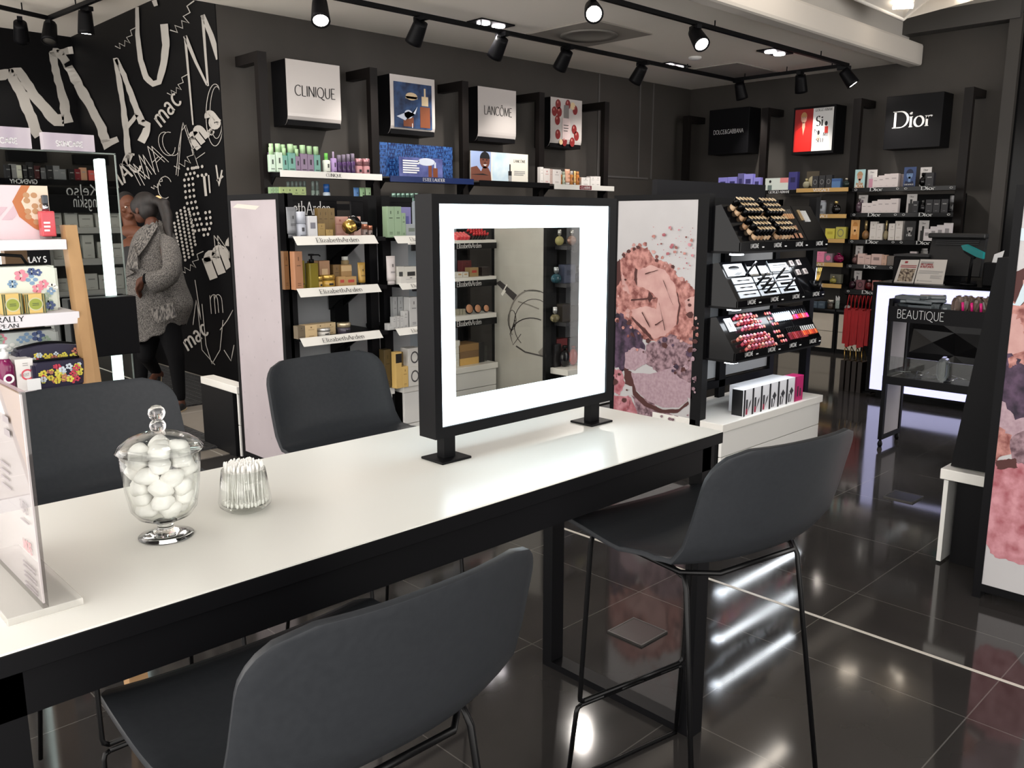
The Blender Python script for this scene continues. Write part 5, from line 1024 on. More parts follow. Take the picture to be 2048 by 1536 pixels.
for c in range(10): put_t(GLO[c%5],2,.635+c*.0215,.26,'slim dark red lip gloss with black cap in the lowest tray','lip gloss','dark red lip glosses','lip_gloss')
GL2=[[('tube',MB().box(-.009,.009,-.03,.0,0,.014,.002).mesh('tube',C(*c,.15))),('cap',MB().box(-.008,.008,.0,.032,0,.013,.002).mesh('cap',C(*k_,.1,metal=.8)))] for c,k_ in (((206,60,80),(60,60,64)),((226,50,140),(60,60,64)),((176,44,40),(60,60,64)),((216,60,34),(60,60,64)),((206,110,110),(60,60,64)),((226,110,60),(214,214,214)),((206,70,40),(214,214,214)),((176,60,40),(214,214,214)))]
for c in range(7): put_t(GL2[c%5],2,.79+c*.027,.74,'bright lip lacquer with black patterned cap at the upper right of the lowest tray','lip lacquer','lip lacquers with dark caps','lip_lacquer')
for c in range(7): put_t(GL2[5+c%3],2,.80+c*.026,.24,'orange lip lacquer with chrome cap at the lower right of the lowest tray','lip lacquer','orange lip lacquers with chrome caps','lip_lacquer')
SIL=MB().box(-.008,.008,-.03,.03,0,.012,.002).mesh('silver_lipstick',C(176,186,198,.12,metal=.8))
for c in range(9): put(SIL,2,.565+c*.024,.74,'silver-cased lipstick in the upper middle of the lowest tray','lipstick','silver-cased lipsticks','silver_lipstick')
scard(2,.05,.12,.56,.92,'white card picturing a pink lipstick at the left of the lowest tray',[rect(-.1,.05,.3,.7)])
# cartons on the white base
for k in range(7):
    xl=1486+k*17.0; p0=at(xl,829-k*5.5,y=2.475); p1=at(xl+17,826-k*5.5,y=2.475); w=(p1.x-p0.x); h=.158
    c=(214,214,218) if k<6 else (176,26,96); b=MB().box(-w/2,w/2,0,.075,0,h,.001); b.m(1).polys([rect(-w*.5,-w*.3,0.002,h-.002)],(0,-.0006,0),X_,Z_); b.m(2)
    if k<3: b.polys([rect(-w*.22,-w*.02,.01,h*.62),[(-.0,.02),(w*.3,h*.42),(w*.38,h*.6),(w*.2,h*.5)]],(0,-.0008,0),X_,Z_); b.m(3).polys([rect(-w*.22,-w*.02,.01,h*.28)],(0,-.001,0),X_,Z_)
    elif k<6: b.polys([disc(w*.12,h*.48,w*.24,h*.16,4),rect(-w*.2,-w*.06,.01,h*.4),[(w*.0,.01),(w*.16,h*.36),(w*.22,h*.36),(w*.1,.01)]],(0,-.0008,0),X_,Z_)
    else: b.polys([rect(-w*.2,-w*.05,.03,h*.6),rect(w*.1,w*.24,.03,h*.5)],(0,-.0008,0),X_,Z_)
    b.m(1).polys([rect(.0,.07,0.004,h-.004)],(-w/2-.0006,.075,0),(0,-1,0),Z_) if k==0 else None
    solo('mascara_carton',b,[C(*c,.3),C(16,16,18,.3) if k<6 else C(150,20,80,.3),C(34,34,38,.4),C(150,30,60,.4)],['black and white mascara carton at the left end of the row on the white base','black and white mascara carton, second of the row on the white base','black and white mascara carton with pink print, third of the row','black and white mascara carton with a diamond print, fourth of the row','black and white mascara carton with a diamond print, fifth of the row','black and white mascara carton with a diamond print, sixth of the row','magenta carton at the right end of the row on the white base'][k],'carton',((p0.x+p1.x)/2,2.475,.342))
    if 0<k<6: solo('mascara_carton',MB().box(-w/2,w/2,0,.07,0,h-.003,.001),C(206,208,214,.3),'white mascara carton in the second row behind the printed cartons','carton',((p0.x+p1.x)/2,2.556,.342),0,'white cartons in the second row')
# ================= RIGHT WALL PERFUME BAYS
RZ=-math.pi/2
for k,(px,py,lab) in enumerate(((1375,232,'dark bronze post left of the black sign with small white lettering'),(1533,216,'dark bronze post between the small-lettered black sign and the red picture sign'),(1718,198,'dark bronze post between the red picture sign and the black sign with large letters'),(1941,176,'dark bronze post at the end of the right wall beside the dark doorway'))):
    p=at(px,py,x=9.75); t=thing('wall_post',lab,'post',(9.75,p.y,0),RZ,'dark posts along the right wall')
    part('upright',MB().box(-.045,.045,-.03,.03,0,2.775),BRN,t); part('top_arm',MB().box(-.045,.045,.03,.348,2.695,2.775),BRN,t)
p=at(1345,164,x=10.05); solo('conduit',MB().box(-.02,.02,-.02,.02,0,3.158),BLK,'thin black conduit running up the far corner of the shop','conduit',(10.03,p.y-.1,0))
def wsign(name,label,px0,px1,yt0,yb0,face):
    a=at(px0,yt0,x=9.82); b=at(px1,yt0,x=9.82); zb=at(px0,yb0,x=9.82).z; w=a.y-b.y; h=a.z-zb
    t=thing(name,label,'sign',(9.82,(a.y+b.y)/2,zb),RZ); part('box',MB().box(-w/2,w/2,.012,.275,0,h,.004),BLK,t); f=part('face',MB().box(-w/2,w/2,0,.012,0,h,.003),face,t); return t,f,w,h
SGB=mat('sign_black',(14,14,16),.4,spec=.15)
t,f,w,h=wsign('brand_sign','black square wall sign with small white lettering DOLCE&GABBANA',1419.5,1499,221,310,SGB)
textmesh('lettering',f,letters('DOLCE&GABBANA',w*.75,'sans',.05,thick=.09),(0,-.002,h*.45),X_,Z_,TXW)
t,f,w,h=wsign('picture_sign','black wall sign with a red portrait and a white half reading Sì',1588.5,1672,216,310,SGB)
pm=MB().polys([rect(-w*.46,-.02*w,h*.06,h*.95)],(0,-.002,0),X_,Z_); pm.m(1).polys([rect(-.02*w,w*.46,h*.06,h*.95)],(0,-.002,0),X_,Z_)
cx=-w*.24; pm.m(2).polys([disc(cx,h*.76,w*.07,h*.1),[(cx-w*.03,h*.68),(cx+w*.03,h*.68),(cx+w*.035,h*.58),(cx,h*.42),(cx-w*.035,h*.58)]],(0,-.003,0),X_,Z_); pm.m(3).polys([[(cx+w*.075*math.cos(math.radians(q)),h*.79+h*.10*math.sin(math.radians(q))) for q in range(0,181,20)]],(0,-.0034,0),X_,Z_)
pm.m(4).polys([[(cx-w*.2,h*.06),(cx-w*.19,h*.5),(cx-w*.035,h*.6),(cx,h*.4),(cx+w*.035,h*.6),(cx+w*.19,h*.5),(cx+w*.2,h*.06)]],(0,-.0026,0),X_,Z_); pm.m(2).polys([[(cx-w*.03,h*.6),(cx+w*.03,h*.6),(cx,h*.4)]],(0,-.0038,0),X_,Z_)
pm.m(5).polys([disc(cx-w*.025,h*.78,w*.01,h*.008,8),disc(cx+w*.025,h*.78,w*.01,h*.008,8)],(0,-.004,0),X_,Z_)
pm.m(5).polys(letters('GIORGIO ARMANI',w*.40,'serif',h*.055,thick=.16),(w*.22,-.003,h*.88),X_,Z_); pm.polys(letters('Si',w*.16,'serif',h*.2,thick=.2),(w*.14,-.003,h*.58),X_,Z_); pm.polys([[(w*.17,h*.74),(w*.19,h*.77),(w*.2,h*.76)],disc(w*.3,h*.62,w*.035,h*.05),disc(w*.13,h*.44,w*.03,h*.05)],(0,-.003,0),X_,Z_)
pm.polys(letters('IS',w*.06,'serif',h*.08,thick=.2),(w*.06,-.003,h*.44),X_,Z_); pm.polys(letters('MY',w*.11,'serif',h*.08,thick=.2),(w*.3,-.003,h*.36),X_,Z_); pm.polys(letters('SELF',w*.19,'serif',h*.08,thick=.2),(w*.18,-.003,h*.24),X_,Z_)
pm.m(6).polys([rect(w*.27,w*.35,h*.42,h*.56)],(0,-.0035,0),X_,Z_); pm.m(7).polys([rect(w*.09,w*.17,h*.28,h*.4)],(0,-.0025,0),X_,Z_)
part('picture',pm,[mat('print_red_ground',(150,30,28),.4),mat('print_white_ground',(222,222,220),.4),mat('print_skin_pale',(196,150,128),.5),mat('print_blonde',(176,130,84),.5),mat('print_red_jacket',(186,34,30),.4),TXK,mat('print_lip_red',(190,50,40),.4),mat('print_nude',(206,176,156),.4)],f)
t,f,w,h=wsign('brand_sign','black square wall sign with large white letters Dior',1774,1888,194,299,SGB)
textmesh('lettering',f,letters('Dior',w*.68,'serif',h*.30,thick=.14,thin=.04,gap=.08),(0,-.002,h*.40),X_,Z_,TXW)
def rshelf(label,y0,y1,z,front,lab=None,n=1,lw=.14,lh=.035,labm=TXW,lipx=9.45,rings=False,style='serif'):
    w=y1-y0; t=thing('wall_shelf',label,'shelf',(lipx,(y0+y1)/2,z),RZ)
    part('board',MB().box(-w/2,w/2-(.12 if y0<3.5 else 0),.012,.60,-.03,-.008),BLK,t); fp=part('front_strip',MB().box(-w/2,w/2,0,.012,-.045,0,.001),front,t)
    if lab:
        pl=[]
        for k in range(n):
            c=-w/2+w*(k+.5)/n; pl+=[[(x+c,y) for x,y in q] for q in letters(lab,lw,style,lh,thick=.15,thin=.05,gap=.1)]
            if rings:
                for s in (-.42,.42): pl+=stroke([(x+c+s*w/n,y+lh*.5) for x,y in arc(0,0,.014,.009,0,360,10)],lambda a,b:.003)
        textmesh('lettering',fp,pl,(0,-.0015,-.038),X_,Z_,labm)
    return t
LZ=[1.787,1.516,1.224,.952,.67]; nm_=('top','second','third','fourth','fifth')
for k,z in enumerate(LZ): rshelf('%s black shelf lettered Dior on the right wall'%nm_[k],3.243,4.325,z,BLKG,'Dior',2,.14,.036,rings=True)
GS=mat('gold_shelf_front',(196,158,96),.3,.3)
for k,z in enumerate((1.797,1.505,1.23,.96,.72)): rshelf('%s gold-fronted shelf lettered VERSACE'%nm_[k],4.37,4.99,z,GS,'VERSACE',1,.2,.032)
rshelf('black shelf lettered GIORGIO ARMANI beside the gold shelves',5.00,5.42,1.787,BLKG,'GIORGIO ARMANI',1,.26,.03); rshelf('dark shelf of violet boxes under the small-lettered black sign',5.62,6.55,1.79,BLK)
# fixed back panels behind the shelves
for y0,y1,l_ in ((3.34,4.40,'black'),(4.5,5.55,'grey')): solo('shelf_back_panel',MB().box(0,.02,y0,y1,.3,1.72),BLK if l_=='black' else mat('panel_taupe',(70,66,62),.6),'%s panel fixed behind the wall shelves'%l_,'panel',(10.07,0,0))
PD_=Pl('x',9.50)
def Q(z,kind,xl,xr,yt,lab,cat,**k): return item(kind,PD_,xl,xr,yt,z,lab,cat,k.pop('group',None),**k)
WB=(216,206,204)
def rcard(z,xl,xr,yt,label,mats,draw,dx=0):
    loc,w,h=PD_.slot(xl,xr,yt,z); t=thing('picture_card',label,'card',loc+Vector((dx,0,0)),RZ); part('board',MB().box(-w/2,w/2,0,.008,0,h),mats[0],t); pm=MB(); draw(pm,w,h); part('print',pm,mats[1:],t); return t
def face_(hair,pm,w,h):
    pm.polys([disc(0,h*.62,w*.26,h*.22),rect(-w*.1,w*.1,h*.25,h*.5)],(0,-.001,0),X_,Z_); pm.m(1).polys([[(w*.3*math.cos(math.radians(q)),h*.68+h*.22*math.sin(math.radians(q))) for q in range(0,181,15)],[(-w*.46,0),(-w*.3,h*.3),(0,h*.22),(w*.3,h*.3),(w*.46,0)]],(0,-.002,0),X_,Z_)
    pm.m(2).polys([disc(-w*.1,h*.63,w*.035,h*.012,8),disc(w*.1,h*.63,w*.035,h*.012,8),disc(0,h*.5,w*.06,h*.014,8)],(0,-.003,0),X_,Z_)
z=LZ[0]
rcard(z,1711,1731,339,'portrait card of a fair-haired woman on the top right-wall shelf',[mat('card_pale_teal',(170,206,206),.4),mat('print_skin_pale',(196,150,128),.5),mat('print_hair_fair',(176,140,104),.5),TXK,TXW],lambda pm,w,h:(face_(0,pm,w,h),pm.m(3).polys(letters('IOY',w*.7,'serif',h*.14,thick=.2),(0,-.004,h*.04),X_,Z_)))
rcard(z,1809,1833,334,'blue-toned portrait card of a dark-haired man on the top right-wall shelf',[mat('card_blue_night',(52,74,120),.4),mat('print_blue_skin',(112,140,180),.5),mat('print_blue_hair',(20,30,60),.5),TXK,TXW],lambda pm,w,h:(face_(0,pm,w,h),pm.m(3).polys(letters('SAUVAGE',w*.8,'serif',h*.07,thick=.18),(0,-.004,h*.08),X_,Z_)))
def rbottlecard(z,xl,xr,yt,label,bc,cap): 
    rcard(z,xl,xr,yt,label,[mat('card_pearl',(206,202,200),.4),C(*bc,.4),C(*cap,.4),TXK],lambda pm,w,h:(pm.polys([rect(-w*.3,w*.2,0,h*.5)],(0,-.001,0),X_,Z_),pm.m(1).polys([rect(-w*.16,w*.06,h*.5,h*.72)],(0,-.001,0),X_,Z_),pm.m(2).polys(letters('Dior',w*.4,'serif',h*.08,thick=.18),(w*.0,-.001,h*.82),X_,Z_)),dx=.05)
rbottlecard(z,1732,1751,339,'white picture card of a pink perfume bottle, top shelf',(196,140,160),(190,180,186)); rbottlecard(z,1838,1860,334,'white picture card with a black perfume bottle, top shelf',(20,20,22),(14,14,16))
for k,(xl,xr,yt) in enumerate(((1746,1757,354),(1757,1769,351),(1769,1781,348),(1781,1797,347))): Q(z,'carton',xl,xr,yt,'white perfume carton, %s of four rising on the top shelf'%('first','second','third','last')[k],'carton',col=WB,mk='name',mark=(170,160,160))
Q(z,'carton',1797,1806,348,'pinkish grey carton behind the rising white cartons, top shelf','carton',col=(130,118,116),mark=(150,140,138),dy=.06); Q(z,'perfume',1838,1851,345,'black perfume bottle on the top right-wall shelf','perfume',col=(14,14,16),cap=(14,14,16),capf=.3); Q(z,'carton',1852,1868,345,'black perfume carton beside the black bottle, top shelf','carton',col=(36,36,40),mark=(150,150,150),mk='name')
z=LZ[1]
rbottlecard(z,1714,1732,390,'white picture card of a mauve bottle, second shelf',(150,120,136),(120,104,116))
for k,(xl,xr,yt) in enumerate(((1724,1734,406),(1734,1744,406),(1744,1755,402),(1755,1768,399),(1768,1781,399),(1781,1797,397))): Q(z,'carton',xl,xr,yt,'white perfume carton, %s of six rising on the second shelf'%('first','second','third','fourth','fifth','last')[k],'carton',col=WB,mk='name',mark=(170,160,160))
Q(z,'perfume',1711,1723,397,'tall mauve perfume bottle on the second shelf','perfume',col=(120,96,110),cap=(120,110,116),capf=.2)
rbottlecard(z,1811,1831,388,'white picture card with a black bottle, second shelf',(20,20,22),(14,14,16))
for k,(xl,xr,yt) in enumerate(((1826,1837,402),(1838,1851,400),(1852,1866,399),(1867,1881,399),(1883,1897,398))): Q(z,'carton' if k!=1 else 'perfume',xl,xr,yt,['small black carton beside the picture card, second shelf','dark perfume bottle with a chrome spray, second shelf','black carton, left of three on the second shelf','black carton, middle of three on the second shelf','black carton, right of three on the second shelf'][k],'carton' if k!=1 else 'perfume',col=(32,32,36),mark=(140,140,140),mk='name',cap=(150,150,150))
Q(z,'bottle',1898,1908,391,'slim black spray bottle at the right end of the second shelf','bottle',col=(16,16,18),cap=(120,120,122),capf=.4)
z=LZ[2]
rcard(z,1703,1720,440,'golden portrait card of a woman on the third shelf',[mat('card_gold',(206,156,92),.4),mat('print_gold_skin',(226,176,120),.5),mat('print_gold_hair',(190,130,64),.5),TXK],lambda pm,w,h:face_(0,pm,w,h))
Q(z,'perfume',1724,1738,441,'gold-toned teardrop perfume bottle on the third shelf','perfume',col=(190,140,90),cap=(206,180,130),capf=.5,shape='round')
for k,(xl,xr,yt) in enumerate(((1741,1754,443),(1754,1766,447),(1778,1792,447),(1791,1806,442))): Q(z,'carton',xl,xr,yt,'white perfume carton, %s of four on the third shelf'%('first','second','third','last')[k],'carton',col=(214,208,202),mark=(170,160,150))
Q(z,'perfume',1767,1777,441,'clear teardrop perfume bottle between white cartons, third shelf','perfume',col=(206,190,150),cap=(210,190,140),capf=.5,shape='round')
rcard(z,1810,1832,442,'black and white portrait card of a man on the third shelf',[mat('card_black',(18,18,20),.4),mat('print_grey_skin',(150,148,146),.5),mat('print_ink',(26,26,28),.5),TXK,TXW],lambda pm,w,h:(face_(0,pm,w,h),pm.m(3).polys(letters('Dior',w*.5,'serif',h*.1,thick=.18),(0,-.004,h*.22),X_,Z_)))
rbottlecard(z,1835,1855,441,'white picture card of a black stick, third shelf',(30,28,28),(20,20,20))
for k,(xl,xr,yt) in enumerate(((1848,1861,458),(1861,1874,453),(1874,1888,450),(1888,1903,446))): Q(z,'carton',xl,xr,yt,'white carton with a grey label, %s step of four on the third shelf'%('lowest','second','third','tallest')[k],'carton',col=(210,204,206),mark=(140,136,138),mk='block')
z=LZ[3]
rbottlecard(z,1708,1722,492,'grey picture card at the left of the fourth shelf',(150,120,124),(120,110,110)); Q(z,'perfume',1703,1715,509,'small pinkish perfume bottle on the fourth shelf','perfume',col=(150,110,108),cap=(190,170,166))
for k,(xl,xr,yt) in enumerate(((1716,1730,507),(1730,1742,510),(1743,1764,508))): Q(z,'carton',xl,xr,yt,'pale pink carton, %s on the fourth shelf'%('left','middle','wide')[k],'carton',col=(206,178,170),mark=(140,120,116),mk='name' if k<2 else 'block')
Q(z,'carton',1764,1774,510,'slim peach carton on the fourth shelf','carton',col=(196,160,140)); Q(z,'carton',1820,1833,503,'white cube carton on the fourth shelf','carton',col=(206,196,198),mark=(170,160,162)); Q(z,'carton',1775,1810,512,'low taupe carton on the fourth shelf','carton',col=(110,102,96)); Q(z,'bottle',1840,1854,497,'grey glass bottle beside the till screen, fourth shelf','bottle',col=(120,118,116),cap=(150,148,146),capf=.1)
z=LZ[4]
rbottlecard(z,1705,1720,542,'grey picture card at the left of the fifth shelf',(130,100,110),(60,50,56)); Q(z,'perfume',1697,1711,556,'round dark purple perfume bottle on the fifth shelf','perfume',col=(60,30,44),cap=(20,18,20),shape='round')
Q(z,'carton',1713,1729,560,'mauve carton with dark ring, fifth shelf','carton',col=(110,70,76),mark=(50,24,32),mk='ring'); Q(z,'perfume',1729,1744,559,'round red perfume bottle on the fifth shelf','perfume',col=(130,40,44),cap=(180,170,170),shape='round'); Q(z,'carton',1745,1758,561,'pink carton with a ring near the lit desk, fifth shelf','carton',col=(176,110,104),mark=(120,50,50),mk='ring')
# gold shelves
z=1.797; PV=Pl('x',9.50)
Q(z,'perfume',1604,1618,357,'square clear perfume bottle on the top gold shelf','perfume',col=(196,190,160),cap=(206,196,150)); 
rcard(z,1609,1634,342,'bronze picture card with a round medallion, top gold shelf',[mat('card_bronze',(70,62,48),.4),mat('print_medallion',(170,160,130),.4),TXK],lambda pm,w,h:pm.polys([disc(0,h*.42,w*.34,h*.3)],(0,-.001,0),X_,Z_),dx=.06)
for k in range(3): Q(z,'carton',1625+13.5*k,1637+13.5*k,352-k,'black carton with a grey emblem on the top gold shelf','carton',group='black cartons on the top gold shelf',col=(44,44,46),mark=(120,120,120),mk='ring')
Q(z,'carton',1664,1681,357,'blue carton on the top gold shelf','carton',col=(84,120,166),mark=(60,90,140),mk='band'); Q(z,'perfume',1684,1698,356,'dark green perfume bottle at the end of the top gold shelf','perfume',col=(44,60,56),cap=(190,186,170),capf=.25)
z=1.505; Q(z,'bottle',1637,1650,401,'clear cylinder tester on the second gold shelf','bottle',col=(140,144,150),cap=(150,150,156),capf=.1); Q(z,'perfume',1662,1680,402,'black perfume bottle with a gold neck on the second gold shelf','perfume',col=(16,14,14),cap=(196,170,110),capf=.25); Q(z,'carton',1655,1663,405,'dark carton behind the black bottle, second gold shelf','carton',col=(40,38,36),dy=.05)
z=1.23; Q(z,'carton',1651,1670,457,'yellow patterned carton on the third gold shelf, left','carton',col=(196,186,70),mark=(170,156,50),mk='block'); Q(z,'carton',1672,1692,454,'yellow carton with an emblem on the third gold shelf, right','carton',col=(180,172,76),mark=(120,120,90),mk='ring')
z=.96; Q(z,'carton',1630,1649,503,'pink carton on the fourth gold shelf','carton',col=(222,130,160),mark=(200,100,140)); Q(z,'carton',1649,1665,507,'grey carton with pink disc on the fourth gold shelf','carton',col=(130,110,120),mark=(220,110,150),mk='flower'); Q(z,'perfume',1666,1686,506,'deep magenta perfume bottle on the fourth gold shelf','perfume',col=(150,20,80),cap=(150,40,90),capf=.15)
z=.72; Q(z,'perfume',1658,1671,552,'yellow round perfume bottle on the fifth gold shelf','perfume',col=(190,180,90),cap=(206,196,150),shape='round'); Q(z,'carton',1654,1676,549,'clear display box behind the yellow bottle, fifth gold shelf','carton',col=(120,118,104),dy=.08)
z=1.787; rcard(z,1531,1577,356,'white picture card with a perfume bottle and a pink corner, beside the gold shelf',[mat('card_white_green',(214,222,214),.4),mat('print_coral',(226,140,140),.4),TXK,mat('print_bottle_grey',(110,124,120),.4)],lambda pm,w,h:(pm.polys([rect(w*.15,w*.5,h*.6,h)],(0,-.001,0),X_,Z_),pm.m(1).polys([disc(-w*.28,h*.72,w*.05,h*.12)],(0,-.001,0),X_,Z_),pm.m(2).polys([rect(-w*.38,-w*.2,0.0,h*.42)],(0,-.001,0),X_,Z_)))
Q(z,'carton',1578,1595,344,'tall violet carton beside the gold shelf','carton',col=(60,58,120),mark=(30,28,70),mk='block')
VI=(150,146,226)
for k,(xl,xr,yt,c) in enumerate(((1437,1455,355,VI),(1456,1474,354,VI),(1476,1487,347,(110,106,160)),(1488,1506,348,(160,156,232)),(1507,1521,355,VI))): item('carton',PD_,xl,xr,yt,1.79,'violet-lit carton, %s on the shelf under the small-lettered sign'%('first','second','third','fourth','last')[k],'carton',None,col=c,mark=(60,56,110),mk='block')
# low cabinets
for k,(x0,x1) in enumerate(((1560,1616),(1618,1664),(1676,1722))):
    a=at(x0,660,x=9.0); b=at(x1,660,x=9.0); w=a.y-b.y; t=thing('wall_cabinet','low cream drawer cabinet under the shelves, '+('partly behind the make-up island','left of the black divider','behind the red bags')[k],'cabinet',(9.0,(a.y+b.y)/2,0),RZ)
    part('carcass',MB().box(-w/2-.03,w/2+.03,.02,1.0,0,.46),BLK,t); part('drawer',MB().box(-w/2,w/2,0,.02,.05,.235),mat('cream_front',(214,204,188),.4),t); part('drawer',MB().box(-w/2,w/2,0,.02,.24,.43),MATS['cream_front'],t); part('counter',MB().box(-w/2-.04,w/2+.04,-.02,1.0,.46,.48),BLKG,t)
PK=Pl('x',9.02)
for k,(xl,xr) in enumerate(((1622,1635),(1636,1650))): item('carton',PK,xl,xr,603,.48,'blue-grey carton on the low cabinet counter, '+('left','right')[k],'carton',None,col=(62,78,92),mark=(90,104,116),mk='block')
item('jar',PK,1653,1665,600,.48,'glass jar with metal lid on the low cabinet counter','jar',None,col=(70,58,48),cap=(170,166,156)); 
loc,w,h=PK.slot(1668,1679,592,.48); t=thing('paper_strip_holder','glass holder of white paper strips on the low cabinet counter','holder',loc,RZ); part('glass',MB().lathe([(0,0),(.03,0),(.032,.1),(.029,.1),(.027,.006),(0,.006)],(0,.03,0),16),GLS,t)
for k in range(5): part('paper_strip',MB().box(-.018+k*.008,-.012+k*.008,.02+k*.003,.022+k*.003,.008,h-.01*(k%3)),TXW,t)
item('perfume',PK,1687,1699,607,.48,'round pale perfume bottle with black cap beside the red bags','perfume',None,col=(190,180,178),cap=(20,20,20),shape='round')
# ================= CASH DESK
t=thing('cash_desk','cash desk with a glowing lavender border round a black faceted panel','desk',(6.95,2.05,0)); LV=mat('desk_glow',(205,206,255),.4,emit=.95,ec=(208,209,255))
lb=MB()
for a in ((.62,.86,.07,.925),(-.75,.62,.07,.20),(-.75,.62,.80,.925)): lb.box(0,.03,a[0],a[1],a[2],a[3])
part('lit_border',lb,LV,t); part('body',MB().box(.03,.75,-.75,.87,.07,.92),BLK,t); part('plinth',MB().box(.06,.7,-.75,.83,0,.07),BLK,t); part('counter',MB().box(-.02,.8,-.77,.89,.925,.95),BLKG,t); part('edge_frame',MB().box(-.01,.03,.86,.89,.05,.93).box(-.008,.03,-.75,.87,.05,.07),BLK,t)
fc=MB(); rnd=random.Random(5); ys=[-.74,-.42,-.1,.22,.54,.62]; zs=[.2,.42,.6,.8]
def fpnt(i,j): return (-.02-(.05 if (i+j)%2 else 0),ys[i],zs[j]+(rnd.random()*.0))
for i in range(5):
    for j in range(3):
        c=(-.02-.06*((i*2+j)%3)/2,(ys[i]+ys[i+1])/2,(zs[j]+zs[j+1])/2); q=[fpnt(i,j),fpnt(i+1,j),fpnt(i+1,j+1),fpnt(i,j+1)]
        for k in range(4): fc.face([q[k],q[(k+1)%4],c])
fc.box(-.02,.03,-.74,.62,.2,.8); part('faceted_panel',fc,mat('facet_black',(20,20,22),.25,spec=.3),t)
sc=thing('till_screen','large black till screen seen from behind on the cash desk','screen',(7.25,2.45,.95)); part('housing',MB().quadbox([(-.02,-.2,.06),(-.02,.2,.06),(.06,.2,.37),(.06,-.2,.37)],(.06,0,-.01)).box(-.01,.1,-.21,.21,.35,.39,.01),mat('till_plastic',(18,18,20),.45),sc); part('vents',MB().box(.035,.05,-.16,.16,.33,.336).box(.03,.045,-.16,.16,.315,.321).box(.025,.04,-.16,.16,.30,.306),mat('till_vent',(44,44,46),.5),sc); part('stand',MB().box(.02,.12,-.06,.06,.012,.1).box(-.05,.2,-.12,.12,0,.012),BLK,sc)
def leaf(name,label,pts,draw,mats):
    P=[at(x,y,x=7.0) for x,y in pts]; o=P[3]; t=thing(name,label,'leaflet',(7.0,o.y,.952)); 
    q=[Vector((.05 if i<2 else 0,p.y-o.y,max(.0,p.z-.952) if i<2 else 0)) for i,p in enumerate(P)]; part('sheet',MB().quadbox(q,(.003,0,0)),mats[0],t)
    r=(q[2]-q[3]); u=(q[0]-q[3]); w=r.length; h=u.length; pm=MB(); draw(pm); part('print',pm.xf(Matrix(((r.x,u.x,-1,q[3].x-.002),(r.y,u.y,0,q[3].y),(r.z,u.z,0,q[3].z),(0,0,0,1)))),mats[1:],t)
PAP=mat('leaflet_paper',(206,200,194),.6); PGY=mat('leaflet_grey',(150,148,146),.6); PRD=mat('leaflet_red',(150,40,48),.6); PPH=noise_mat('leaflet_photo',(60,44,36),(176,160,140),60,.6,4,.4,.6)
def U(P): return P
leaf('leaflet','standing leaflet with a photo and a red mark, left of two on the cash desk',[(1797,520),(1834,520),(1826,570),(1787,569)],lambda pm:(pm.polys([rect(.25,.4,.86,.95)]+bars(.1,.9,.74,2,.035,.07),(0,0,.0),X_,Y_),pm.m(1).polys([rect(.15,.9,.05,.62)],(0,0,0),X_,Y_)),[PAP,PRD,PPH])
leaf('leaflet','standing returns leaflet with red heading, right of two on the cash desk',[(1836,519),(1890,520),(1885,573),(1828,571)],lambda pm:(pm.polys(letters('RETURNS',.42,'sans',.075,thick=.24),(.28,.76,0),X_,Y_),pm.polys(letters('& REFUNDS',.46,'sans',.075,thick=.24),(.3,.66,0),X_,Y_),pm.m(1).polys(bars(.06,.5,.88,2,.03,.05)+bars(.06,.9,.52,3,.02,.05)+bars(.5,.9,.34,4,.015,.04)+bars(.15,.6,.1,1,.02,.05)+[disc(.1,.12,.03)],(0,0,0),X_,Y_)),[PAP,PRD,PGY])
sc=thing('till_box','black till box with a paper roll behind the leaflets on the cash desk','till',(7.3,2.75,.95)); part('body',MB().box(-.08,.2,-.12,.16,0,.2,.01),BLK,sc); part('lid',MB().box(-.08,.2,-.12,.16,.2,.215),MATS['till_vent'],sc)
p=at(1975,545,x=7.1); sc=thing('receipt_printer','black receipt printer with a curl of white paper on the cash desk','printer',(7.1,p.y-.06,.95)); part('body',MB().box(-.05,.2,-.14,.08,0,.18,.01),BLK,sc); part('paper',MB().quadbox([(-.02,.06,.02),(-.02,.02,.24),(.0,-.04,.27),(-.01,.0,.05)],(.002,0,0)),TXW,sc)
p=at(1945,500,x=7.05); sc=thing('barcode_scanner','teal handheld scanner resting above the till screen','scanner',p); TEAL=mat('teal_plastic',(16,128,130),.35)
part('body',MB().quadbox([Vector(at(x,y,x=7.05))-p for x,y in ((1922,491),(1932,489),(1955,500),(1966,505),(1965,518),(1950,513),(1926,500))],(.05,0,0)),TEAL,sc); part('nozzle',MB().quadbox([Vector(at(x,y,x=7.045))-p for x,y in ((1926,500),(1950,513),(1946,518),(1928,505))],(.05,0,0)),BLK,sc); part('stand',MB().tube([(.03,0,-.02),(.06,.02,-(p.z-.95)/2),(.05,.02,-(p.z-.955))],.012).lathe([(.06,0),(.06,.01),(0,.012)],(.05,.02,-(p.z-.952)),16),BLK,sc)
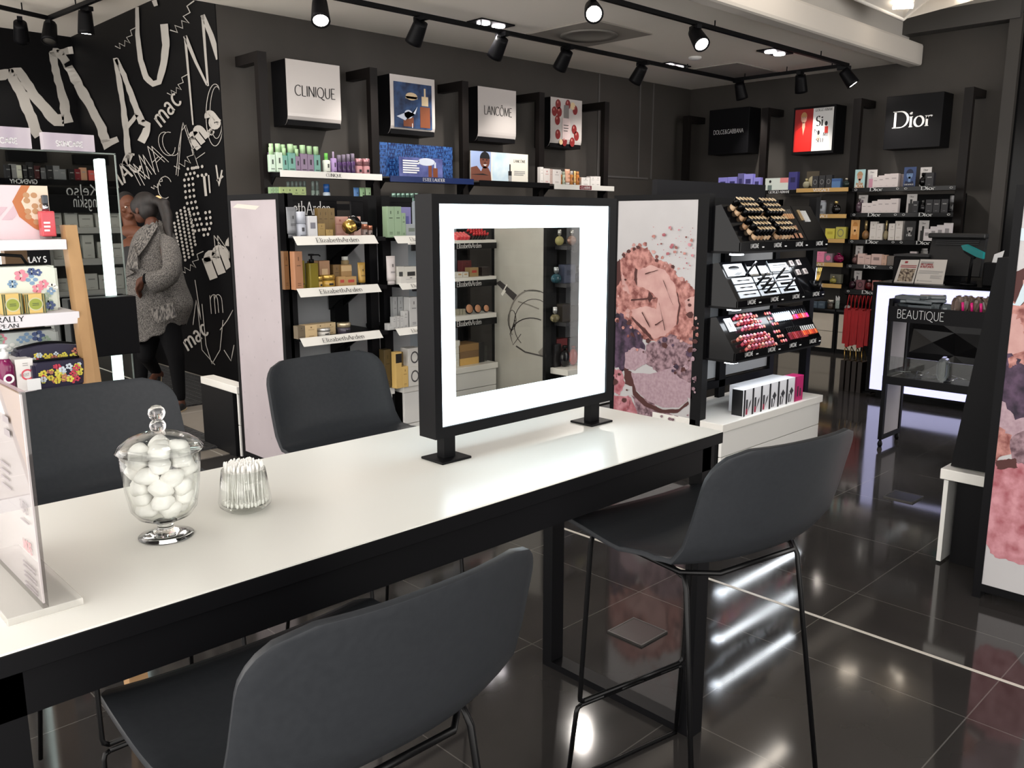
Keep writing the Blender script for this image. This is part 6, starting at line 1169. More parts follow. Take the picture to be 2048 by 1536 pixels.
# red ribbon bags beside the desk
hk=solo('bag_rail',MB().tube([(0,0,.0),(0,0,.82),(.0,.26,.82)],.01).box(-.05,.05,-.04,.03,0,.01),BLK,'black rail stand holding red bags beside the cash desk','rail',(7.15,3.0,0))
REDF=noise_mat('red_fabric',(146,10,18),(186,20,30),14,.55,3,.3,.7,bump=.2,stretch=(1,8,.6))
for k in range(7):
    y=3.03+k*.032; t=thing('red_bag','soft red bag hanging by thin straps from the rail beside the cash desk','bag',(7.15,y,.40),0,'red bags on the rail')
    part('body',MB().quadbox([(-.06-.01*(k%2),-.016,-.012*(k%3)),(.06,-.016,.01),(.055,-.016,.30),(-.055,-.016,.30-.01*(k%2))],(0,.031,0)),REDF,t); part('strap',MB().tube([(-.05,0,.29),(-.012,0,.415),(.012,0,.415),(.05,0,.29)],.004,6),REDF,t)
for k in range(4):
    y=3.05+k*.05; t=thing('gold_chain_bag','dark paper bag with gold handles standing below the red bags','bag',(7.13,y,0.0),0,'dark bags with gold handles')
    part('body',MB().box(-.07,.07,-.018,.018,0,.26),mat('dark_paper',(34,24,18),.4),t); part('handle',MB().tube([(-.04,0,.25),(-.03,.01,.34),(0,.015,.375),(.03,.01,.34),(.04,0,.25)],.0045,6),GOLD,t)
# ================= BRUSH AND TOOLS STAND
bx=5.42; t=thing('tool_stand','black wheeled display stand lettered BEAUTIQUE with trays of packets','stand',(bx,2.19,0))
def T_(x0,x1,y0,y1,z0,z1,b=0): return MB().box(x0,x1,y0-2.19,y1-2.19,z0,z1,b)
part('side_panel',T_(.0,.03,2.165,2.19,.05,.96).box(.27,.30,-.025,0,.05,.96).box(.03,.27,-.025,0,.05,.08).box(.03,.27,-.025,0,.93,.96).box(.03,.27,-.022,-.004,.46,.5),BLK,t); part('side_infill',T_(.03,.27,2.172,2.182,.08,.93),mat('stand_grey_panel',(150,146,150),.4),t)
part('side_panel',T_(.0,.30,1.32,1.345,.05,.96),BLK,t)
fp=part('header',T_(-.004,.012,1.33,2.19,.82,.915),BLK,t); textmesh('lettering',fp,[[(-x,y) for x,y in q] for q in letters('BEAUTIQUE',.275,'sans',.052,thick=.07)],(-.0052,1.993-2.19,.845),(0,1,0),Z_,TXW)
part('upper_tray',T_(.012,.29,1.345,2.165,.84,.855),BLK,t); part('lower_tray',T_(.0,.29,1.345,2.165,.44,.455).box(-.002,.012,-.845,-.0,.42,.47),BLK,t); part('tray_front',T_(.0,.005,1.345,2.165,.47,.60),ACR,t)
for (x,y) in ((.015,2.178),(.285,2.178),(.015,1.333),(.285,1.333)): part('castor',MB().lathe([(0,0),(.012,.002),(.016,.02),(.012,.035),(.006,.05),(0,.05)],(x,y-2.19,0),12),BLK,t)
PKT=mat('packet_film',(96,104,108),.12,trans=.2); 
rn=random.Random(2)
def packet(x,y,z,l,w,h,rx,ry,rz,m,label,group,strip=None):
    b=MB().box(-l/2,l/2,-w/2,w/2,-h/2,h/2,h*.3); 
    if strip: b.m(1).box(-l*.3,l*.3,-w*.12,w*.12,h*.5,h*.5+.002)
    o=add('packet',b.mesh('packet',[m,strip or m]),None,(x,y,z)); o.rotation_euler=(rx,ry,rz); return tag(o,label,'packet',group)
for k in range(12): packet(5.50+rn.uniform(-.02,.06),2.08-.06*(k%3)+rn.uniform(-.02,.02),.89+.026*(k//3)+.004*(k%3),.12,.15,.022,rn.uniform(-.1,.1),rn.uniform(-.1,.1),rn.uniform(-.4,.4),PKT,'grey plastic packet heaped at the left of the upper tray of the tool stand','grey packets on the upper tray')
for k in range(5): packet(5.50,1.93-.022*k,.90,.09,.012,.08,rn.uniform(-.3,.3),rn.uniform(-.2,.2),rn.uniform(-.3,.3),PKT,'grey packet standing on edge beside the heap on the upper tray','upright grey packets')
PNK=C(226,40,130,.3); PKM=mat('packet_clear',(150,130,120),.1,trans=.35)
for k in range(10): packet(5.46+.03*(k%3),1.80-.032*k,.945,.018,.05,.11,rn.uniform(-.35,.35),rn.uniform(-.25,.25),rn.uniform(-.2,.2),PKM,'clear packet with a pink tool at the right of the upper tray','clear packets with pink tools',None)
for k in range(6): tag(add('pink_tool',MB().tube([(0,0,0),(.0,.006,.05)],.008,8).mesh('pink_tool',PNK),None,(5.44,1.76-.05*k,.915)),'bright pink tool in the clear packets on the upper tray','tool','pink tools')
DKP=mat('dark_tool',(50,52,54),.2,.4)
for k in range(36): 
    o=add('tool',MB().tube([(-.05,0,0),(.05,0,0)],.004,6).mesh('tool',DKP if k%3 else CHR),None,(5.46+rn.random()*.2,1.40+rn.random()*.72,.462+.008*(k%5))); o.rotation_euler=(0,rn.uniform(-.2,.2),rn.uniform(-1.5,1.5)); tag(o,'thin %s tool lying in the lower tray of the stand'%('dark' if k%3 else 'steel'),'tool','%s tools in the lower tray'%('dark' if k%3 else 'steel'))
packet(5.45,1.84,.55,.02,.07,.15,0,0,.2,mat('packet_shine',(170,174,178),.08,trans=.4),'shiny clear packet standing up in the lower tray of the stand',None)
# ================= RIGHT FOREGROUND ISLAND
R=Root('island_display','black island display at the right edge with a large crushed powder poster','display',(3.47,.985,0),'black island displays')
ef=endcap(R,3.47,.33,.985,1.57)
def powder2(pm):
    n=[0]
    def F(P,mi,rough=4,sub=6):
        n[0]+=1; Qs=[]
        for i,(x,y) in enumerate(P):
            x2,y2=P[(i+1)%len(P)]
            for k in range(sub): Qs.append((x+(x2-x)*k/sub+random.uniform(-rough,rough)*(k>0),y+(y2-y)*k/sub+random.uniform(-rough,rough)*(k>0)))
        pm.m(mi); f=pm.b.faces.new([pm.b.verts.new(at(x,y,x=3.4672-.00006*n[0])) for x,y in Qs]); f.material_index=mi
    F([(2019,548),(2040,540),(2070,535),(2120,560),(2120,600),(2016,620)],7,3); F([(2014,600),(2044,610),(2060,560),(2120,560),(2120,760),(2006,735)],1); F([(2008,640),(2030,628),(2046,650),(2050,700),(2008,715)],2); F([(2046,560),(2120,545),(2120,680),(2058,660)],2,3)
    F([(2006,705),(2030,712),(2048,730),(2110,740),(2110,830),(1998,845)],5); F([(2016,716),(2032,712),(2034,730),(2018,736)],1,2); F([(1996,790),(2030,840),(2110,820),(2110,900),(1985,880)],4); F([(1990,850),(2024,870),(2030,905),(1982,925)],1); F([(2020,880),(2060,850),(2110,860),(2110,960),(2030,950)],3)
    F([(1980,925),(2010,918),(2050,930),(2110,950),(2110,1100),(2048,1130),(1990,1115),(1966,1080)],6,3); F([(1990,920),(2030,916),(2036,935),(1994,938)],7,2)
    F([(2030,452),(2060,460),(2060,482),(2029,480)],8,.5); F([(2017,598),(2030,608),(2050,560),(2060,520),(2060,590),(2040,612),(2020,610)],8,.5)
poster(R,ef,3.468,.36,.957,.06,1.54,PMATS+[mat('print_pearl_blue',(190,206,214),.3)],powder2)
R.p('post',Bx(3.53,3.58,.93,.985,0,1.57),BLK); R.p('back_panel',Bx(3.58,5.0,.64,.66,.3,1.55),MATS['back_panel_grey'])
bb=R.p('base_cabinet',Bx(3.76,4.9,.68,1.17,0,.375),BLK); R.p('worktop',Bx(3.70,4.95,.68,1.222,.375,.42,.003),WHT,bb); R.p('drawer_front',Bx(3.712,4.94,1.19,1.208,.01,.37),MATS['white_gloss'],bb)
R.p('sloping_tray',MB().quadbox([(3.75,.98,1.30),(3.75,1.105,1.30),(3.75,1.20,.425),(3.75,.98,.425)],(1.1,0,0)),BLK)
# ================= LEFT WOODEN LADDER STAND
WOOD=noise_mat('oak',(150,116,78),(178,142,100),5,.5,6,.35,.65,stretch=(1,1,.12))
t=thing('ladder_shelf','white ladder shelf unit with leaning oak uprights, at the left edge','shelf unit',(.95,2.9,0))
def LS(x0,x1,y0,y1,z0,z1): return MB().box(x0-.95,x1-.95,y0-2.9,y1-2.9,z0,z1,.002)
SHW=mat('ladder_shelf_white',(214,210,214),.4)
LSH=((2.95,1.387,.032),(2.85,1.167,.038),(2.76,.945,.03),(2.70,.70,.03)); RX=[at(133,480,y=2.95).x,at(159,626,y=2.85).x,at(177,762,y=2.76).x,.9]
for k,((y,z,th)) in enumerate(LSH):
    b=part('shelf',LS(.05,RX[k],y,3.3,z-th,z),SHW,t)
    if k==1: part('lettering',MB().polys([[(x,y_) for x,y_ in q] for q in letters('NATURALLY',.14,'serif',.016,thick=.16)],(at(2,635,y=2.849).x-.95-.01,y-2.9-.001,z-.018-.0),X_,Z_).polys(letters('EUROPEAN',.11,'serif',.011,thick=.16),(at(2,643,y=2.849).x-.95-.01,y-2.9-.001,z-.035),X_,Z_),TXK,b)
    if k==2: part('lettering',MB().polys(letters('Kelso',.11,'sans',.024,thick=.12),(at(30,790,y=2.759).x-.95,y-2.9-.001,z-.027),X_,Z_),TXK,b)
def leg4(pxs,ys): return [Vector(at(px,py,y=y))-Vector((.95,2.9,0)) for (px,py),y in zip(pxs,ys)]
a=leg4(((129,450),(153.6,450),(202.6,760),(173,760)),(2.99,2.99,2.76,2.76)); d=(a[2]-a[1])/( (a[1].z-a[2].z)); e=[a[0],a[1],a[2]+d*a[2].z,a[3]+(a[3]-a[0])/(a[0].z-a[3].z)*a[3].z]
part('front_upright',MB().quadbox(e,(0,.05,.0)),WOOD,t); part('back_upright',LS(.80,.87,3.30,3.35,0,1.42),mat('oak_shade',(120,92,62),.5),t); part('top_rail',LS(.05,.90,3.24,3.29,1.39,1.42),WOOD,t); part('front_upright',MB().quadbox([v+Vector((-.9,0,0)) for v in e],(0,.05,0)),WOOD,t)
LP1=Pl('y',3.0)
t=thing('picture_card','pink picture card of a bowl of nuts on the top ladder shelf','card',(.74,3.05,1.387)); a=at(94,372,y=3.05); w=.34; x1=a.x-.74
pm=MB().box(x1-w,x1,0,.006,0,a.z-1.387); part('board',pm,mat('card_blush',(214,192,196),.5),t)
h=a.z-1.387; pm=MB()
for k in range(4): pm.polys([[(x1-w+.02+.06*k,.0+.02*k),(x1-w+.05+.06*k,.0+.02*k),(x1-w+.10+.06*k,.06+.02*k),(x1-w+.07+.06*k,.06+.02*k)]],(0,-.001,0),X_,Z_)
pm.m(1).polys([[(x1,h),(x1-.075,h),(x1-.105,h*.7),(x1-.09,h*.42),(x1-.05,h*.2),(x1,h*.06)]],(0,-.0015,0),X_,Z_); pm.m(2).polys([[(x1,h),(x1-.05,h),(x1-.08,h*.7),(x1-.065,h*.45),(x1-.03,h*.28),(x1,h*.2)]],(0,-.002,0),X_,Z_); pm.m(3).polys([disc(x1-.02-.022*(k%3),h*(.32+.1*(k//2)),.010,.009,10) for k in range(12)],(0,-.0025,0),X_,Z_)
part('print',pm,[mat('print_blush_dark',(196,170,178),.5),mat('print_bowl',(176,106,62),.5),mat('print_oat',(214,196,176),.5),mat('print_nut',(176,134,96),.5)],t)
loc,w,h=LP1.slot(77,106,390,1.387); t=thing('spray_bottle','square pink spray bottle with chrome collar on the top ladder shelf','bottle',loc); r=w/2; hb=h*.64
part('body',MB().box(-r,r,0,w*.8,.008,hb,.004),mat('pink_lotion',(226,84,92),.12,trans=.3),t); part('base',MB().box(-r,r,0,w*.8,0,.01,.002),ACR,t); part('collar',MB().lathe([(0,hb),(r*.5,hb),(r*.5,hb+h*.16),(0,hb+h*.16)],(0,w*.4,0),16),CHR,t); part('nozzle',MB().box(-r*.42,r*.42,w*.2,w*.6,hb+h*.16,h,.003),mat('nozzle_smoke',(60,64,70),.2),t); part('label',MB().polys(bars(-r*.7,r*.2,hb*.55,3,.006,.012),(0,-.001,0),X_,Z_),TXW,t)
FLO=[C(*c,.5) for c in ((214,130,146),(70,86,130),(120,150,180),(222,222,216),(150,170,150))]
def floral(w,h,cols,seed,n,s=.022):
    r_=random.Random(seed); b=MB()
    for k in range(n):
        cx,cz=r_.uniform(-w/2+.02,w/2-.02),r_.uniform(.015,h-.015); b.m(k%len(cols)); m=r_.choice((4,5,6)); s_=s*r_.uniform(.5,1)
        for q in range(m):
            a=6.283*q/m; b.polys([disc(cx+s_*.5*math.cos(a),cz+s_*.5*math.sin(a),s_*.38,s_*.3,8)],(0,-.0004-.0001*k,0),X_,Z_)
    return b
def pouch(name,label,loc,w,h,d,base_m,cols,seed,n,handle=False,arch=.0,s=.022):
    t=thing(name,label,'bag',loc); b=MB(); nn=10
    F=[(-w/2,0,0),(w/2,0,0)]+[(w/2-w*i/nn,0,h+arch*math.sin(math.pi*i/nn)) for i in range(nn+1)]
    b.quadbox([Vector(p) for p in F],(0,d,0)); bmesh.ops.bevel(b.b,geom=[e for e in b.b.edges],offset=.008,segments=2,affect='EDGES'); part('body',b,base_m,t)
    part('flower_print',floral(w,h,cols,seed,n,s),cols,t); part('zip',MB().tube([(w/2-.01-(w-.02)*i/nn,d*.5,h+arch*math.sin(math.pi*i/nn)+.003) for i in range(nn+1)],.004,6),BLK,t)
    if handle: part('handle',MB().tube([(-w*.3,d*.5,h),(-w*.25,d*.5,h+.03),(w*.0,d*.5,h+.038),(w*.25,d*.5,h+.03),(w*.3,d*.5,h)],.005,8),BLK,t)
    return t
x1=at(121,600,y=2.93).x; pouch('toiletry_bag','pale floral vanity bag with black handle on the middle ladder shelf',(x1-.16,2.93,1.167),.32,at(60,533,y=2.93).z-1.167,.14,C(206,212,200,.35),FLO,4,30,True,0,.027)
for k,(xl,xr) in enumerate(((2,44),(48,90))):
    loc,w,h=Pl('y',2.875).slot(xl,xr,588,1.167); t=thing('wrapped_soap',['gold and green wrapped soap, left of two on the middle ladder shelf','gold and green wrapped soap, right of two on the middle ladder shelf'][k],'soap',loc)
    part('block',MB().box(-w/2,w/2,0,.05,0,h,.003),C(206,176,104,.4),t); b=MB()
    for s in (-.46,-.36,.36,.46): b.polys([rect(w*s-.002,w*s+.002,0,h)],(0,-.0006,0),X_,Z_)
    b.m(1).polys([disc(0,h*.48,w*.36,h*.34,24)],(0,-.0008,0),X_,Z_); b.m(2).polys([disc(0,h*.48,w*.31,h*.28,24)],(0,-.0011,0),X_,Z_); b.m(0).polys(bars(-w*.16,w*.16,h*.5,2,.002,.005),(0,-.0014,0),X_,Z_); part('label',b,[C(70,80,50,.5),C(190,186,150,.5),C(140,150,60,.5)],t)
NV=C(34,30,52,.4); FL2=[C(*c,.5) for c in ((206,190,70),(190,60,80),(196,206,214),(206,196,80),(176,110,90))]
x=at(100,700,y=2.84).x; pouch('cosmetic_bag','arched navy floral cosmetic bag at the back of the lower ladder shelf',(x+.005,2.86,.945),.185,at(100,690,y=2.86).z-.955,.07,NV,FL2,9,44,False,.012,.014)
x=at(121,740,y=2.785).x; pouch('cosmetic_bag','low navy floral cosmetic bag at the front of the lower ladder shelf',(x,2.785,.945),at(175,740,y=2.785).x-at(67,740,y=2.785).x,at(120,722,y=2.785).z-.945,.06,NV,FL2,12,44,False,.0,.014)
x1=at(122,690,y=2.96).x; pouch('cosmetic_bag','pale floral long bag at the back left of the lower ladder shelf',(x1-.15,2.97,.945),.30,at(60,663,y=2.97).z-.945,.08,C(190,196,192,.4),FLO,21,26,False,0,.026)
loc,w,h=Pl('y',2.80).slot(-8,28,690,.945); t=thing('pump_bottle','magenta pump bottle with white ring mark on the lower ladder shelf','bottle',loc); r=w/2
part('body',MB().lathe([(0,0),(r,0),(r,h*.55),(r*.6,h*.68),(r*.45,h*.7),(0,h*.7)],(0,r,0),20),mat('magenta_lotion',(126,34,84),.15,trans=.25),t); part('pump',MB().lathe([(0,h*.7),(r*.5,h*.7),(r*.5,h*.84),(r*.25,h*.85),(r*.25,h*.92),(r*.6,h*.92),(r*.6,h),(0,h)],(0,r,0),16),TXW,t); part('ring_mark',MB().polys(stroke(arc(0,h*.3,r*.5,r*.5,0,360,24),lambda a,b:.006),(0,-.001,0),X_,Z_),TXW,t)
for k in range(5): 
    loc,w,h=Pl('y',2.81).slot(29,65,718,.945); b=MB().box(-w/2,w/2,0,.028,0,h,.001)
    if k==0: b.m(1).polys(stroke(arc(w*.12,h*.5,w*.3,w*.3,0,360,24),lambda a,c:.005),(0,-.0006,0),X_,Z_); b.m(2).polys(letters('BOOST',w*.5,'sans',.008,thick=.14),(-w*.05,-.001,h*.46),X_,Z_); b.polys(bars(-w*.1,w*.2,h*.85,2,.002,.006),(0,-.001,0),X_,Z_)
    solo('boost_carton',b,[C(222,218,214,.4),C(206,84,96,.5),C(150,146,144,.5)],'white carton with a pink ring, %s in the row on the lower ladder shelf'%('first','second','third','fourth','last')[k],'carton',loc+Vector((-.004*k,.03*k,0)))
p=at(68,768,y=2.757); solo('price_tag',MB().box(-.018,.018,-.002,0,-.018,.016),mat('tag_plastic',(224,224,224),.3),'small white price tag clipped to the lower ladder shelf','tag',(p.x,2.757,p.z))
# ================= LIT MAKE-UP MIRROR STATION
MY=4.9; t=thing('mirror_station','tall mirror station with glowing tube lights and a black box','mirror',(1.45,MY,0)); MR=mat('mirror_silver',(232,236,232),.01,1)
part('mirror',MB().box(1.06-1.45,1.765-1.45,0,.012,.25,1.79),MR,t); part('mirror_edge',MB().box(.315,.322,-.002,.014,.25,1.795).box(-.395,.322,-.002,.014,1.79,1.797),mat('mirror_edge',(150,160,154),.2,.5),t); part('backing',MB().box(-.39,.315,.013,.05,0,1.79),BLK,t)
TUB=mat('tube_lit',(236,250,246),.4,emit=1.6,ec=(214,240,236))
for x in (1.685,1.165): part('tube_light',MB().box(x-1.45-.02,x-1.45+.02,-.035,-.004,.30,1.765,.006),TUB,t)
part('drawer_box',MB().box(1.42-1.45,1.766-1.45,-.14,-.036,.725,1.04,.006),mat('station_black',(14,14,16),.4,spec=.15),t); part('foot',MB().box(-.39,.32,-.12,.12,0,.05),BLK,t)
for k,(px0,px1,lab) in enumerate(((5,62,'lilac header panel lettered SKINCARE, left of two above the mirror'),(85,188,'lilac header panel lettered SKINCARE, right of two above the mirror'))):
    a=at(px0,270,y=MY-.04); b=at(px1,276,y=MY-.04); w=b.x-a.x if k else .27; xc=b.x-w/2; t2=thing('header_panel',lab,'sign',(xc,MY-.04,1.797)); f=part('board',MB().box(-w/2,w/2,0,.05,0,.085 if k else .10),noise_mat('header_lilac',(176,164,180),(206,198,204),5,.4,1,.35,.65,stretch=(2,1,.2)),t2)
    textmesh('lettering',t2,letters('SKINCARE',w*.52,'sans',.026,thick=.2),(.0,-.001,.02),X_,Z_,TXW)
p=at(78,520,y=MY-.1); t2=thing('counter_card','black counter card lettered PLAY in white before the mirror','card',(p.x,MY-.08,1.04)); 
part('board',MB().box(-.07,.06,0,.006,.0,.30),BLK,t2); textmesh('lettering',t2,letters('PLAY S',.10,'sans',.028,thick=.2),(-.01,-.001,p.z-1.04-.012),X_,Z_,TXW); part('red_print',MB().polys(letters('MI',.03,'sans',.02,thick=.24),(.02,-.001,p.z-1.04-.05),X_,Z_),C(190,30,30,.5),t2)
part('support',MB().box(-.4,.06,.006,.03,-.02,0),BLK,t2)
item('carton',Pl('y',MY-.07),20,33,506,1.04,'small red box beside the counter card before the mirror','box',None,col=(150,20,22),mark=(110,12,14))
# ---- what that mirror reflects : a skincare unit and a perfume wall across the shop
def vm(px,py,yv): p=at(px,py,y=yv); return Vector((p.x,2*MY-yv,p.z))
YV=10.25; yr=2*MY-YV; xa=vm(96,400,YV).x; xb=vm(232,400,YV).x+.1
R=Root('skincare_unit','grey skincare shelf unit with black header boards, across the shop from the mirror','display',(xa,yr,0)); w=xb-xa
def Z(py): return vm(150,py,YV).z
R.p('carcass',Bx(xa,xb,yr-.45,yr-.4,0,Z(376)).box(xa-.04,xa,yr-.45,yr,0,Z(376)).box(xb,xb+.04,yr-.45,yr,0,Z(376)),mat('unit_grey',(120,120,116),.5))
hb=R.p('header_board',Bx(xa,xb,yr-.02,yr,Z(426),Z(390)),BLK); R.p('lettering',MB().polys(letters('yungskin',w*.42,'sans',.13,thick=.09),(xa+w*.52,yr+.002,Z(414)),(-1,0,0),Z_),TXW,hb)
hb=R.p('header_board',Bx(xa,xb,yr-.18,yr-.16,Z(389),Z(374)),BLK); R.p('lettering',MB().polys(letters('Kelso',w*.4,'sans',.12,thick=.1),(xa+w*.5,yr-.158,Z(390)),(-1,0,0),Z_),TXW,hb)
PU=Pl('y',yr-.05,math.pi)
for k,(ys,yt_) in enumerate(((455,467),(518,531),(582,594))):
    b=R.p('shelf',Bx(xa,xb,yr-.4,yr,Z(ys)-.03,Z(ys)),mat('unit_shelf',(150,150,146),.4)); R.p('shelf_strip',Bx(xa,xb,yr,yr+.012,Z(yt_),Z(ys)),mat('unit_strip',(160,160,156),.4),b)
    for j in range(5):
        x=xa+w*(.1+.19*j); hgt=(.16,.24,.14,.26,.18)[(j+k)%5]; ww=(.11,.13,.15,.10,.12)[(j+2*k)%5]
        o=add('carton',carton_mesh(ww,hgt,.08,(178,178,172),(120,120,116),'name'),None,(x,yr-.06,Z(ys)),math.pi); tag(o,'pale grey carton on the %s shelf reflected in the tall mirror'%('top','middle','lowest')[k],'carton','pale cartons on the %s shelf of the skincare unit'%('top','middle','lowest')[k])
YW=12.2; yw=2*MY-YW; x0=vm(0,350,YW).x-.6; x1=vm(225,350,YW).x+.5
struct('wall_across',MB().box(x0,x1,yw-.1,yw,0,3.2),WALL)
def ZW(py): return vm(80,py,YW-.3).z
t=thing('wall_shelf','black perfume shelf lettered GIVENCHY on the wall across the shop','shelf',((x0+x1)/2,yw+.3,ZW(358))); ww=x1-x0
part('board',MB().box(-ww/2,ww/2,-.3,0,-.04,0),BLK,t); fp=part('front_strip',MB().box(-ww/2,ww/2,0,.012,-.07,.0),BLKG,t); p=vm(46,357,YW-.3); textmesh('lettering',fp,letters('GIVENCHY',.30,'sans',.05,thick=.16),(p.x-(x0+x1)/2,.0135,-.06),(-1,0,0),Z_,TXW)
for (a,b_,y0,y1) in ((14,95,300,325),(148,218,308,331)): 
    p=vm(a,y0,YW-.1); q=vm(b_,y1,YW-.1); solo('brand_sign',MB().box(p.x,q.x,0,.1,q.z,p.z),SGB,'dark sign box on the wall across the shop, '+('near the lettered shelf' if a<50 else 'towards the doorway'),'sign',(0,yw,0))
cols=((40,40,44),(130,130,130),(206,206,190),(36,36,38),(24,24,26),(60,20,22),(90,90,92),(30,30,32),(120,122,124),(120,122,124),(20,18,20),(110,24,34),(196,150,120),(206,90,84))
for k,px in enumerate((18,28,41,51,62,76,86,101,114,126,144,156,168,184)):
    p=vm(px,357,YW-.25); o=add('carton',carton_mesh(.075,(.16,.17,.16,.16,.2,.16,.14,.17,.17,.13,.14,.14,.16,.13)[k],.06,cols[k],(150,150,150),'name'),None,(p.x,yw+.26,ZW(358)),math.pi); tag(o,('charcoal','mid grey','cream','dark grey','tall black','black and red','small grey','dark slate','light grey','short light grey','rounded black','dark red','pale peach','coral pink')[k]+' perfume carton on the lettered shelf reflected in the mirror','carton')
# cardboard box by the alcove wall
p=at(262,728,z=0)+Vector((-.25,-.1,.021)); t=thing('cardboard_box','brown cardboard box on the floor by the black lettered wall','box',(p.x,p.y,0)); part('body',MB().box(-.2,.2,-.15,.15,0,.24),C(120,98,78,.7),t); part('flap',MB().quadbox([(-.2,-.15,.24),(.2,-.15,.24),(.2,-.01,.245),(-.2,-.01,.245)],(0,0,.004)),C(130,108,86,.7),t)
# ================= PEOPLE
def fuse(name,blobs,m,parent,voxel=.007,smooth_n=4):
    """one continuous skin over tapered limbs and rounded masses"""
    b=MB()
    for q in blobs:
        if q[0]=='c':   # capsule p0 p1 r0 r1
            p0,p1,r0,r1=Vector(q[1]),Vector(q[2]),q[3],q[4]; d=(p1-p0); L=d.length or .001; n=8
            s=MB(); prof=[(0,-r0)]+[(r0*math.cos(math.radians(a)),r0*math.sin(math.radians(a))) for a in (-60,-30)]+[(r0+(r1-r0)*i/6,L*i/6) for i in range(7)]+[(r1*math.cos(math.radians(a)),L+r1*math.sin(math.radians(a))) for a in (30,60)]+[(0,L+r1)]
            s.lathe(prof,n=16); s.xf(Matrix.Translation(p0)@d.to_track_quat('Z','Y').to_matrix().to_4x4())
            me=bpy.data.meshes.new('t'); s.b.to_mesh(me); s.b.free(); b.b.from_mesh(me); bpy.data.meshes.remove(me)
        else:           # ellipsoid centre radii rotation
            s=MB().ell((0,0,0),q[2],18,12); M=Matrix.Translation(Vector(q[1]))@(q[3] if len(q)>3 else Matrix.Identity(4)); s.xf(M)
            me=bpy.data.meshes.new('t'); s.b.to_mesh(me); s.b.free(); b.b.from_mesh(me); bpy.data.meshes.remove(me)
    me=b.mesh(name,m); o=add(name,me,parent)
    r=o.modifiers.new('fuse','REMESH'); r.mode='VOXEL'; r.voxel_size=voxel; r.use_smooth_shade=True
    if smooth_n: s=o.modifiers.new('relax','SMOOTH'); s.iterations=smooth_n; s.factor=.5
    dg=bpy.context.evaluated_depsgraph_get(); ev=o.evaluated_get(dg); nm=bpy.data.meshes.new_from_object(ev); nm.name=name
    o.modifiers.clear(); o.data=nm; bpy.data.meshes.remove(me)
    if not nm.materials: nm.materials.append(m)
    for p in nm.polygons: p.use_smooth=True
    return o
HF=Vector((_cy,_sy,0))   # away from the photographer
class Fig:
    def __init__(s,foot,name,label):
        s.o=Vector(foot); s.D=(s.o-CAM).dot(FW); s.t=thing(name,label,'person',s.o)
    def P(s,px,py,dy=0):
        d=FW+RT*((px-1024)/FPX)-UPV*((py-768)/FPX); D=s.D+dy
        return CAM+d*D-s.o
def rot_to(fwd,up=Vector((0,0,1))):   # local -Y looks along fwd
    f=fwd.normalized(); x=f.cross(up).normalized()*-1; z=x.cross(-f) ; y=-f; x=y.cross(up).normalized(); z=x.cross(y)
    return Matrix(((x.x,y.x,z.x,0),(x.y,y.y,z.y,0),(x.z,y.z,z.z,0),(0,0,0,1)))
def head_blobs(c,R,s=1.0):
    def e(p,r): return ('e',c+(R.to_3x3()@(Vector(p)*s)),tuple(v*s for v in r),R)
    return [e((0,.012,.035),(.074,.094,.088)),e((0,-.022,-.02),(.062,.072,.085)),e((0,-.045,-.075),(.04,.042,.036)),e((0,-.096,-.012),(.011,.018,.03)),e((0,-.104,-.03),(.017,.014,.012)),
      e((0,-.088,-.062),(.024,.012,.007)),e((0,-.086,-.073),(.021,.012,.008)),e((0,-.083,.03),(.05,.014,.012)),e((.043,-.068,-.018),(.024,.022,.022)),e((-.043,-.068,-.018),(.024,.022,.022)),e((.074,.008,-.012),(.010,.02,.032)),e((-.074,.008,-.012),(.010,.02,.032))]
def eyes(parent,c,R,s=1.0):
    w=MB(); 
    for sx in (-.031,.031):
        w.m(0).ell(c+R.to_3x3()@Vector((sx,-.081,.008)),(.012,.012,.0085),12,8); w.m(1).ell(c+R.to_3x3()@Vector((sx,-.0905,.008)),(.005,.005,.0055),10,6)
    part('eyes',w,[C(206,196,186,.3),C(16,12,10,.2)],parent)
SK1=mat('skin_dark_brown',(78,48,36),.5,spec=.3); SK2=mat('skin_brown',(94,58,42),.5,spec=.3)
LEGG=mat('leggings_black',(11,11,13),.8,spec=.1); HAIR=noise_mat('hair_dark',(12,9,8),(28,20,18),60,.6,4,.35,.7,stretch=(1,1,.15))
KNIT=noise_mat('knit_grey',(38,37,37),(126,122,118),170,.9,3,.36,.66,bump=.8)
# --- woman in the grey cardigan
F=Fig(at(358,822,z=0),'person','woman with a dark ponytail in a grey knit cardigan and black leggings, seen from behind')
P=F.P; t=F.t
hc=P(288,418,.03); look=(-RT*.86+HF*.42); R=rot_to(look)
hipN,hipF=P(336,648,-.06),P(302,648,.08); knN,anN=P(352,715,-.05),P(360,795,0); knF,anF=P(292,712,.02),P(312,742,.24)
shN,shF=P(334,494,-.11),P(286,492,.12); elN,wrN=P(342,548,-.25),P(292,556,-.26); chest=P(308,520); belly=P(312,590)
bl=head_blobs(hc,R,.98)+[('c',P(304,446,.0),P(303,470,.02),.052,.06),('e',chest,(.12,.10,.18)),('e',belly,(.125,.105,.16)),('e',P(318,640),(.14,.12,.13)),('c',shF,P(304,472,.03),.045,.05),('c',shN,P(308,474,0),.045,.05),
 ('c',hipN,knN,.088,.06),('c',knN,anN,.056,.036),('c',hipF,knF,.088,.06),('c',knF,anF,.055,.036),('c',shN,elN,.052,.042),('c',elN,wrN,.04,.028),('c',shF,P(262,548,.16),.05,.042),('c',P(262,548,.16),P(256,590,.1),.04,.028)]
fN=Vector((anN.x,anN.y,0)); toe=(-RT*.12-HF*.9).normalized()
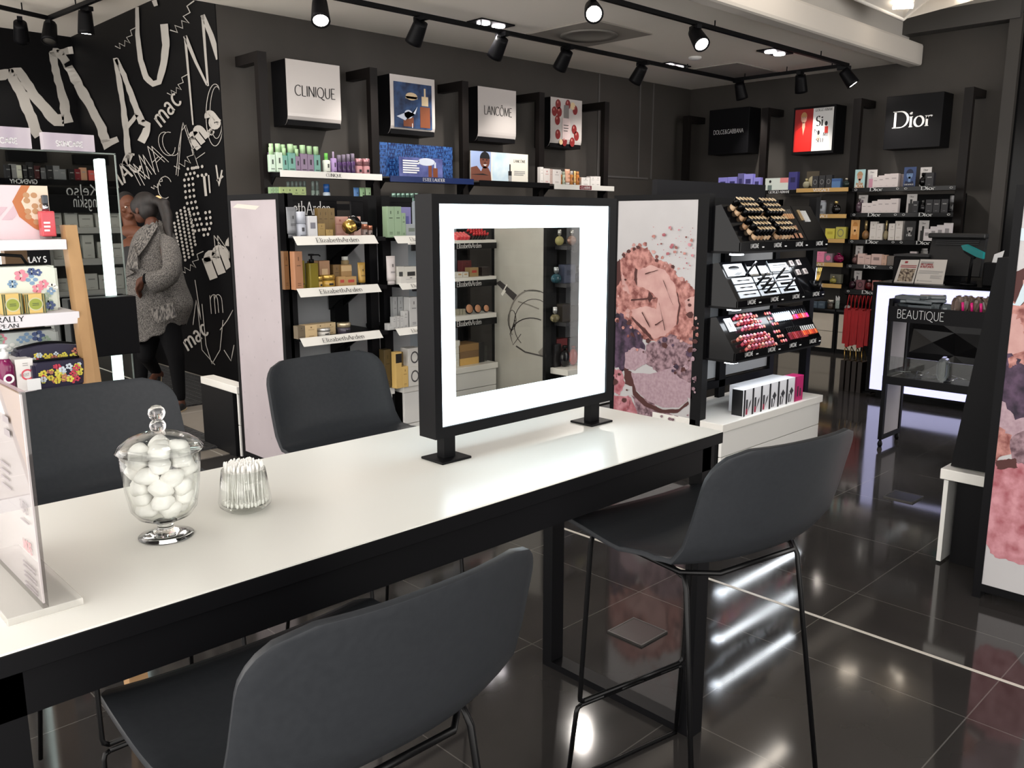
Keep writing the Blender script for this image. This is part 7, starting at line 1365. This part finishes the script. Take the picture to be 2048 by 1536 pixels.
bl+=[('c',anN,fN+Vector((0,0,.05)),.034,.036),('c',fN+Vector((0,0,.04)),fN+toe*.14+Vector((0,0,.03)),.036,.03)]
dF=(P(322,752,.30)-anF); bl+=[('c',anF,anF+dF.normalized()*.05,.034,.034),('c',anF+dF.normalized()*.03,anF+Vector((0,0,-.06))-HF*.10,.034,.026)]
# hand with five fingers, hanging down, slightly curled
hd=(P(273,568,-.26)-wrN).normalized(); hp=wrN+hd*.05; side=HF.cross(hd).normalized()
bl+=[('c',wrN,hp,.024,.03),('c',hp,hp+Vector((0,0,-.045))-RT*.01,.03,.028)]
kn=hp+Vector((0,0,-.055))-RT*.012
for i,(o_,L_) in enumerate(((-.027,.055),(-.009,.066),(.009,.062),(.026,.05))):
    b0=kn+HF*o_; b1=b0+Vector((0,0,-L_*.55))-RT*.006; b2=b1+Vector((0,0,-L_*.45))+RT*.012; bl+=[('c',b0,b1,.0085,.008),('c',b1,b2,.008,.0065)]
b0=hp+Vector((0,0,-.012))-HF*.028; b1=b0+Vector((0,0,-.034))-RT*.02-HF*.01; bl+=[('c',b0,b1,.010,.009),('c',b1,b1+Vector((0,0,-.024))+RT*.002,.009,.007)]
body=fuse('body',bl,SK1,t,.0065,3)
fuse('leggings',[('e',P(318,640),(.148,.128,.135)),('c',hipN,knN,.094,.066),('c',knN,anN,.062,.042),('c',hipF,knF,.094,.066),('c',knF,anF,.061,.042)],LEGG,t,.012,4)
sh=part('shoe',MB().lathe([(0,0),(.04,0),(.041,.012),(0,.012)],n=18,sx=1,sy=1.0).xf(Matrix.Translation((0,0,0))),[C(170,150,122,.7)],t); bpy.data.objects.remove(sh)
def shoe(base,toe,up=Vector((0,0,1))):
    x=toe.cross(up).normalized(); M=Matrix(((x.x,toe.x,up.x,base.x),(x.y,toe.y,up.y,base.y),(x.z,toe.z,up.z,base.z),(0,0,0,1)))
    so=MB(); n=24; rg=[]
    for zz,k in ((.0,1.0),(.014,1.02)): rg.append([so.b.verts.new(((.043-.008*math.sin(a) if math.sin(a)<0 else .045)*math.cos(a)*k,.06+.125*math.sin(a)*k,zz)) for a in [6.283*i/n for i in range(n)]])
    for i in range(n): so.b.faces.new([rg[0][i],rg[0][(i+1)%n],rg[1][(i+1)%n],rg[1][i]])
    so.b.faces.new(rg[0][::-1]); so.b.faces.new(rg[1]); so.xf(M)
    up_=MB(); rr=[]
    for zz,kx,y0,ky in ((.012,1.0,.06,.122),(.03,1.0,.058,.12),(.048,.88,.04,.095),(.06,.72,.012,.062),(.064,.66,.0,.05)): rr.append([up_.b.verts.new((.043*kx*math.cos(a),y0+ky*math.sin(a),zz)) for a in [6.283*i/n for i in range(n)]])
    for a,b in zip(rr,rr[1:]):
        for i in range(n): up_.b.faces.new([a[i],a[(i+1)%n],b[(i+1)%n],b[i]]).smooth=True
    up_.b.faces.new(rr[-1]); up_.xf(M)
    q=part('shoe',up_,C(20,20,22,.5),t); part('sole',so,C(176,158,130,.7),q)
shoe(fN,toe); shoe(anF+Vector((0,0,-.075)),(Vector((0,0,-.55))-HF*.6).normalized(),(HF*-.55+Vector((0,0,.6))).normalized())
# cardigan : lofted rings between the left and right outlines
rings=[((302,445),(319,442),.10),((282,456),(334,452),1.0),((266,477),(351,474),1.05),((260,510),(358,512),.95),((254,545),(364,550),.9),((247,575),(374,580),.88),((244,605),(387,606),.84),((256,642),(382,622),.8),((274,682),(372,644),.84),((276,688),(371,648),.84),((277,689),(370,649),.8)]
kb=MB(); RR=[]; n=36
for (l,r,k) in rings:
    L_,R_=P(*l),P(*r); c=(L_+R_)/2; a=(R_-L_)/2; d=HF*(a.length*(k if k>.2 else .8)); RR.append([kb.b.verts.new(c+a*math.cos(6.283*i/n)*(1+.02*math.sin(5*i))+d*math.sin(6.283*i/n)+Vector((0,0,.012*math.sin(i*1.7)))) for i in range(n)])
for a,b in zip(RR,RR[1:]):
    for i in range(n): kb.b.faces.new([a[i],a[(i+1)%n],b[(i+1)%n],b[i]]).smooth=True
cg=part('cardigan',kb,KNIT,t); mod_sub(cg,2); 
def cloth_tube(pts,rs): 
    b=MB().tube(pts,rs,20,cap=False); return b
sl=part('sleeve',cloth_tube([P(330,478,-.08),P(342,495,-.17),P(346,530,-.24),P(342,552,-.27),P(322,560,-.27),P(304,566,-.26)],[.05,.072,.072,.074,.078,.084]),KNIT,t); smooth(sl); mod_sub(sl,1)
part('undersleeve',cloth_tube([P(318,558,-.27),P(290,557,-.26)],[.05,.038]),LEGG,t)
lp=MB(); q=[P(304,444,-.11),P(316,452,-.15),P(292,492,-.24),P(272,518,-.22),P(264,492,-.15),P(288,464,-.13)]; lp.quadbox(q,HF*.03-RT*.004); part('collar',lp,noise_mat('knit_rib',(44,43,43),(112,108,104),90,.9,2,.4,.6,bump=.8,stretch=(1,1,.3)),t)
lp=MB(); q=[P(266,490,-.18),P(275,512,-.23),P(276,538,-.24),P(253,534,-.17),P(256,512,-.15)]; lp.quadbox(q,HF*.03); part('front_edge',lp,MATS['knit_rib'],t)
lp=MB(); q=[P(258,538,-.18),P(268,545,-.22),P(240,562,-.1),P(238,556,-.08)]; lp.quadbox(q,HF*.03); part('front_edge',lp,KNIT,t)
q=[P(300,618,-.275),P(346,604,-.275),P(352,634,-.265),P(312,648,-.265)]; part('pocket',MB().quadbox(q,HF*.03),MATS['knit_rib'],t)
# hair
hb_=[('e',hc+(R.to_3x3()@Vector((0,.022,.045))),(.083,.098,.088),R),('e',hc+(R.to_3x3()@Vector((0,.05,-.01))),(.078,.07,.08),R),('e',hc+(R.to_3x3()@Vector((.05,-.02,.02))),(.036,.06,.06),R),('e',hc+(R.to_3x3()@Vector((-.05,-.02,.02))),(.036,.06,.06),R)]
pt=P(315,402,-.02); hb_+=[('e',pt,(.04,.04,.04)),('c',pt,P(328,408,-.03),.034,.045),('c',P(326,408,-.03),P(334,432,-.05),.042,.044),('c',P(334,432,-.05),P(336,458,-.09),.042,.036),('c',P(336,458,-.09),P(343,490,-.15),.034,.012)]
fuse('hair',hb_,HAIR,t,.008,4); part('hair_tie',MB().lathe([(.036,-.008),(.042,0),(.036,.008)],n=16).xf(Matrix.Translation(P(317,402,-.03))@Vector((.6,.3,.1)).to_track_quat('Z','Y').to_matrix().to_4x4()),C(206,170,120,.4),t)
eyes(t,hc,R,.98)
# --- second woman behind her
F=Fig(at(285,826,z=0)+HF*1.0+Vector((-.12,0,0)),'person','woman in black with cropped hair, half hidden behind the woman in the cardigan'); F.o.z=0; F.t.location=F.o; P=F.P; t=F.t
hc=P(254,414); look=(RT*.62-HF*.75+Vector((0,0,-.12))); R=rot_to(look)
sL,sR=P(238,468),P(296,470); ch=P(268,520); hp=P(268,620)
bl=head_blobs(hc,R,1.0)+[('c',hc+Vector((0,0,-.06))-look.normalized()*.02,P(264,462,.03),.05,.062),('e',ch,(.15,.11,.20)),('e',P(268,580),(.135,.11,.16)),('e',hp,(.155,.125,.13)),('c',sL,P(262,464),.055,.06),('c',sR,P(266,464),.055,.06)]
an=[Vector((F.P(256,780).x,F.P(256,780).y,-F.o.z+.08)),Vector((F.P(284,780).x,F.P(284,780).y,.08))]; knee=[P(256,705),P(284,705)]
bl+=[('c',hp+(-RT*.08),knee[0],.08,.056),('c',hp+RT*.08,knee[1],.08,.056),('c',knee[0],an[0],.052,.034),('c',knee[1],an[1],.052,.034)]
for s,shp in ((-1,sL),(1,sR)):
    el=shp+RT*.04*s+Vector((0,0,-.27))-HF*.0; wr=el+Vector((0,0,-.20))-HF*.10; bl+=[('c',shp,el,.048,.038),('c',el,wr,.036,.026),('c',wr,wr+Vector((0,0,-.08))-HF*.02,.028,.028)]
    for i in range(4): b0=wr+Vector((0,0,-.10))-HF*.02+RT*(.012*(i-1.5)*1.5); bl.append(('c',b0,b0+Vector((0,0,-.06-.008*(i in(1,2)))),.008,.007))
    b0=wr+Vector((0,0,-.04))-HF*.03; bl.append(('c',b0,b0+Vector((0,0,-.05))-HF*.025,.009,.007))
for a in an: bl+=[('c',a,Vector((a.x,a.y,.035)),.034,.034),('c',Vector((a.x,a.y,.035)),Vector((a.x,a.y,.03))+look.normalized()*.13,.034,.03)]
fuse('body',bl,SK2,t,.0065,3)
fuse('black_top',[('e',ch+Vector((0,0,-.02)),(.165,.125,.20)),('e',P(268,580),(.15,.125,.17)),('e',hp,(.17,.14,.14)),('c',sL+Vector((0,0,-.01)),sL+RT*-.04+Vector((0,0,-.2)),.062,.056),('c',sR+Vector((0,0,-.01)),sR+RT*.04+Vector((0,0,-.2)),.062,.056),('c',sL+Vector((0,0,-.01)),P(246,474),.058,.06),('c',sR+Vector((0,0,-.01)),P(282,476),.058,.06)],mat('top_black',(16,17,20),.6),t,.011,4)
fuse('black_trousers',[('e',hp,(.163,.132,.13)),('c',hp+(-RT*.08),knee[0],.09,.068),('c',hp+RT*.08,knee[1],.09,.068),('c',knee[0],an[0],.064,.05),('c',knee[1],an[1],.064,.05)],LEGG,t,.012,4)
fuse('hair',[('e',hc+(R.to_3x3()@Vector((0,.024,.048))),(.078,.092,.084),R),('e',hc+(R.to_3x3()@Vector((0,.05,.0))),(.074,.064,.075),R)],mat('hair_cropped',(20,17,17),.7),t,.008,3); eyes(t,hc,R)
